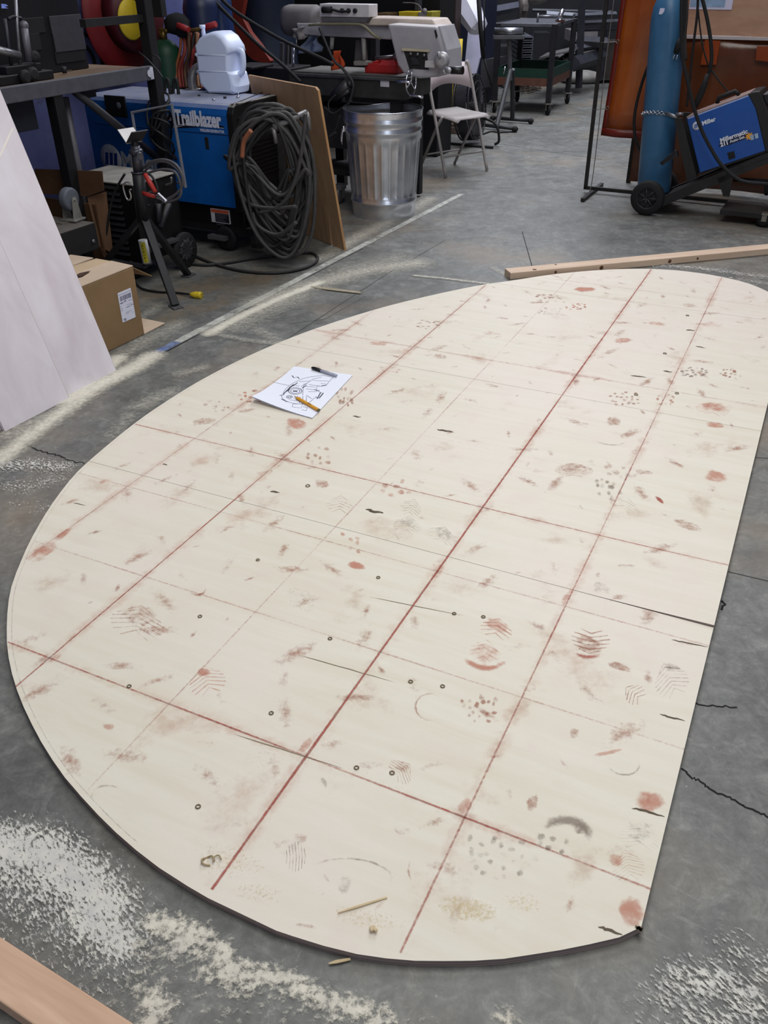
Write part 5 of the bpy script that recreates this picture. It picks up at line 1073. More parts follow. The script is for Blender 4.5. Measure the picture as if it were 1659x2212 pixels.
# ------------------------------------------------------------------ galvanized trash can
cb = S(828, 463, z=0); cf = S(830, 477.5, z=0); R0 = .216; cc = Vector((cf.x, cf.y, 0)) + (RINV @ Vector((0, 1, 0))).normalized() * R0
t = thing('trash_can', 'shiny galvanized steel trash can with vertical flutes and a dented rim', 'trash can', tuple(cc))
def canfn(a, r, h):
    if .135 < h < .50:
        k = min(1, (h - .135) / .02, (.50 - h) / .03); s_ = abs(math.sin(a * 14)); r = r - .007 * k * (s_ ** .35)
    d = math.cos(a - 2.55)
    if h > .60 and d > .75: e = (d - .75) / .25; h -= .016 * e * e * (h - .60) / .075; r -= .012 * e * (h - .60) / .075
    return r, h
prof = []
for h in [0, .004, .03, .06, .095, .10, .105, .112, .12, .135, .145, .155, .2, .25, .3, .35, .40, .44, .47, .48, .49, .50, .52, .535, .545, .555, .565, .58, .595, .605, .615, .625, .64, .66, .672]:
    r = R0 + (.262 - R0) * h / .672
    if .10 <= h <= .112: r += .006
    if .545 <= h <= .555 or .605 <= h <= .615: r += .006
    prof.append((r, h))
b = RB(); b.lathe(cc, prof, 224, cap=False, fn=canfn); b.lathe(cc, [(r - .0015, h) for r, h in prof[1:]], 112, cap=False, fn=lambda a, r, h: canfn(a, r, h)); b.lathe(cc + Vector((0, 0, .008)), [(R0 * .99, 0), (.01, .001)], 48); b.build('body', GALV, t)
b = RB(); pts = []
for k in range(96):
    a = 2 * PI * k / 96; r, h = canfn(a, .263, .672); pts.append(cc + Vector((math.cos(a) * r, math.sin(a) * r, h)))
b.tube(pts, .0045, 8, closed=True); b.build('rim', mat('rim_wire', (200, 202, 210), .25, 1, .05, 9, 0), t)
for ha in (math.radians(214), math.radians(62)):
    hr = .258; hp_ = cc + Vector((math.cos(ha) * hr, math.sin(ha) * hr, .55)); dx = Vector((math.cos(ha), math.sin(ha), 0)); dy = Vector((-dx.y, dx.x, 0))
    b = RB(); b.box(hp_ + dx * .006 + Vector((0, 0, .005)), (.012, .05, .035), ha); hpl = b.build('handle_plate', GALV, t, bevel=.003)
    b = RB(); b.tube(catmull([hp_ + dx * .012 + dy * .03, hp_ + dx * .022 + dy * .045 - Vector((0, 0, .05)), hp_ + dx * .022 + dy * .035 - Vector((0, 0, .085)), hp_ + dx * .022 - dy * .035 - Vector((0, 0, .085)), hp_ + dx * .022 - dy * .045 - Vector((0, 0, .05)), hp_ + dx * .012 - dy * .03], 5), .0045, 6); b.build('handle', CHROME, hpl)
b = RB(); rnd = random.Random(5)
for k in range(14):
    a, r = rnd.uniform(0, 6.28), rnd.uniform(0, .17); b.box(cc + Vector((math.cos(a) * r, math.sin(a) * r, .40 + rnd.uniform(0, .05))), (rnd.uniform(.04, .1), rnd.uniform(.03, .07), rnd.uniform(.01, .04)), R=Matrix.Rotation(rnd.uniform(0, 3), 3, 'Z') @ Matrix.Rotation(rnd.uniform(-.6, .6), 3, 'X'))
b.lathe(cc + Vector((0, 0, .36)), [(.2, 0), (.2, .03), (.1, .06), (.01, .07)], 20); o = b.build('trash_heap', mat('trash_mixed', (96, 84, 72), .8, 0, .5, 14), None); o['kind'] = 'stuff'; o['label'] = 'wood scraps and rubbish inside the galvanized trash can'; o['category'] = 'rubbish'

# ------------------------------------------------------------------ folding chair
w0, w1_ = W(963, 385), W(1052, 370); mid = (w0 + w1_) / 2; sx = (w1_ - w0).normalized(); rzc = math.atan2(sx.y, sx.x)
FR = Matrix.Translation(Vector((mid.x, mid.y, 0))) @ Matrix.Rotation(rzc, 4, 'Z')
t = thing('folding_chair', 'beige metal folding chair standing on the floor right of the trash can', 'chair', (0, 0, 0), frame=FR)
CHR = mat('chair_beige', (150, 143, 140), .45, 0, .12, 8, .03, dust=.35, dustcol=(164, 158, 154)); hw = (w1_ - w0).length / 2
def FB(): return MB(FR)
for s_ in (-1, 1): FB().tube(catmull([(s_ * hw, 0, .006), (s_ * hw, .155, .42), (s_ * hw * .98, .285, .765), (s_ * hw * .9, .30, .785)], 5), .0125, 10).build('front_leg', CHR, t)
for s_ in (-1, 1): FB().tube([(s_ * (hw - .03), .395, .006), (s_ * (hw - .03), .17, .36), (s_ * (hw - .03), .10, .44)], .0115, 10).build('rear_leg', CHR, t)
FB().tube([(-hw, .055, .15), (hw, .055, .15)], .007, 8).build('stretcher', CHR, t); FB().tube([(-hw + .03, .318, .13), (hw - .03, .318, .13)], .007, 8).build('stretcher', CHR, t)
b = FB(); N = 12; top = []; bo = []
for j in range(N + 1):
    v = j / N; y = -.055 + .385 * v; hwid = (.205 - .035 * v) if v > .15 else .205 - .05 * ((.15 - v) / .15) ** 2; r1 = []; r2 = []
    for i in range(N + 1):
        u = i / N * 2 - 1; dz = -.018 * (1 - u * u) * math.sin(PI * min(1, max(0, v))) + .012 * v; e = max(0, abs(u) - .86) / .14; z = .452 + dz - .02 * e * e - (.02 * ((.12 - v) / .12) ** 2 if v < .12 else 0)
        r1.append(b.P((u * hwid, y, z))); r2.append(b.P((u * hwid, y, min(z - .004, .432))))
    top.append(r1); bo.append(r2)
for j in range(N):
    for i in range(N): b.F((top[j][i], top[j][i + 1], top[j + 1][i + 1], top[j + 1][i]), True)
for j in range(N): b.F((top[j][0], top[j + 1][0], bo[j + 1][0], bo[j][0])); b.F((top[j][N], bo[j][N], bo[j + 1][N], top[j + 1][N]))
for i in range(N): b.F((top[0][i], bo[0][i], bo[0][i + 1], top[0][i + 1])); b.F((top[N][i], top[N][i + 1], bo[N][i + 1], bo[N][i]))
b.build('seat', CHR, t)
b = FB(); N = 14; fr_, bk = [], []
for i in range(N + 1):
    u = i / N * 2 - 1; c = .045 * (1 - u * u); zt_ = .79 + .012 * (1 - u * u); zb_ = .605 + .045 * (1 - u * u); y0 = lambda z: .155 + (z - .42) * .377 + c
    fr_.append([b.P((u * hw * .97, y0(zz), zz)) for zz in (zb_, (zb_ + zt_) / 2, zt_)]); bk.append([b.P((u * hw * .97, y0(zz) + .012, zz)) for zz in (zb_, (zb_ + zt_) / 2, zt_)])
for i in range(N):
    for k in range(2): b.F((fr_[i][k], fr_[i + 1][k], fr_[i + 1][k + 1], fr_[i][k + 1]), True); b.F((bk[i][k], bk[i][k + 1], bk[i + 1][k + 1], bk[i + 1][k]), True)
    for k in (0, 2): b.F((fr_[i][k], bk[i][k], bk[i + 1][k], fr_[i + 1][k]))
b.build('backrest', mat('chair_back', (184, 170, 172), .4, 0, .08, 6, .02), t)

# ------------------------------------------------------------------ horizontal band saw
sq = 5.62
t = thing('band_saw', 'grey horizontal metal band saw with a dark bed and boxy cutting head', 'band saw', (-3.2, sq, 0))
BED = mat('saw_bed', (58, 58, 56), .55, .3, .3, 12, .1, dust=.6, dustcol=(120, 118, 112)); SDK = mat('saw_dark', (26, 26, 28), .6, 0, .3, 10, .1)
zb_ = S(800, 160, q=sq).z; zt_ = S(800, 158, q=sq).z
P0 = S(655, 160, q=sq); P1 = S(872, 166, q=sq)
b = RB(); b.bx((P0.x - .1, sq, .70), (P1.x, sq + .42, P1.z - .012)); b.build('bed', BED, t, bevel=.006)
b = RB(); b.bx((P0.x - .1, sq - .012, P1.z - .028), (P1.x + .012, sq + .43, P1.z - .010)); b.bx((P0.x - .1, sq + .012, P1.z - .010), (P1.x - .01, sq + .40, P1.z)); b.build('table_plate', mat('table_steel', (92, 92, 92), .45, .6, .25, 20, .06, dust=.5), t, bevel=.002)
L0, L1 = S(822, 173, q=sq), S(841, 188, q=sq); b = RB(); b.bx((L0.x, sq - .003, L1.z), (L1.x, sq, L0.z)); b.build('plate_label', mat('label_dim', (196, 192, 200)), t)
for xx in (P0.x + .02, P1.x - .12):
    for yy in (.03, .36): b = RB(); b.bx((xx, sq + yy, .12 if yy < .1 else .02), (xx + .07, sq + yy + .05, .70)); b.build('leg', SDK, t)
b = RB(); b.bx((P0.x - .05, sq + .05, .17), (P1.x - .06, sq + .38, .21)); b.bx((P0.x - .02, sq + .02, .36), (P1.x - .3, sq + .36, .62)); b.build('base_tray', mat('tray_dark', (44, 44, 44), .6, .2, .3, 12), t)
c = S(735, 428, q=sq - .06); b = RB(); b.lathe((c.x - .012, c.y, .06), [(.03, 0), (.055, .003), (.055, .021), (.03, .024)], 18, (1, 0, 0)); b.bx((c.x - .03, c.y - .03, .10), (c.x + .03, c.y + .04, .135)); b.bx((c.x - .03, c.y - .01, .04), (c.x - .024, c.y + .02, .11)); b.bx((c.x + .024, c.y - .01, .04), (c.x + .03, c.y + .02, .11)); b.build('caster', mat('caster_zinc', (104, 104, 106), .5, .4), t)
def poly(px, q, dq, name, m, bev=.006, parent=None):
    b = RB(); b.ext([S(x, y, q=q) for x, y in px], (0, dq, 0)); return b.build(name, m, parent or t, bevel=bev)
poly([(640, 50), (700, 52), (800, 55), (852, 57), (843, 86), (790, 82), (700, 78), (646, 74)], sq + .08, .16, 'beam', GREYP)
poly([(690, 38), (800, 38), (934, 42), (945, 58), (845, 56), (690, 53)], sq + .05, .24, 'beam_cover', mat('cover_beige', (196, 182, 172), .45, 0, .15, 8, .04), .008)
poly([(836, 52), (944, 58), (962, 128), (960, 150), (950, 166), (905, 170), (872, 160), (858, 140)], sq - .10, .22, 'head', GREYP, .014)
poly([(944, 58), (950, 56), (966, 108), (968, 150), (960, 150)], sq - .08, .22, 'head_side', GREYP, .004)
poly([(938, 66), (941, 64), (945, 78), (942, 84)], sq - .104, .004, 'side_vent', SDK, 0)
poly([(872, 110), (922, 113), (926, 151), (884, 148)], sq - .104, .01, 'guide_recess', SDK, .002)
poly([(867, 104), (928, 108), (926, 113), (867, 110)], sq - .112, .02, 'guide_lip', mat('lip_cream', (186, 176, 150), .5), .002)
poly([(918, 131), (940, 133), (938, 147), (917, 146)], sq - .125, .03, 'guide_block', mat('block_pale', (176, 174, 176), .5), .003)
poly([(886, 125), (900, 126), (906, 140), (890, 140)], sq - .112, .012, 'guide_arm', DSTEEL, .002)
for x, y in ((888, 116), (903, 117), (917, 119)): b = RB(); b.lathe(S(x, y, q=sq - .11), [(.009, 0), (.009, .01), (.004, .012)], 8, (0, -1, 0)); b.build('guide_bolt', STEEL, t)
c = S(955, 130, q=sq - .12); b = RB(); b.lathe(c, [(.045, 0), (.05, .01), (.045, .03), (.02, .034)], 20, (.3, -1, 0)); b.cyl(c + Vector((0, -.03, .01)), c + Vector((-.01, -.04, .05)), .010, 8); b.build('tension_wheel', mat('knob_alu', (170, 168, 172), .4, .5), t)
b = RB(); b.tube([S(966, 150, q=sq - .16), S(976, 152, q=sq - .16), S(1000, 152, q=sq - .16)], [.014, .022, .024], 12); b.build('grip_handle', mat('grip_black', (18, 18, 20), .3), t)
b = RB(); b.tube([S(962, 148, q=sq - .17), S(976, 154, q=sq - .17)], [.012, .018], 10); b.tube([S(958, 152, q=sq - .16), S(962, 160, q=sq - .16)], [.014, .01], 8); b.build('lever_knob', mat('knob_alu', (170, 168, 172)), t)
poly([(690, 8), (797, 10), (797, 38), (690, 36)], sq + .0, .12, 'control_box', mat('box_pale', (198, 194, 196), .5, 0, .15, 10, .05), .004); cbx = [o for o in t.children if o.name.startswith('control_box')][0]
poly([(692, 37), (796, 39), (790, 50), (697, 48)], sq - .0, .10, 'control_box_base', mat('box_grey', (92, 90, 94), .5), .003)
for x in (740, 754, 768): b = RB(); b.lathe(S(x, 23, q=sq), [(.014, 0), (.014, .012), (.008, .014)], 14, (0, -1, 0)); b.build('push_button', SDK, cbx)
b = RB(); b.tube(catmull([S(697, 20, q=sq - .01), S(715, 20, q=sq - .015), S(735, 25, q=sq - .015), S(752, 24, q=sq - .015)], 5), .008, 6); b.tube([S(697, 21, q=sq - .01), S(716, 21, q=sq - .012)], .02, 8); b.build('control_cord', BLK2, t)
c = S(655, 45, q=sq + .2); b = RB(); b.lathe(c + Vector((-.15, 0, 0)), [(.05, 0), (.09, .01), (.10, .05), (.10, .26), (.06, .29)], 20, (1, 0, 0)); b.build('motor', mat('motor_grey', (92, 88, 90), .6, .1, .25, 12, .06, dust=.7, dustcol=(140, 134, 130)), t)
for xa, ya, xb, yb in ((718, 80, 716, 106), (785, 82, 787, 132)): b = RB(); b.tube([S(xa, ya, q=sq + .1), S(xb, yb, q=sq + .1)], [.016, .013], 8); b.build('guide_post', mat('post_pale', (150, 148, 146), .5), t)
poly([(768, 86), (783, 86), (786, 134), (765, 134)], sq + .14, .06, 'vise_post', mat('vise_grey', (84, 82, 82), .5), .004)
poly([(763, 132), (788, 134), (790, 142), (764, 142)], sq + .06, .1, 'vise_jaw', mat('vise_pale', (130, 126, 120), .5), .004)
poly([(800, 80), (812, 80), (812, 138), (800, 138)], sq + .3, .06, 'rear_post', mat('vise_dark', (56, 58, 64), .5), .003)
b = RB(); b.tube(catmull([S(668, 54, q=sq + .04), S(700, 52, q=sq + .0), S(760, 52, q=sq - .01), S(785, 56, q=sq - .02), S(805, 74, q=sq + .02), S(822, 84, q=sq + .06)], 6), .009, 6); b.build('coolant_hose', mat('hose_olive', (130, 126, 104), .5), t)
hc_ = S(888, 178, q=sq - .12); b = RB(); axh = Vector((1, .04, 0)); b.torus(hc_, axh, .078, .006, 32, 8); b.cyl(hc_, hc_ - axh.normalized() * .10, .010, 8)
uu = axh.normalized().orthogonal().normalized(); ww = axh.normalized().cross(uu)
for k in range(3): a = 2 * PI * k / 3 + .6; b.cyl(hc_, hc_ + (uu * math.cos(a) + ww * math.sin(a)) * .078, .005, 6)
b.build('hand_wheel', CHROME, t); b = RB(); b.cyl(hc_ + Vector((0, 0, -.076)), hc_ + Vector((.085, .0, -.082)), .009, 10); b.build('crank_handle', CHROME, t)
b = RB(); c = S(745, 200, q=sq - .05); b.tube([S(728, 214, q=sq - .05), S(755, 195, q=sq - .05)], [.012, .016], 8); b.tube([S(722, 210, q=sq - .03), S(756, 180, q=sq - .03)], [.035, .045], 10); b.ball(S(756, 180, q=sq - .06), .025, 8); b.build('feed_cylinder', mat('feed_steel', (70, 70, 72), .4, .5), t)
for (pts, r) in (([(690, 60), (720, 128), (740, 148), (762, 178), (760, 205), (752, 226)], .009), ([(700, 230), (720, 245), (740, 232), (760, 218)], .006), ([(725, 205), (710, 222), (712, 245)], .006), ([(735, 250), (722, 285), (700, 300)], .006), ([(712, 296), (726, 286)], .012)):
    RB().tube(catmull([S(x, y, q=sq - .08) for x, y in pts], 6), r, 6).build('saw_hose', mat('hose_dim', (52, 52, 54), .6), t)
rt = thing('tool_tray', 'red plastic tray of tools standing on the band saw table', 'tray', tuple(S(820, 150, q=sq + .2)))
zz = P1.z + .001; A_, B_ = S(788, 148, q=sq + .10), S(858, 148, q=sq + .10)
b = RB(); b.bx((A_.x, sq + .10, zz), (B_.x, sq + .30, zz + .012)); b.bx((A_.x, sq + .10, zz), (B_.x, sq + .108, zz + .06)); b.bx((A_.x, sq + .292, zz), (B_.x, sq + .30, zz + .06)); b.bx((A_.x, sq + .1, zz), (A_.x + .008, sq + .3, zz + .06)); b.bx((B_.x - .008, sq + .1, zz), (B_.x, sq + .3, zz + .06)); b.build('tray', RED, rt, bevel=.002)
b = RB(); b.ext([(A_.x + .10, sq + .098, zz + .05), (B_.x - .01, sq + .098, zz + .05), (B_.x - .03, sq + .098, zz + .085), (A_.x + .13, sq + .098, zz + .075)], (0, .01, 0)); b.build('scoop', mat('red_bright', (190, 54, 56), .4), rt)
b = RB(); b.tube([(A_.x + .03, sq + .2, zz + .08), (A_.x + .16, sq + .22, zz + .09)], .014, 8); b.ball((A_.x + .18, sq + .22, zz + .09), .03, 8); b.build('tool', mat('tool_grey', (120, 116, 120), .4, .5), rt)
b = RB(); b.ball((B_.x - .05, sq + .24, zz + .10), .032, 8, (1, 1, 1.2)); b.build('tool', mat('tool_white', (186, 182, 184), .4), rt)
def rag(name, label, px, q, m, seed=1, amp=.02, parent=None):
    rnd = random.Random(seed); A, B, C_, D_ = [S(x, y, q=q) for x, y in px]; b = RB(); N = 9; g = []
    for j in range(N + 1):
        r = []
        for i in range(N + 1):
            u, v = i / N, j / N; P = A.lerp(B, u).lerp(D_.lerp(C_, u), v); P.y += amp * math.sin(u * 9 + seed + v * 2) * (1 - .3 * v) + rnd.uniform(-.006, .006); P.x += amp * .4 * math.sin(v * 7 + u * 3); r.append(b.P(P))
        g.append(r)
    for j in range(N):
        for i in range(N): b.F((g[j][i], g[j][i + 1], g[j + 1][i + 1], g[j + 1][i]), True)
    o = b.build(name, m); md = o.modifiers.new('th', 'SOLIDIFY'); md.thickness = .004; return tag(o, label, 'rag')
rag('shop_rag', 'orange shop rag draped on the band saw table', ((717, 110), (738, 109), (745, 146), (716, 152)), sq + .05, mat('rag_orange', (186, 74, 36), .9, 0, .2, 20), 2)
rag('shop_rag', 'pale blue rag bunched under the band saw motor', ((668, 75), (688, 82), (694, 112), (645, 115)), sq + .12, mat('rag_blue', (110, 122, 150), .9, 0, .25, 14), 3, .03)
rag('plastic_film', 'torn grey plastic film hanging from the band saw motor', ((634, 62), (662, 55), (660, 84), (636, 86)), sq + .08, mat('film_grey', (130, 124, 126), .5, 0, .3, 14), 5, .03)
b = RB(); b.tube([S(640, 84, q=sq + .07), S(641, 100, q=sq + .07)], .006, 6); tag(b.build('steel_pin', STEEL), 'thin bright steel pin standing under the torn grey film', 'pin')

# clutter between generator and saw
oq = 6.4
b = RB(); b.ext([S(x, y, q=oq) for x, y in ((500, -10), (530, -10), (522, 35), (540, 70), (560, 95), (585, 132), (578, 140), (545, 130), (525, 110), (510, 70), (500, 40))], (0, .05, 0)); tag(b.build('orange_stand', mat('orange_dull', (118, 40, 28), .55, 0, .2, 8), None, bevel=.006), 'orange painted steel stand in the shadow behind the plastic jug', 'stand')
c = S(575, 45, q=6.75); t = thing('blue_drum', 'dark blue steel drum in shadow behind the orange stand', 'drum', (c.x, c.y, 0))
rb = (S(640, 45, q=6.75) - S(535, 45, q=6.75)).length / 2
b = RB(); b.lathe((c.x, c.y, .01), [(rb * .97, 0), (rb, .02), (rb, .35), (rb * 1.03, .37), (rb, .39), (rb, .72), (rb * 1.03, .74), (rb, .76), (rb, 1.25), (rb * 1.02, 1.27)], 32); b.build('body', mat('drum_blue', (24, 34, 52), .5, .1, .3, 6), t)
b = RB()
for k, (xa, w_) in enumerate(((604, 7), (616, 6), (625, 5))): b.ext([S(xa, 92, q=6.0 + .05 * k), S(xa + w_, 93, q=6.0 + .05 * k), S(xa + w_ - 2, 172, q=6.0 + .05 * k), S(xa - 1, 172, q=6.0 + .05 * k)], (0, .02, 0))
tag(b.build('steel_channel', mat('channel_grey', (96, 92, 92), .5, .3, .3, 10), None), 'worn grey steel channel standing left of the band saw', 'channel')
b = RB(); b.cyl(S(634, 100, q=5.9), S(634, 175, q=5.9), .010, 8); tag(b.build('chrome_bar', CHROME), 'slim bright chrome bar standing beside the grey steel channel', 'bar')
for pts, lab in (([(452, -10), (478, 18), (520, 60), (560, 98), (610, 140), (650, 178)], 'lower of two black cables slanting across behind the plastic jug'), ([(470, -10), (505, 22), (560, 58), (620, 92), (690, 124), (720, 140)], 'upper of two black cables slanting towards the band saw')):
    tag(RB().tube(catmull([S(x, y, q=5.3) for x, y in pts], 6), .011, 6).build('hanging_cable', BLK2), lab, 'cable')
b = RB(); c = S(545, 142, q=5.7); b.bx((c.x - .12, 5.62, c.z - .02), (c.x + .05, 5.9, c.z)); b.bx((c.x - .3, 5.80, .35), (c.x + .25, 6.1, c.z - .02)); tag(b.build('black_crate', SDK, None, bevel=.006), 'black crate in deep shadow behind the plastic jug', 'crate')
jg = S(948, 300, q=6.5); zb2 = 0
t = thing('fuel_can', 'red plastic fuel can on the floor behind the trash can', 'fuel can', tuple(S(940, 315, z=0)))
fc = S(940, 316, z=0); b = RB(); b.ext([S(x, y, q=fc.y) for x, y in ((914, 318), (914, 272), (920, 266), (930, 285), (930, 310), (932, 312)) ] , (0, .16, 0)); b.ext([S(x, y, q=fc.y) for x, y in ((914, 266), (919, 266), (930, 301), (930, 311), (926, 312), (925, 302), (918, 280), (914, 278))], (0, .12, 0)); b.build('body', mat('fuel_red', (150, 34, 54), .4), t, bevel=.008)

# steel column, yellow poles, panels behind the chair
b = RB(); P0 = S(955, 120, Y=9.7); b.bx((P0.x - .05, P0.y + .12, 0), (P0.x + .08, P0.y + .26, 3.2)); tag(b.build('steel_column', mat('column_brown', (50, 36, 34), .6, 0, .25, 6), None, bevel=.004), 'dark brown steel column behind the band saw head', 'column')
b = RB(); b.ext([S(x, y, Y=9.1) for x, y in ((953, 190), (972, 190), (972, 262), (953, 262))], (0, .03, 0)); tag(b.build('wood_offcut', mat('offcut_rose', (120, 88, 84), .8), None), 'reddish wooden offcut standing behind the folding chair', 'offcut')
P0 = S(986, 288, z=0); yy = P0.y; t = thing('yellow_pole', 'tall yellow pole on a small wooden foot behind the folding chair', 'pole', tuple(P0))
b = RB(); q_ = yy; a, d_ = S(987, 84, q=q_), S(984, 284, q=q_); b.tube([Vector((d_.x, q_, .05)), Vector((d_.x + .02, q_, a.z))], .024, 12); b.build('pole', YEL, t)
b = RB(); b.bx((P0.x - .09, P0.y - .05, .002), (P0.x + .07, P0.y + .09, .06)); b.bx((P0.x - .06, P0.y - .03, .06), (P0.x + .05, P0.y + .06, .09)); b.build('foot', mat('foot_wood', (106, 92, 80), .8), t, bevel=.004)
b = RB(); b.cyl(S(976, 96, q=q_ + .15), S(978, 126, q=q_ + .15), .02, 10); b.cyl(S(978, 126, q=q_ + .15), Vector((S(978, 126, q=q_ + .15).x, q_ + .15, .01)), .014, 8); tag(b.build('short_pole', mat('pole_dim', (150, 130, 40), .5)), 'shorter dull yellow pole behind the band saw head', 'pole')
b = RB(); b.tube(catmull([S(950, 70, q=yy - .3), S(966, 85, q=yy - .3), S(976, 105, q=yy - .25), S(988, 135, q=yy - .25), S(994, 150, q=yy - .3)], 6), [.008] * 12 + [.014] * 13, 7); tag(b.build('air_hose', mat('hose_brown', (84, 64, 50), .6)), 'brown air hose hanging behind the band saw handle', 'hose')
P0, P1 = S(975, 20, Y=11.4), S(1042, 20, Y=11.4)
b = RB(); b.bx((P0.x, P0.y, 0), (P1.x + .05, P0.y + .5, 2.2)); tag(b.build('blue_cabinet', mat('cabinet_navy', (28, 33, 52), .5, 0, .2, 4), None, bevel=.006), 'tall dark navy cabinet behind the yellow pole', 'cabinet')
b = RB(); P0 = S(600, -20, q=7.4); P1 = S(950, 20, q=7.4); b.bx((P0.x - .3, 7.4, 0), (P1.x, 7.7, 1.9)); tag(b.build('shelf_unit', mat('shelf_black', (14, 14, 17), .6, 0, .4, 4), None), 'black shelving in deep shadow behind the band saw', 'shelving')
b = RB(); c = S(940, 100, q=7.3); b.bx((S(902, 40, q=7.3).x, 7.25, .4), (S(909, 40, q=7.3).x, 7.32, 2.2)); tag(b.build('shelf_post', mat('post_slate', (52, 54, 62), .5)), 'slate grey upright post behind the band saw beam', 'post')
bq = 7.15
for (xa, xb, ya, yb, m_, lab) in ((816, 838, 28, 42, mat('bin_brown', (104, 78, 50), .7), 'brown parts bin behind the band saw beam'), (863, 904, 25, 42, YEL, 'wide yellow parts bin behind the band saw beam'), (917, 931, 25, 42, mat('bin_olive', (160, 150, 50), .6), 'narrow yellow parts bin above the band saw head')):
    P0, P1 = S(xa, ya, q=bq), S(xb, yb, q=bq); b = RB(); b.ext([(P0.x, bq, P1.z - .05), (P1.x, bq, P1.z - .05), (P1.x + .01, bq, P0.z), (P0.x - .01, bq, P0.z)], (0, .16, 0)); tag(b.build('parts_bin', m_, None, bevel=.004), lab, 'bin')
b = RB(); P0, P1 = S(810, 42, q=bq - .05), S(935, 42, q=bq - .05); b.bx((P0.x, bq - .03, P0.z - .09), (P1.x, bq + .25, P0.z - .06)); tag(b.build('bin_shelf', SDK), 'dark shelf carrying the yellow parts bins', 'shelf')
b = RB(); c = S(912, 34, q=bq - .02); b.box(c, (.06, .05, .05), .5); b.ball(c + Vector((.02, 0, .03)), .025, 8); b.tube(catmull([c, S(908, 15, q=bq), S(895, 7, q=bq), S(870, 6, q=bq)], 5), .004, 5); tag(b.build('cable_connector', mat('conn_grey', (110, 104, 104), .5)), 'grey cable connector hanging between the yellow bins', 'connector')

# ------------------------------------------------------------------ floor fan
fc = S(1016, 222, Y=8.9); ff = S(1020, 262, z=0)
t = thing('floor_fan', 'round black wire floor fan behind the folding chair', 'fan', tuple(S(1015, 270, z=0)))
ctr = S(1016, 205, Y=8.75); axf = (RINV @ Vector((1, -.42, .12))).normalized(); fr_ = .275; ctr.z = fr_ + .045
uu = axf.orthogonal().normalized(); ww = axf.cross(uu); WIRE = mat('fan_wire', (46, 46, 50), .4, .3, .2, 20)
b = RB()
for off in (-.07, .07):
    b.torus(ctr + axf * off, axf, fr_, .008, 36, 6)
    for rr in (.22, .16, .10): b.torus(ctr + axf * (off * (1.5 - rr)), axf, rr, .0022, 28, 4)
    for k in range(36):
        a = 2 * PI * k / 36; d_ = uu * math.cos(a) + ww * math.sin(a); d2 = uu * math.cos(a + .35) + ww * math.sin(a + .35); b.tube([ctr + axf * off + d_ * fr_, ctr + axf * (off * 1.4) + d2 * .14, ctr + axf * (off * 1.45) + d2 * .05], .0022, 4, cap=False)
for k in range(16):
    a = 2 * PI * k / 16; d_ = uu * math.cos(a) + ww * math.sin(a); b.cyl(ctr + axf * -.07 + d_ * fr_, ctr + axf * .07 + d_ * fr_, .003, 5)
b.build('cage', WIRE, t)
for k in range(3):
    a = 2 * PI * k / 3; d_ = uu * math.cos(a) + ww * math.sin(a); e_ = axf.cross(d_); RB().ext([ctr + d_ * .04 - e_ * .03 - axf * .02, ctr + d_ * .24 - e_ * .10 - axf * .03, ctr + d_ * .25 + e_ * .06 + axf * .03, ctr + d_ * .04 + e_ * .03 + axf * .02], axf * .003).build('blade', mat('fan_blade', (104, 100, 102), .4, .5), t)
b = RB(); b.cyl(ctr - axf * .09, ctr + axf * .10, .05, 14); b.build('motor', BLK2, t)
b = RB(); b.torus(ctr, axf, fr_ + .01, .04, 28, 4) if False else b.lathe(ctr - axf * .05, [(fr_ + .006, 0), (fr_ + .006, .10)], 36, axf, cap=False); b.build('drum_band', mat('fan_band', (40, 40, 44), .35), t)
b = RB(); g0 = ctr + axf * .0 + Vector((0, 0, -fr_)); b.tube(catmull([ctr + ww * fr_ * .6 + axf * .1 if False else ctr + axf * .08 + Vector((0, .1, -.1)), ctr + axf * .26 + Vector((0, .0, -.16)), ctr + axf * .30 + Vector((0, 0, -.30)), Vector((ctr.x + axf.x * .26, ctr.y + axf.y * .26, .015))], 5), .012, 6); b.tube([Vector((ctr.x - .22, ctr.y - .1, .014)), Vector((ctr.x + .3, ctr.y - .12, .014))], .012, 6); b.build('stand', BLK2, t)

# ------------------------------------------------------------------ duct, white panel, mast
t = thing('clear_duct', 'shiny plastic wrapped white duct hanging down from above', 'duct', tuple(S(1015, 60, Y=10.0)))
b = RB(); a, d_ = S(985, -30, Y=10.2), S(1034, 60, Y=9.9); ax = (d_ - a).normalized(); b.tube([a - ax * .6, a, a.lerp(d_, .5), d_], [.16, .155, .14, .10], 7, sm=False); b.tube([d_, d_ + ax * .03, d_ + ax * .05], [.10, .06, .02], 7, sm=False); b.build('sleeve', mat('film_white', (220, 220, 236), .22, 0, .06, 6, .05, spec=.6), t)
b = RB(); b.ext([S(x, y, Y=10.5) for x, y in ((1012, 58), (1040, 50), (1044, 120), (1036, 126), (1025, 170), (1003, 150))], (0, .03, 0)); tag(b.build('white_panel', mat('panel_white', (196, 196, 220), .6, 0, .12, 6), None), 'white board standing behind the black mast stand', 'panel')
P0 = S(1052, 200, z=0); t = thing('mast_stand', 'thin black mast stand in front of the hanging white duct', 'stand', tuple(P0))
b = RB(); q_ = P0.y; b.tube([S(1030, -30, q=q_), S(1036, 60, q=q_), S(1042, 130, q=q_), S(1052, 150, q=q_)] if False else [S(1032, -30, Y=9.7), S(1038, 60, Y=9.7), S(1044, 125, Y=9.7)], .022, 8); b.tube([S(1044, 120, Y=9.7), S(1062, 186, Y=9.7)], .010, 8); b.cyl(S(1045, -20, Y=9.75), S(1047, 100, Y=9.75), .008, 6); b.build('mast', BLK2, t)
b = RB(); c = W(1062, 190); c = RINV @ c
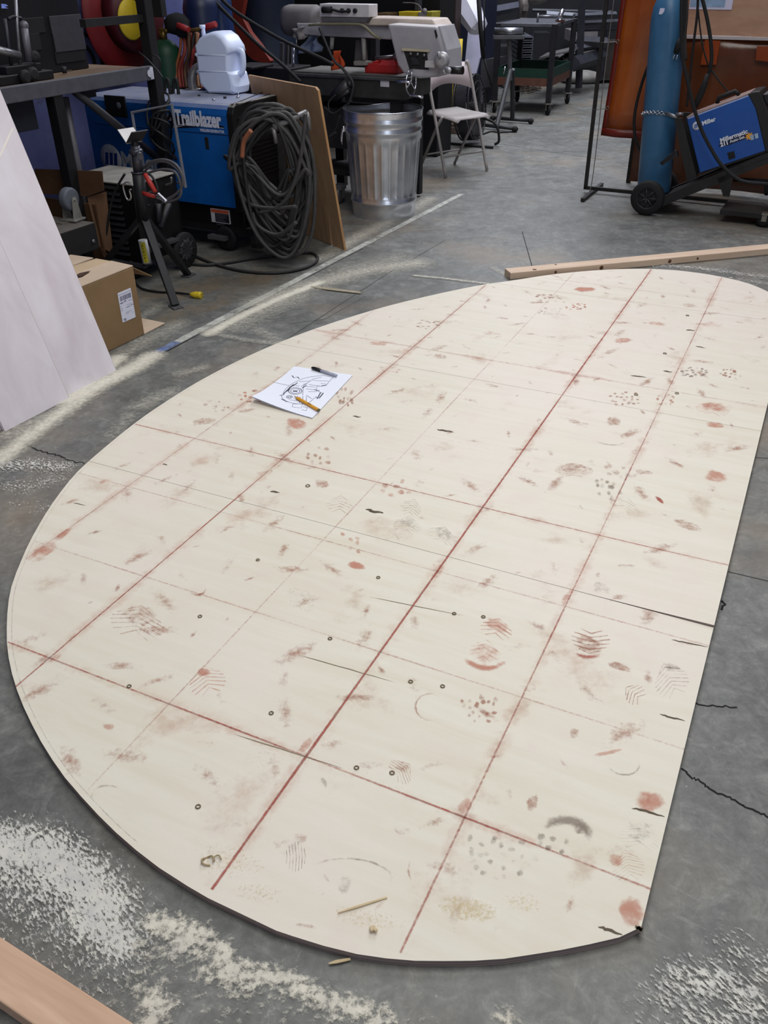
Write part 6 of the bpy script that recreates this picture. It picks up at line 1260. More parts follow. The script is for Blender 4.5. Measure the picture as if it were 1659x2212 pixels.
for dx, dy in ((-.16, -.05), (.2, .02), (.02, .2)): b.tube([c + Vector((0, 0, .05)), c + Vector((dx, dy, .012))], .014, 6)
b.build('foot', BLK2, t)
b = RB(); b.ext([S(x, y, Y=11.3) for x, y in ((1040, 130), (1075, 125), (1085, 185), (1040, 190), (1034, 205))], (0, .3, 0)); tag(b.build('dark_bin', mat('bin_dark', (56, 56, 60), .6), None), 'dark grey bin behind the mast stand', 'bin')

# ------------------------------------------------------------------ roller stand
r1, r2, r3, r4 = W(1030, 276), W(1112, 286), W(1064, 262), W(1146, 268)
t = thing('roller_stand', 'grey tripod roller stand with a shiny steel roller in front of the steel cart', 'roller stand', tuple((r2 + r3) / 2), frame=Matrix())
RS = mat('roller_frame', (44, 45, 48), .45, .2, .2, 20, .05); RSG = mat('roller_frame_grey', (92, 93, 96), .4, .4, .2, 20, .05)
for A_, B_ in ((r1, r2), (r3, r4)):
    b = MB(); up_ = Vector((0, 0, .035)); b.tube([A_ + up_, B_ + up_], .018, 10); fb_ = b.build('foot_bar', RS, t)
    for P in (A_, B_): b = MB(); b.ball(P + Vector((0, 0, .03)), .03, 10, (1.1, 1, 1)); b.build('foot_cap', BLK2, fb_)
jn_ = WY(1103, 150, (r2.y + r3.y) / 2); tp_ = WY(1100, 78, jn_.y)
MB().tube([r1.lerp(r2, .52) + Vector((0, 0, .03)), jn_], .026, 8, sm=False).build('strut', RSG, t); MB().tube([r3.lerp(r4, .52) + Vector((0, 0, .03)), jn_ + Vector((.02, 0, 0))], .024, 8, sm=False).build('strut', RS, t)
MB().tube([jn_ - Vector((0, 0, .1)), tp_], .024, 8, sm=False).build('column', RSG, t)
a, d_ = WY(1068, 68, jn_.y), WY(1130, 68, jn_.y - .05); MB().tube([a, d_], .036, 18).build('roller', mat('roller_steel', (150, 152, 158), .3, .9, .1, 20), t)
b = MB(); b.ext([a + Vector((-.005, -.05, -.03)), d_ + Vector((.01, -.05, -.03)), d_ + Vector((.01, -.05, -.065)), a + Vector((-.005, -.05, -.065))], (0, .10, 0)); b.build('bracket', RSG, t, bevel=.003)
MB().tube([jn_ + Vector((-.06, -.02, .03)), jn_ + Vector((-.07, -.02, -.04))], .008, 6).build('clamp_lever', CHROME, t)

# ------------------------------------------------------------------ steel cart
fA, fB, fC, fD = W(1182, 249), W(1224, 224), W(1147, 219), W(1098, 240)
t = thing('steel_cart', 'rolling black steel cart with a green lower shelf on casters', 'cart', tuple(fA), frame=Matrix())
CS = mat('cart_steel', (40, 40, 44), .45, .3, .3, 12, .08, dust=.4); 
X0, X1 = fA, fB; ev = (fB - fA); fv = (fD - fA); fv = Vector((-ev.y, ev.x, 0)).normalized() * .62; ev_ = ev
cs = [fA, fA + ev, fA + ev + fv, fA + fv]; ztop = WY(1190, 52, fA.y).z; zsh = WY(1182, 165, fA.y).z; zlo = WY(1182, 185, fA.y).z
for P in cs:
    b = MB(); b.box(P + Vector((0, 0, (ztop + .125) / 2)), (.055, .055, ztop - .125), math.atan2(ev.y, ev.x)); lg_ = b.build('leg', CS, t, bevel=.003)
    b = MB(); b.lathe(P + Vector((-.012, 0, .058)), [(.03, 0), (.058, .003), (.058, .024), (.03, .027)], 16, (1, .2, 0)); b.build('caster_wheel', BLK2, lg_)
    b = MB(); b.box(P + Vector((0, 0, .118)), (.085, .085, .014), .3); b.box(P + Vector((-.024, 0, .085)), (.007, .055, .07)); b.box(P + Vector((.024, 0, .085)), (.007, .055, .07)); b.build('caster_fork', mat('fork_zinc', (150, 146, 138), .4, .7), lg_)
n_ = Vector((0, 0, 1))
b = MB(); b.ext([p + n_ * (ztop - .03) for p in cs], n_ * .03); b.build('top', mat('cart_top', (96, 97, 104), .45, .4, .25, 10, .06), t, bevel=.003)
b = MB(); b.ext([p + n_ * (zlo + .0) for p in cs], n_ * .01); b.build('shelf', CS, t)
for A_, B_ in zip(cs, cs[1:] + cs[:1]):
    d_ = (B_ - A_).normalized(); s_ = Vector((-d_.y, d_.x, 0)) * .012
    b = MB(); b.ext([A_ - s_ + n_ * (zlo + .07), B_ - s_ + n_ * (zlo + .07), B_ + s_ + n_ * (zlo + .07), A_ + s_ + n_ * (zlo + .07)], n_ * .09); b.build('green_rail', mat('rail_green', (20, 52, 42), .5, 0, .2, 14), t)
    b = MB(); b.ext([A_ - s_ + n_ * (zlo - .01), B_ - s_ + n_ * (zlo - .01), B_ + s_ + n_ * (zlo - .01), A_ + s_ + n_ * (zlo - .01)], n_ * .08); b.build('brown_rail', mat('rail_brown', (92, 58, 46), .6, 0, .2, 14), t)
vc = WY(1195, 40, fA.y + .25); v = thing('pipe_clamp', 'bright steel pipe clamp standing on the steel cart top', 'clamp', (vc.x, vc.y, ztop), frame=Matrix())
b = MB(); a, d_ = WY(1162, 35, fA.y + .3), WY(1205, 35, fA.y + .3); b.cyl(a, d_, .012, 8); b.cyl(a + Vector((0, 0, .03)), Vector((a.x, a.y, ztop + .001)), .012, 8); b.build('bar', STEEL, v)
b = MB(); c = WY(1210, 34, fA.y + .3); b.tube([Vector((c.x, c.y, ztop + .002)), c, c + Vector((.03, 0, .06))], [.03, .028, .02], 10); b.box((c.x, c.y, ztop + .012), (.10, .08, .02)); b.build('jaw', CHROME, v)
for k in range(5):
    z = zlo + .02; f0 = cs[0].lerp(cs[3], .15 + .14 * k) ; f1_ = cs[1].lerp(cs[2], .15 + .14 * k); d_ = (f1_ - f0); 
    sz = (.045, .03, .05, .035, .04)[k]; b = MB(); b.box((f0 + f1_) / 2 + Vector((0, 0, z + sz / 2)), (d_.length * .92, sz, sz), math.atan2(d_.y, d_.x)); tag(b.build('steel_bar', DSTEEL), ('first', 'second', 'third', 'fourth', 'fifth')[k] + ' steel bar from the front on the green cart shelf', 'steel bar', None)

# ------------------------------------------------------------------ steel racks and stock at the back
rk = thing('stock_rack', 'dark steel stock rack with long steel sections behind the steel cart', 'rack', tuple(S(1200, 150, Y=12.5)))
b = MB()
def bar(b, x0, y0, x1, y1, Y0, Y1, w): b.tube([WY(x0, y0, Y0), WY(x1, y1, Y1)], w, 4, sm=False)
RK = mat('rack_steel', (56, 57, 64), .5, .2, .3, 8, .05)
for a_ in ((1045, 28, 1130, 12, 11.8, 12.6, .055), (1055, 62, 1135, 44, 11.8, 12.8, .05)): b = MB(); bar(b, *a_); tag(b.build('steel_channel', mat('channel_slate', (84, 86, 98), .5, .2, .2, 8)), ('upper' if a_[1] == 28 else 'lower') + ' long slate channel stored behind the roller stand', 'channel', 'long channels stored behind the roller stand')
for a_ in ((1258, -20, 1250, 190, 12.2, 12.2, .045), (1310, -20, 1300, 170, 13.2, 13.2, .04), (1075, 60, 1070, 190, 13, 13, .03), (1150, 40, 1148, 200, 13.5, 13.5, .03)): b = MB(); bar(b, *a_); b.build('upright', RK, rk)
for k, a_ in enumerate(((1150, 22, 1320, 26, 13.5, 13.5, .02), (1240, 34, 1330, 30, 12.6, 13, .03), (1240, 50, 1340, 46, 12.6, 13, .03), (1240, 64, 1330, 62, 12.6, 13, .025), (1180, 30, 1260, 35, 13, 13, .035), (1250, 88, 1310, 92, 12.4, 12.6, .06), (1240, 138, 1300, 120, 12.0, 12.8, .09), (1240, 105, 1300, 96, 12.2, 12.8, .05))): b = MB(); bar(b, *a_); tag(b.build('steel_section', (RK, mat('section_pale', (110, 112, 120), .45, .4), mat('section_mid', (76, 76, 82), .5, .2))[k % 3]), 'long steel section stored on the dark rack behind the steel cart', 'steel section', 'steel sections on the stock rack')
b = MB(); a, d_ = WY(1046, 4, 12.0), WY(1075, -14, 12.0); b.tube([a, d_], .055, 16); pt_ = tag(b.build('steel_pipe', mat('pipe_tan', (120, 108, 98), .5)), 'tan pipe lying on the upper slate channel behind the mast', 'pipe')
b = MB(); b.lathe(a, [(.04, 0), (.01, .001)], 14, a - d_); b.build('pipe_bore', SDK, pt_)
b = MB(); b.ball(WY(1157, -6, 12.2), .14, 14, (1.2, 1, .55)); tag(b.build('work_lamp', mat('lamp_shade', (112, 108, 106), .5)), 'grey lamp shade hanging above the steel cart', 'lamp')
b = MB(); b.tube([WY(1128, -10, 12.0), WY(1132, 14, 12.0), WY(1126, 50, 12.0)], [.05, .06, .05], 8); b.box(WY(1135, 16, 11.9), (.06, .05, .07)); tag(b.build('steel_bracket', mat('bracket_grey', (108, 102, 98), .5, .3)), 'grey steel bracket hanging left of the lamp shade', 'bracket')
ORD = ('topmost', 'second', 'third', 'fourth', 'fifth', 'lowest')
for k in range(6):
    a, d_ = WY(1124, 80 + 10.6 * k, 12.2), WY(1152 - k * .8, 88 + 10.6 * k, 12.2); b = MB(); x0_, x1_, z0_, z1_ = a.x, d_.x, d_.z, a.z; w_ = .012
    b.ext([(x0_, 12.2, z0_), (x1_, 12.2, z0_), (x1_, 12.2, z0_ + w_), (x0_, 12.2, z0_ + w_)], (0, 1, 0)); b.ext([(x0_, 12.2, z1_ - w_), (x1_, 12.2, z1_ - w_), (x1_, 12.2, z1_), (x0_, 12.2, z1_)], (0, 1, 0)); b.ext([(x0_, 12.2, z0_ + w_), (x0_ + w_, 12.2, z0_ + w_), (x0_ + w_, 12.2, z1_ - w_), (x0_, 12.2, z1_ - w_)], (0, 1, 0)); b.ext([(x1_ - w_, 12.2, z0_ + w_), (x1_, 12.2, z0_ + w_), (x1_, 12.2, z1_ - w_), (x1_ - w_, 12.2, z1_ - w_)], (0, 1, 0))
    tag(b.build('rectangular_tube', mat('tube_grey', (98, 100, 108), .5, .3)), 'rectangular steel tube seen end on behind the roller stand, %s of six' % ORD[k], 'steel tube', 'rectangular tubes stacked behind the roller stand')
for k, (x, y, r, lab) in enumerate(((1170, 138, .035, 'round pipe at the left end of the slanting bundle'), (1182, 138, .035, 'second round pipe from the left in the slanting bundle'), (1200, 138, .04, 'square tube in the middle bottom of the slanting bundle'), (1212, 129, .04, 'square tube tilted in the middle of the slanting bundle'), (1226, 120, .042, 'upper right square tube of the slanting bundle'), (1227, 137, .042, 'lower right square tube of the slanting bundle'))):
    c = WY(x, y, 11.9); b = MB(); n_ = 12 if k < 2 else 4; vd = Vector((.35, .9, 0)); b.tube([c, c + vd], r, n_, cap=False, sm=k < 2); b.tube([c + vd, c], r * .8, n_, cap=False, sm=k < 2)
    tag(b.build('round_pipe' if k < 2 else 'square_tube', mat('tube_pale', (108, 106, 106), .5, .3)), lab + ' behind the cart legs', 'steel tube', 'slanting tubes behind the cart legs')
b = MB(); a, d_ = WY(1164, 128, 11.85), WY(1228, 113, 11.85); b.ext([a, d_, d_ + Vector((0, 0, .02)), a + Vector((0, 0, .02))], (.2, .6, 0)); tag(b.build('flat_bar', mat('tube_pale', (108, 106, 106))), 'flat steel bar lying on top of the slanting tubes', 'steel bar')
b = MB(); c = W(1255, 178); b.ball(c + Vector((0, 0, .06)), .30, 16, (1, .8, .32)); tag(b.build('sack', mat('sack_white', (152, 148, 142), .8, 0, .2, 10), None), 'pale sack lying on the floor behind the steel cart', 'sack')
b = MB(); rnd = random.Random(9)
for k in range(70):
    c = W(1100 + rnd.uniform(0, 55), 190 + rnd.uniform(0, 14)); a = rnd.uniform(-.5, .9); L_ = rnd.uniform(.06, .16); d_ = Vector((math.cos(a), math.sin(a), 0)) * L_; b.tube([c + Vector((0, 0, .01 + rnd.uniform(0, .05))), c + d_ + Vector((0, 0, .02 + rnd.uniform(0, .05)))], .006, 4, cap=False)
o = b.build('metal_scraps', mat('scrap', (84, 74, 66), .6, .3, .4, 20), None); o['kind'] = 'stuff'; o['label'] = 'heap of thin metal scraps on the floor under the steel cart'; o['category'] = 'scrap'
for (x0, y0, x1, y1, Y, dY, col, lab) in ((1065, 100, 1122, 190, 13.4, .4, (34, 35, 40), 'dark machine cabinet behind the roller stand'), (1155, 70, 1180, 170, 13.8, .3, (26, 26, 30), 'black upright beam stock behind the steel cart'), (1235, 66, 1290, 90, 13.6, .5, (128, 122, 124), 'pale carton on the rack behind the steel cart'), (1250, 95, 1290, 118, 13.6, .5, (120, 112, 108), 'tan carton lower on the rack behind the steel cart'), (1305, 90, 1345, 170, 13.2, .4, (52, 44, 40), 'brown metal locker beyond the welding screen frame')):
    P0, P1 = WY(x0, y0, Y), WY(x1, y1, Y); b = MB(); b.bx((P0.x, Y, P1.z), (P1.x, Y + dY, P0.z)); tag(b.build('carton' if col[0] > 110 else 'cabinet', mat('back_%d_%d' % (x0, y0), col, .7, 0, .25, 6), None, bevel=.006), lab, 'box' if col[0] > 110 else 'cabinet')
P0 = S(1200, 20, Y=14.2); b = MB(); a, d_ = WY(1040, -30, 14.4), WY(1350, 180, 14.4); b.bx((a.x, 14.4, 0), (d_.x + 2.5, 14.6, 2.6)); tag(b.build('rack_backing', mat('backing_dark', (24, 24, 28), .7, 0, .4, 3), None), 'dark steel rack wall closing the aisle behind the stock', 'rack')
b = RB(); b.tube(catmull([W(1000, 260).__class__(RINV @ W(1000, 262, .008)), RINV @ W(1030, 290, .008), RINV @ W(1060, 284, .008), RINV @ W(1080, 286, .008), RINV @ W(1108, 284, .008)], 6), .007, 6); tag(b.build('power_cable', BLK2), 'thin black cord snaking on the floor under the roller stand', 'cord')
# ------------------------------------------------------------------ welding screen: tube frame and amber curtain
fq_ = 6.66
t = thing('welding_screen', 'thin steel welding screen frame with a laced amber curtain edged in red', 'welding screen', (-1.83, fq_, 0))
TUBE = mat('screen_tube', (44, 42, 40), .45, .3, .2, 30, .04)
b = RB(); b.bx((-1.865, fq_ - .012, .024), (-1.841, fq_ + .012, 2.05)); b.build('upright', TUBE, t)
b = RB(); b.bx((-1.865, fq_ - .012, .022), (.75, fq_ + .012, .046)); b.build('bottom_bar', TUBE, t)
A_, B_ = S(1258, 432, z=.014), S(1300, 398, z=.014); d_ = (B_ - A_); b = RB(); b.box((A_ + B_) / 2, (.026, d_.length, .024), math.atan2(d_.y, d_.x) - PI / 2); b.build('foot_bar', TUBE, t)
def curtain_mat(name, c1, c2, al=.93):
    m = NT(name); co = m.coord(); n = m.noise(co, 3.2, 3, .5); m.link(m.ramp(n, [(.35, c1), (.65, c2)]), m.b.inputs['Base Color'])
    m.b.inputs['Roughness'].default_value = .25; m.b.inputs['Alpha'].default_value = al; m.b.inputs['Specular IOR Level'].default_value = .6
    m.b.inputs['Transmission Weight'].default_value = .0; m.bump(m.noise(m.coord((3, 1, 1)), 6, 3), .25, .01); return m.m
AMB = curtain_mat('amber_vinyl', (140, 60, 10), (168, 84, 20), .95); REDH = mat('hem_red', (106, 28, 16), .35, 0, .12, 10, .03); DAMB = curtain_mat('dark_amber_vinyl', (84, 44, 22), (112, 58, 26), .96)
def cz(u, v): return .012 * math.sin(u * 9 + v * 2) + .008 * math.sin(v * 11)
TLc, TRc, BLc, BRc = S(1350, -60, q=fq_ + .05), S(1500, -60, q=fq_ + .05), S(1298, 292, q=fq_ + .05), S(1420, 305, q=fq_ + .05)
TLc.z = 1.85; TLc.x = S(1345, 0, q=fq_ + .05).x + .012; 
def cpt(u, v, d=0):
    L = TLc.lerp(BLc, v); wdt = .37; P = L + Vector((wdt * u, 0, -.0 * u)); P.y += cz(u, v) + d; P.z += (-.010 if v > .98 else 0) * 0 - .01 * u * v; return P
def sheet(u0, u1, v0, v1, d, nm, m, nu=8, nv=12):
    b = RB(); g = [[b.P(cpt(u0 + (u1 - u0) * i / nu, v0 + (v1 - v0) * j / nv, d)) for i in range(nu + 1)] for j in range(nv + 1)]
    for j in range(nv):
        for i in range(nu): b.F((g[j][i], g[j][i + 1], g[j + 1][i + 1], g[j + 1][i]), True)
    o = b.build(nm, m, t); md = o.modifiers.new('th', 'SOLIDIFY'); md.thickness = .002; return o
sheet(.05, 1, 0, .965, 0, 'curtain', AMB); sheet(0, .085, 0, 1, -.004, 'side_hem', REDH, 2); sheet(.0, 1, .965, 1, -.005, 'bottom_hem', REDH, 8, 2)
for v in (.585, .875):
    P = cpt(.045, v, -.010); b = RB(); b.torus(P, (0, 1, 0), .011, .004, 14, 6); b.build('grommet', mat('grommet_brass', (150, 120, 100), .3, .9), t)
    b = RB(); b.tube(catmull([P, P.lerp(Vector((-1.853, fq_, P.z)), .5) - Vector((0, 0, .004)), Vector((-1.853, fq_ - .014, P.z - .004))], 4), .003, 5); b.build('lacing', mat('string', (120, 112, 110), .8), t)
b = RB(); b.tube(catmull([Vector((-1.80, fq_ - .01, 1.3)), Vector((-1.805, fq_ - .015, .8)), Vector((-1.80, fq_ - .02, .4)), Vector((-1.803, fq_ - .02, .1)), Vector((-1.81, fq_ - .04, .012))], 6), .0035, 5); b.build('loose_cord', mat('string', (120, 112, 110)), t)
# second, darker curtain with the board above it
t2 = thing('amber_screen', 'dark amber vinyl welding curtain hanging behind the small blue welder', 'welding curtain', (-.9, 7.02, 0))
b = RB(); nu, nv = 26, 10; g = []
for j in range(nv + 1):
    g.append([b.P((-1.62 + 2.4 * i / nu, 7.03 + .014 * math.sin(i * .9) + .006 * math.sin(j * 1.3 + i), .03 + 1.0 * j / nv)) for i in range(nu + 1)])
for j in range(nv):
    for i in range(nu): b.F((g[j][i], g[j][i + 1], g[j + 1][i + 1], g[j + 1][i]), True)
o = b.build('curtain', DAMB, t2); md = o.modifiers.new('th', 'SOLIDIFY'); md.thickness = .002
for px in ([(1523, 86), (1556, 88), (1547, 140), (1513, 140)], [(1635, 100), (1665, 100), (1665, 134), (1632, 130)]):
    b = RB(); b.ext([S(x, y, q=7.0) for x, y in px], (0, .003, 0)); b.build('lit_patch', mat('amber_lit_patch', (142, 62, 24), .3, 0, .12, 8), t2)  # brighter orange paints light shining through the vinyl, not sewn-on pieces
b = RB(); b.ext([S(x, y, q=7.005) for x, y in ((1622, 100), (1640, 100), (1640, 101.5), (1622, 101.5))], (0, .002, 0)); b.build('tape_mark', mat('tape_pale', (170, 150, 130), .5), t2)
b = RB(); b.bx((-1.66, 7.10, 0), (-1.63, 7.13, 2.1)); b.bx((.80, 7.10, 0), (.83, 7.13, 2.1)); b.bx((-1.66, 7.10, 1.02), (.83, 7.13, 1.05)); b.build('frame', TUBE, t2)
t3 = thing('pin_board', 'tan pin board with a white lower edge above the dark amber curtain', 'board', (-.9, 7.06, 1.02))
b = RB(); b.bx((-1.62, 7.04, 1.02), (.78, 7.06, 2.0)); b.build('board', wood('board_tan', (164, 126, 104), (188, 152, 126), axis=0, scale=5, stretch=3), t3)
b = RB(); b.bx((-1.62, 7.0, 1.008), (.78, 7.06, 1.026)); b.build('edge_strip', mat('strip_white', (186, 178, 178), .5, 0, .06), t3)
P0, P1 = S(1488, 20, q=7.035), S(1580, 22, q=7.035)
t4 = thing('wall_chart', 'white paper chart with pale blue blocks pinned to the tan board', 'poster', tuple(P0))
b = RB(); b.bx((P0.x, 7.034, P0.z), (P1.x, 7.0365, P0.z + .42)); b.build('sheet', mat('chart_white', (206, 204, 228), .6, 0, .03), t4)
Q0, Q1 = S(1490, 15, q=7.033), S(1565, 15, q=7.033); b = RB(); b.bx((Q0.x, 7.0332, Q0.z), (Q1.x, 7.034, Q0.z + .055)); b.bx((Q0.x, 7.0332, Q0.z + .06), (Q1.x, 7.034, Q0.z + .2)); b.bx((Q0.x, 7.0332, Q0.z + .21), (Q1.x, 7.034, Q0.z + .36)); b.build('print_block', mat('chart_blue', (140, 168, 200), .6), t4)

# ------------------------------------------------------------------ blue gas cylinder
cq = 6.43; ba = S(1413, 402, q=cq); tpp = S(1446, 30, q=cq); ax = (tpp - ba).normalized(); base = ba - ax * (ba.z - .10) ; r = .113
t = thing('gas_cylinder', 'tall blue gas cylinder chained to the small welder cart', 'gas cylinder', tuple(base))
L = 1.22
b = RB(); b.lathe(base, [(r * .92, 0), (r, .015), (r, L - .19), (r * .985, L - .15), (r * .9, L - .09), (r * .72, L - .04), (r * .5, L), (r * .36, L + .05), (r * .32, L + .09)], 36, ax); b.build('body', mat('cyl_blue', (58, 104, 142), .36, 0, .14, 8, .05), t)
b = RB(); e = base + ax * (L + .09); b.tube([e, e + ax * .05], .03, 12); b.cyl(e + ax * .03 - Vector((.06, 0, 0)), e + ax * .03 + Vector((.05, 0, 0)), .014, 8); b.build('valve', mat('brass', (150, 124, 70), .3, .8), t)
P = S(1428, 25, q=cq - r); b = RB(); b.ext([S(x, y, q=cq - r * .93) for x, y in ((1426, 18), (1436, 18), (1433, 31), (1423, 31))], (0, .012, 0)); b.build('paper_label', mat('chart_white', (206, 204, 228)), t)
b = RB(); nlk = 22; zc = S(1420, 246, q=cq - r).z
for k in range(nlk):
    a = math.radians(190 + 150 * k / nlk); c = base + ax * ((zc - base.z) + .03 * math.sin(k / nlk * PI) - .02) ; c = c + Vector((math.cos(a), math.sin(a), 0)) * (r + .006)
    tg = Vector((-math.sin(a), math.cos(a), .1 * math.cos(k))); up_ = Vector((0, 0, 1)) if k % 2 else Vector((math.cos(a), math.sin(a), 0)); b.torus(c, up_, .0105, .0026, 10, 5)
b.build('chain', CHROME, t)
# ------------------------------------------------------------------ small blue wire welder on its cart
mq = 6.20
A_, B_, C_, D_ = [S(x, y, q=mq) for x, y in ((1483, 260), (1625, 203), (1655, 330), (1512, 375))]
uu = (B_ - A_).normalized(); dn = (D_ - A_).normalized(); uu = (uu + (C_ - D_).normalized()).normalized(); vv = Vector((-uu.z, 0, uu.x)); wM = ((B_ - A_).length + (C_ - D_).length) / 2; hM = ((D_ - A_).length + (C_ - B_).length) / 2
t = thing('wire_welder', 'small blue wire welder tilted on its black cart beside the gas cylinder', 'welder', tuple(D_))
def mp(u, v, d=0): return D_ + uu * (u * wM) + vv * (v * hM) + Vector((0, -d, 0))
MBL = mat('blue_bright', (22, 76, 154), .4, 0, .08, 6, .03)
def md(x, y):
    P = S(x, y, q=mq); P.y = mq - .002; return P
b = RB(); b.ext([mp(0, 0), mp(1, 0), mp(1, 1), mp(0, 1)], (0, .26, 0)); b.build('body', MBL, t, bevel=.006)
b = RB(); b.ext([mp(1, -.02, .006), mp(1.2, -.02, .006), mp(1.16, .55, .006), mp(1.1, 1.0, .006), mp(1.0, 1.03, .006), mp(.93, 1.03, .006), mp(.99, .75, .006)], (0, .272, 0)); bzl = b.build('front_bezel', mat('bezel_black', (26, 26, 28), .5, 0, .2, 20, .08), t, bevel=.006)
for k in range(4): b = RB(); b.ext([mp(1.12, .92 - .22 * k, -.03), mp(1.17, .90 - .22 * k, -.03), mp(1.20, .74 - .22 * k, -.03), mp(1.14, .76 - .22 * k, -.03)], (0, .2, 0)); b.build('bezel_rib', DSTEEL, bzl)
b = RB(); b.ext([mp(0, 1.0), mp(.96, 1.0), mp(.96, 1.035), mp(0, 1.035)], (0, .26, 0)); b.build('lid', mat('lid_rose', (140, 118, 112), .6), t, bevel=.004)
b = RB(); b.ext([mp(.02, .985, .002), mp(.93, .985, .002), mp(.93, 1.005, .002), mp(.02, 1.005, .002)], (0, .004, 0)); b.build('top_edge', mat('edge_pale', (150, 178, 232), .4), t)
b = RB(); h0, h1 = mp(.42, 1.04, -.13), mp(.76, 1.04, -.13); b.tube([h0, h0 + vv * .03 + uu * .02, h1 + vv * .03 - uu * .02, h1], .014, 8); b.build('handle', BLK2, t)
b = RB(); b.ext([md(x, y) + Vector((0, .001, 0)) for x, y in ((1575, 345), (1589, 340), (1586, 326), (1571, 330))], (0, -.003, 0)); b.build('door_catch', mat('catch_black', (14, 16, 24), .5), t, bevel=.002)
b = RB(); b.ext([mp(-.02, -.02), mp(1.02, -.02), mp(1.02, .02), mp(-.02, .02)], (0, .26, 0)); b.build('base_trim', BLK2, t)
c = md(1505, 271.5); er = .026
b = RB(); b.lathe((c.x, mq - .0005, c.z), [(er, 0), (er, .001), (er * .4, .0012)], 28, (0, -1, 0)); edc = b.build('emblem_disc', mat('emblem_white', (216, 220, 232), .5), t)
b = RB()
for k in range(3):
    o_ = c + uu * (er * (-.60 + .40 * k)) - Vector((0, .0006, 0)); b.quad([o_ - vv * er * .45, o_ + uu * er * .26 - vv * er * .45, o_ + uu * er * .50 + vv * er * .45, o_ + uu * er * .22 + vv * er * .45])
b.build('emblem_stripe', MBL, edc)
LW = mat('letter_bright', (222, 226, 238), .5, 0, .03, 9, 0)
A2, B2 = md(1518, 271), md(1547, 260); text('lettering', 'Miller', A2, uu, vv, (B2 - A2).length, LW, t, .03, depth=.001)
A2, B2 = md(1557, 308), md(1616, 287); text('lettering', 'Millermatic', A2, uu, vv, (B2 - A2).length, LW, t, .03, depth=.0016)
A2, B2 = md(1557, 317), md(1573, 312); text('lettering', '211', A2, uu, vv, (B2 - A2).length, LW, t, .05, depth=.0016)
A2, B2 = md(1577, 309), md(1609, 298.5); text('lettering', 'Auto-Set', A2, uu, vv, (B2 - A2).length, LW, t, .02, depth=.0016)
b = RB(); b.ext([md(1553, 317) + Vector((0, .001, 0)), md(1573, 314) + Vector((0, .001, 0)), md(1610, 300) + Vector((0, .001, 0)), md(1618, 284) + Vector((0, .001, 0)), md(1556, 300) + Vector((0, .001, 0))], (0, -.0006, 0)); b.build('decal', mat('decal_navy2', (14, 24, 62), .5), t)
b = RB(); c = md(1619, 294) - Vector((0, .0012, 0)); pts = []
for k in range(16): a = 2 * PI * k / 16; rr = .030 if k % 2 == 0 else .016; pts.append(c + uu * (rr * math.cos(a)) + vv * (rr * math.sin(a) * .85))
i0 = b.P(c); ids = [b.P(p) for p in pts]
for k in range(16): b.F((i0, ids[k], ids[(k + 1) % 16]))
b.build('star_emblem', mat('star_orange', (226, 160, 60), .5), t)
for dx in (0, .026):
    b = RB(); o_ = md(1623, 303) + uu * dx - Vector((0, .0022, 0)); b.quad([o_, o_ + uu * .017, o_ + uu * .019 + vv * .03, o_ - uu * .002 + vv * .03]); b.build('emblem_bar', mat('bar_silver', (150, 172, 196), .4), t)
# cart
ct = thing('welder_cart', 'black two wheeled welder cart with a sloping tray under the small blue welder', 'cart', (-1.28, mq, 0))
CT = mat('cart_black', (30, 30, 32), .5, 0, .3, 16, .1, dust=.5, dustcol=(96, 92, 90))
wc = S(1398, 430, q=mq - .03); wr = .112
for yy in (mq - .05, mq + .36):
    b = RB(); b.lathe((wc.x, yy, wr + .002), [(wr * .62, 0), (wr * .9, .0), (wr, .012), (wr, .04), (wr * .9, .052), (wr * .62, .052), (wr * .62, 0)], 32, (0, 1, 0), cap=False); tr_ = b.build('tire', BLK2, ct)
    b = RB(); b.lathe((wc.x, yy + .01, wr + .002), [(.022, 0), (.022, .035)], 14, (0, 1, 0)); b.torus((wc.x, yy + .012, wr + .002), (0, 1, 0), wr * .62, .007, 28, 6)
    for k in range(7): a = 2 * PI * k / 7; b.cyl((wc.x, yy + .012, wr + .002), (wc.x + math.cos(a) * wr * .62, yy + .012, wr + .002 + math.sin(a) * wr * .62), .006, 6)
    b.lathe((wc.x, yy + .03, wr + .002), [(wr * .6, 0), (.01, .001)], 20, (0, 1, 0)); b.build('wheel_hub', mat('hub_black', (46, 46, 48), .5), tr_)
b = RB(); b.cyl((wc.x, mq - .04, wr), (wc.x, mq + .40, wr), .012, 10); b.build('axle', DSTEEL, ct)
ra, rb_ = S(1436, 424, q=mq - .02), S(1665, 330, q=mq - .02)
for yy in (mq - .02, mq + .27):
    o_ = Vector((0, yy - (mq - .02), 0)); b = RB(); d_ = (rb_ - ra).normalized(); n_ = Vector((-d_.z, 0, d_.x)); b.ext([ra + o_ - d_ * .10, rb_ + o_ + d_ * .2, rb_ + o_ + d_ * .2 + n_ * -.055, ra + o_ - d_ * .10 + n_ * -.055], (0, .006, 0)); b.ext([ra + o_ - d_ * .02, rb_ + o_ + d_ * .2, rb_ + o_ + d_ * .2 + Vector((0, .03, 0)), ra + o_ - d_ * .02 + Vector((0, .03, 0))], n_ * .004); b.build('side_rail', CT, ct)
b = RB(); o_ = ra; b.ext([ra + Vector((0, 0, -.01)), rb_ + Vector((.1, 0, .02)), rb_ + Vector((.1, .28, .02)), ra + Vector((0, .28, -.01))], (0, 0, .005)); b.build('tray', CT, ct)
ua, ub = S(1496, 385, q=mq + .0), S(1463, 255, q=mq + .0)
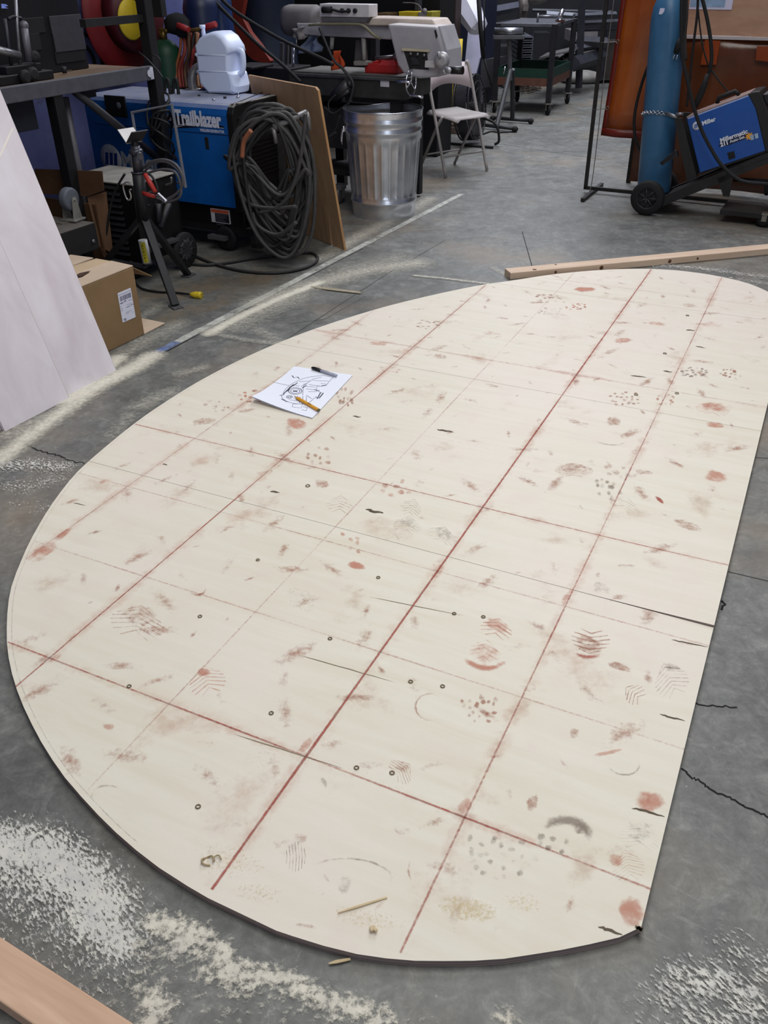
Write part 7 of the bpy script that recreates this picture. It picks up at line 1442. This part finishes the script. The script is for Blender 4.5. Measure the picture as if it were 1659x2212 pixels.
for yy in (0, .25): b = RB(); o_ = Vector((0, yy, 0)); b.ext([ua + o_ + Vector((-.03, 0, -.03)), ua + o_ + Vector((.03, 0, 0)), ub + o_ + Vector((.03, 0, 0)), ub + o_ + Vector((-.02, 0, 0))], (0, .02, 0)); b.build('upright', CT, ct)
b = RB(); b.tube([ub + Vector((0, .01, 0)), S(1438, 244, q=mq + .05)], .012, 8); b.tube([S(1460, 247, q=mq + .0), S(1476, 246, q=mq + .0)], .010, 8); b.build('cylinder_clamp', STEEL, ct)
b = RB(); b.bx((wc.x - .10, mq + .05, .085), (wc.x + .16, mq + .36, .097)); b.build('cylinder_plate', CT, ct)
sa = S(1565, 430, q=mq); b = RB(); b.bx((sa.x - .01, mq - .02, .055), (sa.x + .5, mq + .28, .085)); b.ext([S(x, y, q=mq - .02) for x, y in ((1550, 385), (1585, 372), (1575, 425), (1562, 424))], (0, .02, 0)); b.build('lower_tray', CT, ct)
for yy in (0, .26):
    c = S(1650, 470, q=mq + yy); b = RB(); b.lathe((c.x, mq - .02 + yy, .047), [(.02, 0), (.046, .002), (.046, .022), (.02, .024)], 18, (.2, 1, 0)); b.build('caster_wheel', BLK2, ct)
    b = RB(); b.box((c.x + .01, mq - .01 + yy, .088), (.05, .05, .012)); b.box((c.x + .005, mq - .026 + yy, .065), (.03, .004, .05)); b.build('caster_fork', mat('fork_zinc', (150, 146, 138)), ct)
b = RB(); c = S(1655, 407, q=mq - .02); b.tube([c, c + Vector((.2, .1, 0))], .042, 14, cap=False); b.tube([c + Vector((.002, 0, 0)), c + Vector((.2, .1, 0))], .030, 14); b.tube([S(1585, 388, q=mq + .1), S(1660, 392, q=mq + .1)], .014, 8); tag(b.build('torch_hose', BLK2), 'black ribbed hose end lying on the lower tray of the welder cart', 'hose')
b = RB(); b.ext([S(x, y, q=mq - .01) for x, y in ((1425, 352), (1444, 335), (1462, 326), (1464, 338), (1450, 344), (1430, 358))], (0, .04, 0)); b.tube(catmull([S(x, y, q=mq - .04) for x, y in ((1427, 353), (1446, 338), (1460, 325))], 5), .006, 6); tag(b.build('ground_clamp', DSTEEL), 'worn ground clamp hanging on the cylinder side of the cart', 'clamp')
for pts, q_, r_, lab in (([(1410, 120), (1390, 170), (1374, 230), (1370, 275), (1376, 310), (1390, 334)], 6.50, .0105, 'black hose bowed out left of the tall blue cylinder'),
                         ([(1473, -20), (1472, 60), (1474, 120), (1484, 170), (1498, 230), (1515, 280), (1535, 320), (1560, 358), (1600, 390), (1660, 398)], 6.06, .0115, 'thick black torch cable looping down across the small blue welder'),
                         ([(1508, -20), (1506, 30), (1500, 80), (1494, 130), (1490, 170), (1484, 230)], 6.33, .008, 'straight black cable hanging right of the tall blue cylinder'),
                         ([(1512, -20), (1525, 30), (1534, 80), (1537, 120), (1534, 148), (1524, 180), (1512, 205), (1503, 232)], 6.30, .0115, 'bowed black torch cable hanging in front of the amber curtain'),
                         ([(1508, 20), (1512, 60), (1518, 100), (1530, 140), (1550, 170), (1570, 195), (1578, 203)], 6.34, .005, 'thin black wire running down to the welder handle')):
    tag(RB().tube(catmull([S(x, y, q=q_) for x, y in pts], 7), r_, 7).build('torch_cable', BLK2), lab, 'cable')
tg_ = thing('torch_gun', 'black welding torch grip hanging above the small blue welder', 'torch', tuple(S(1515, 205, q=6.28)))
RB().tube([S(1529, 160, q=6.28), S(1521, 185, q=6.28), S(1510, 212, q=6.28), S(1500, 235, q=6.28)], [.012, .020, .022, .012], 10).build('grip', BLK2, tg_)
p5 = thing('power_plug', 'black power plug dangling in front of the tall blue cylinder', 'plug', tuple(S(1462, 105, q=6.28)))
RB().tube([S(1472, 82, q=6.28), S(1466, 96, q=6.28), S(1460, 115, q=6.28)], [.014, .022, .018], 12).build('body', BLK2, p5)
b = RB(); b.cyl(S(1458, 115, q=6.28), S(1454, 128, q=6.28), .004, 6); b.cyl(S(1464, 117, q=6.28), S(1461, 129, q=6.28), .004, 6); b.build('prong', CHROME, p5)
RB().tube(catmull([S(1472, 82, q=6.28), S(1477, 50, q=6.28), S(1480, 0, q=6.28), S(1482, -30, q=6.28)], 5), .010, 7).build('cord', BLK2, p5)
b = RB()
for k in range(3): b.tube(catmull([S(1476 + 4 * k, -30, q=6.30 + .02 * k), S(1478 + 3 * k, 30, q=6.30 + .02 * k), S(1474 + 3 * k, 80, q=6.31 + .02 * k), S(1476 + 3 * k, 130, q=6.33 + .02 * k)], 5), .009, 6)
tag(b.build('cord_bundle', mat('cord_grey', (60, 54, 54), .6)), 'bundle of dusty grey cords hanging against the tall blue cylinder', 'cord')

# ------------------------------------------------------------------ groups of repeats
GR = {'gas_cylinder': 'gas cylinders in the shop', 'oxygen_cylinder': 'gas cylinders in the shop', 'hex_nut': 'loose fasteners on the generator top', 'bolt': 'loose fasteners on the generator top', 'parts_bin': 'parts bins behind the band saw', 'steel_bar': 'steel bars on the cart shelf',
      'birch_sheet': 'leaning birch sheets', 'hanging_cable': 'slanting black cables', 'torch_cable': 'cables around the small welder', 'shop_rag': 'shop rags on the band saw', 'splinter': 'wood splinters by the board'}
for o in COL.objects:
    k = o.name.split('.')[0]
    if o.parent is None and k in GR and 'category' in o and 'group' not in o: o['group'] = GR[k]
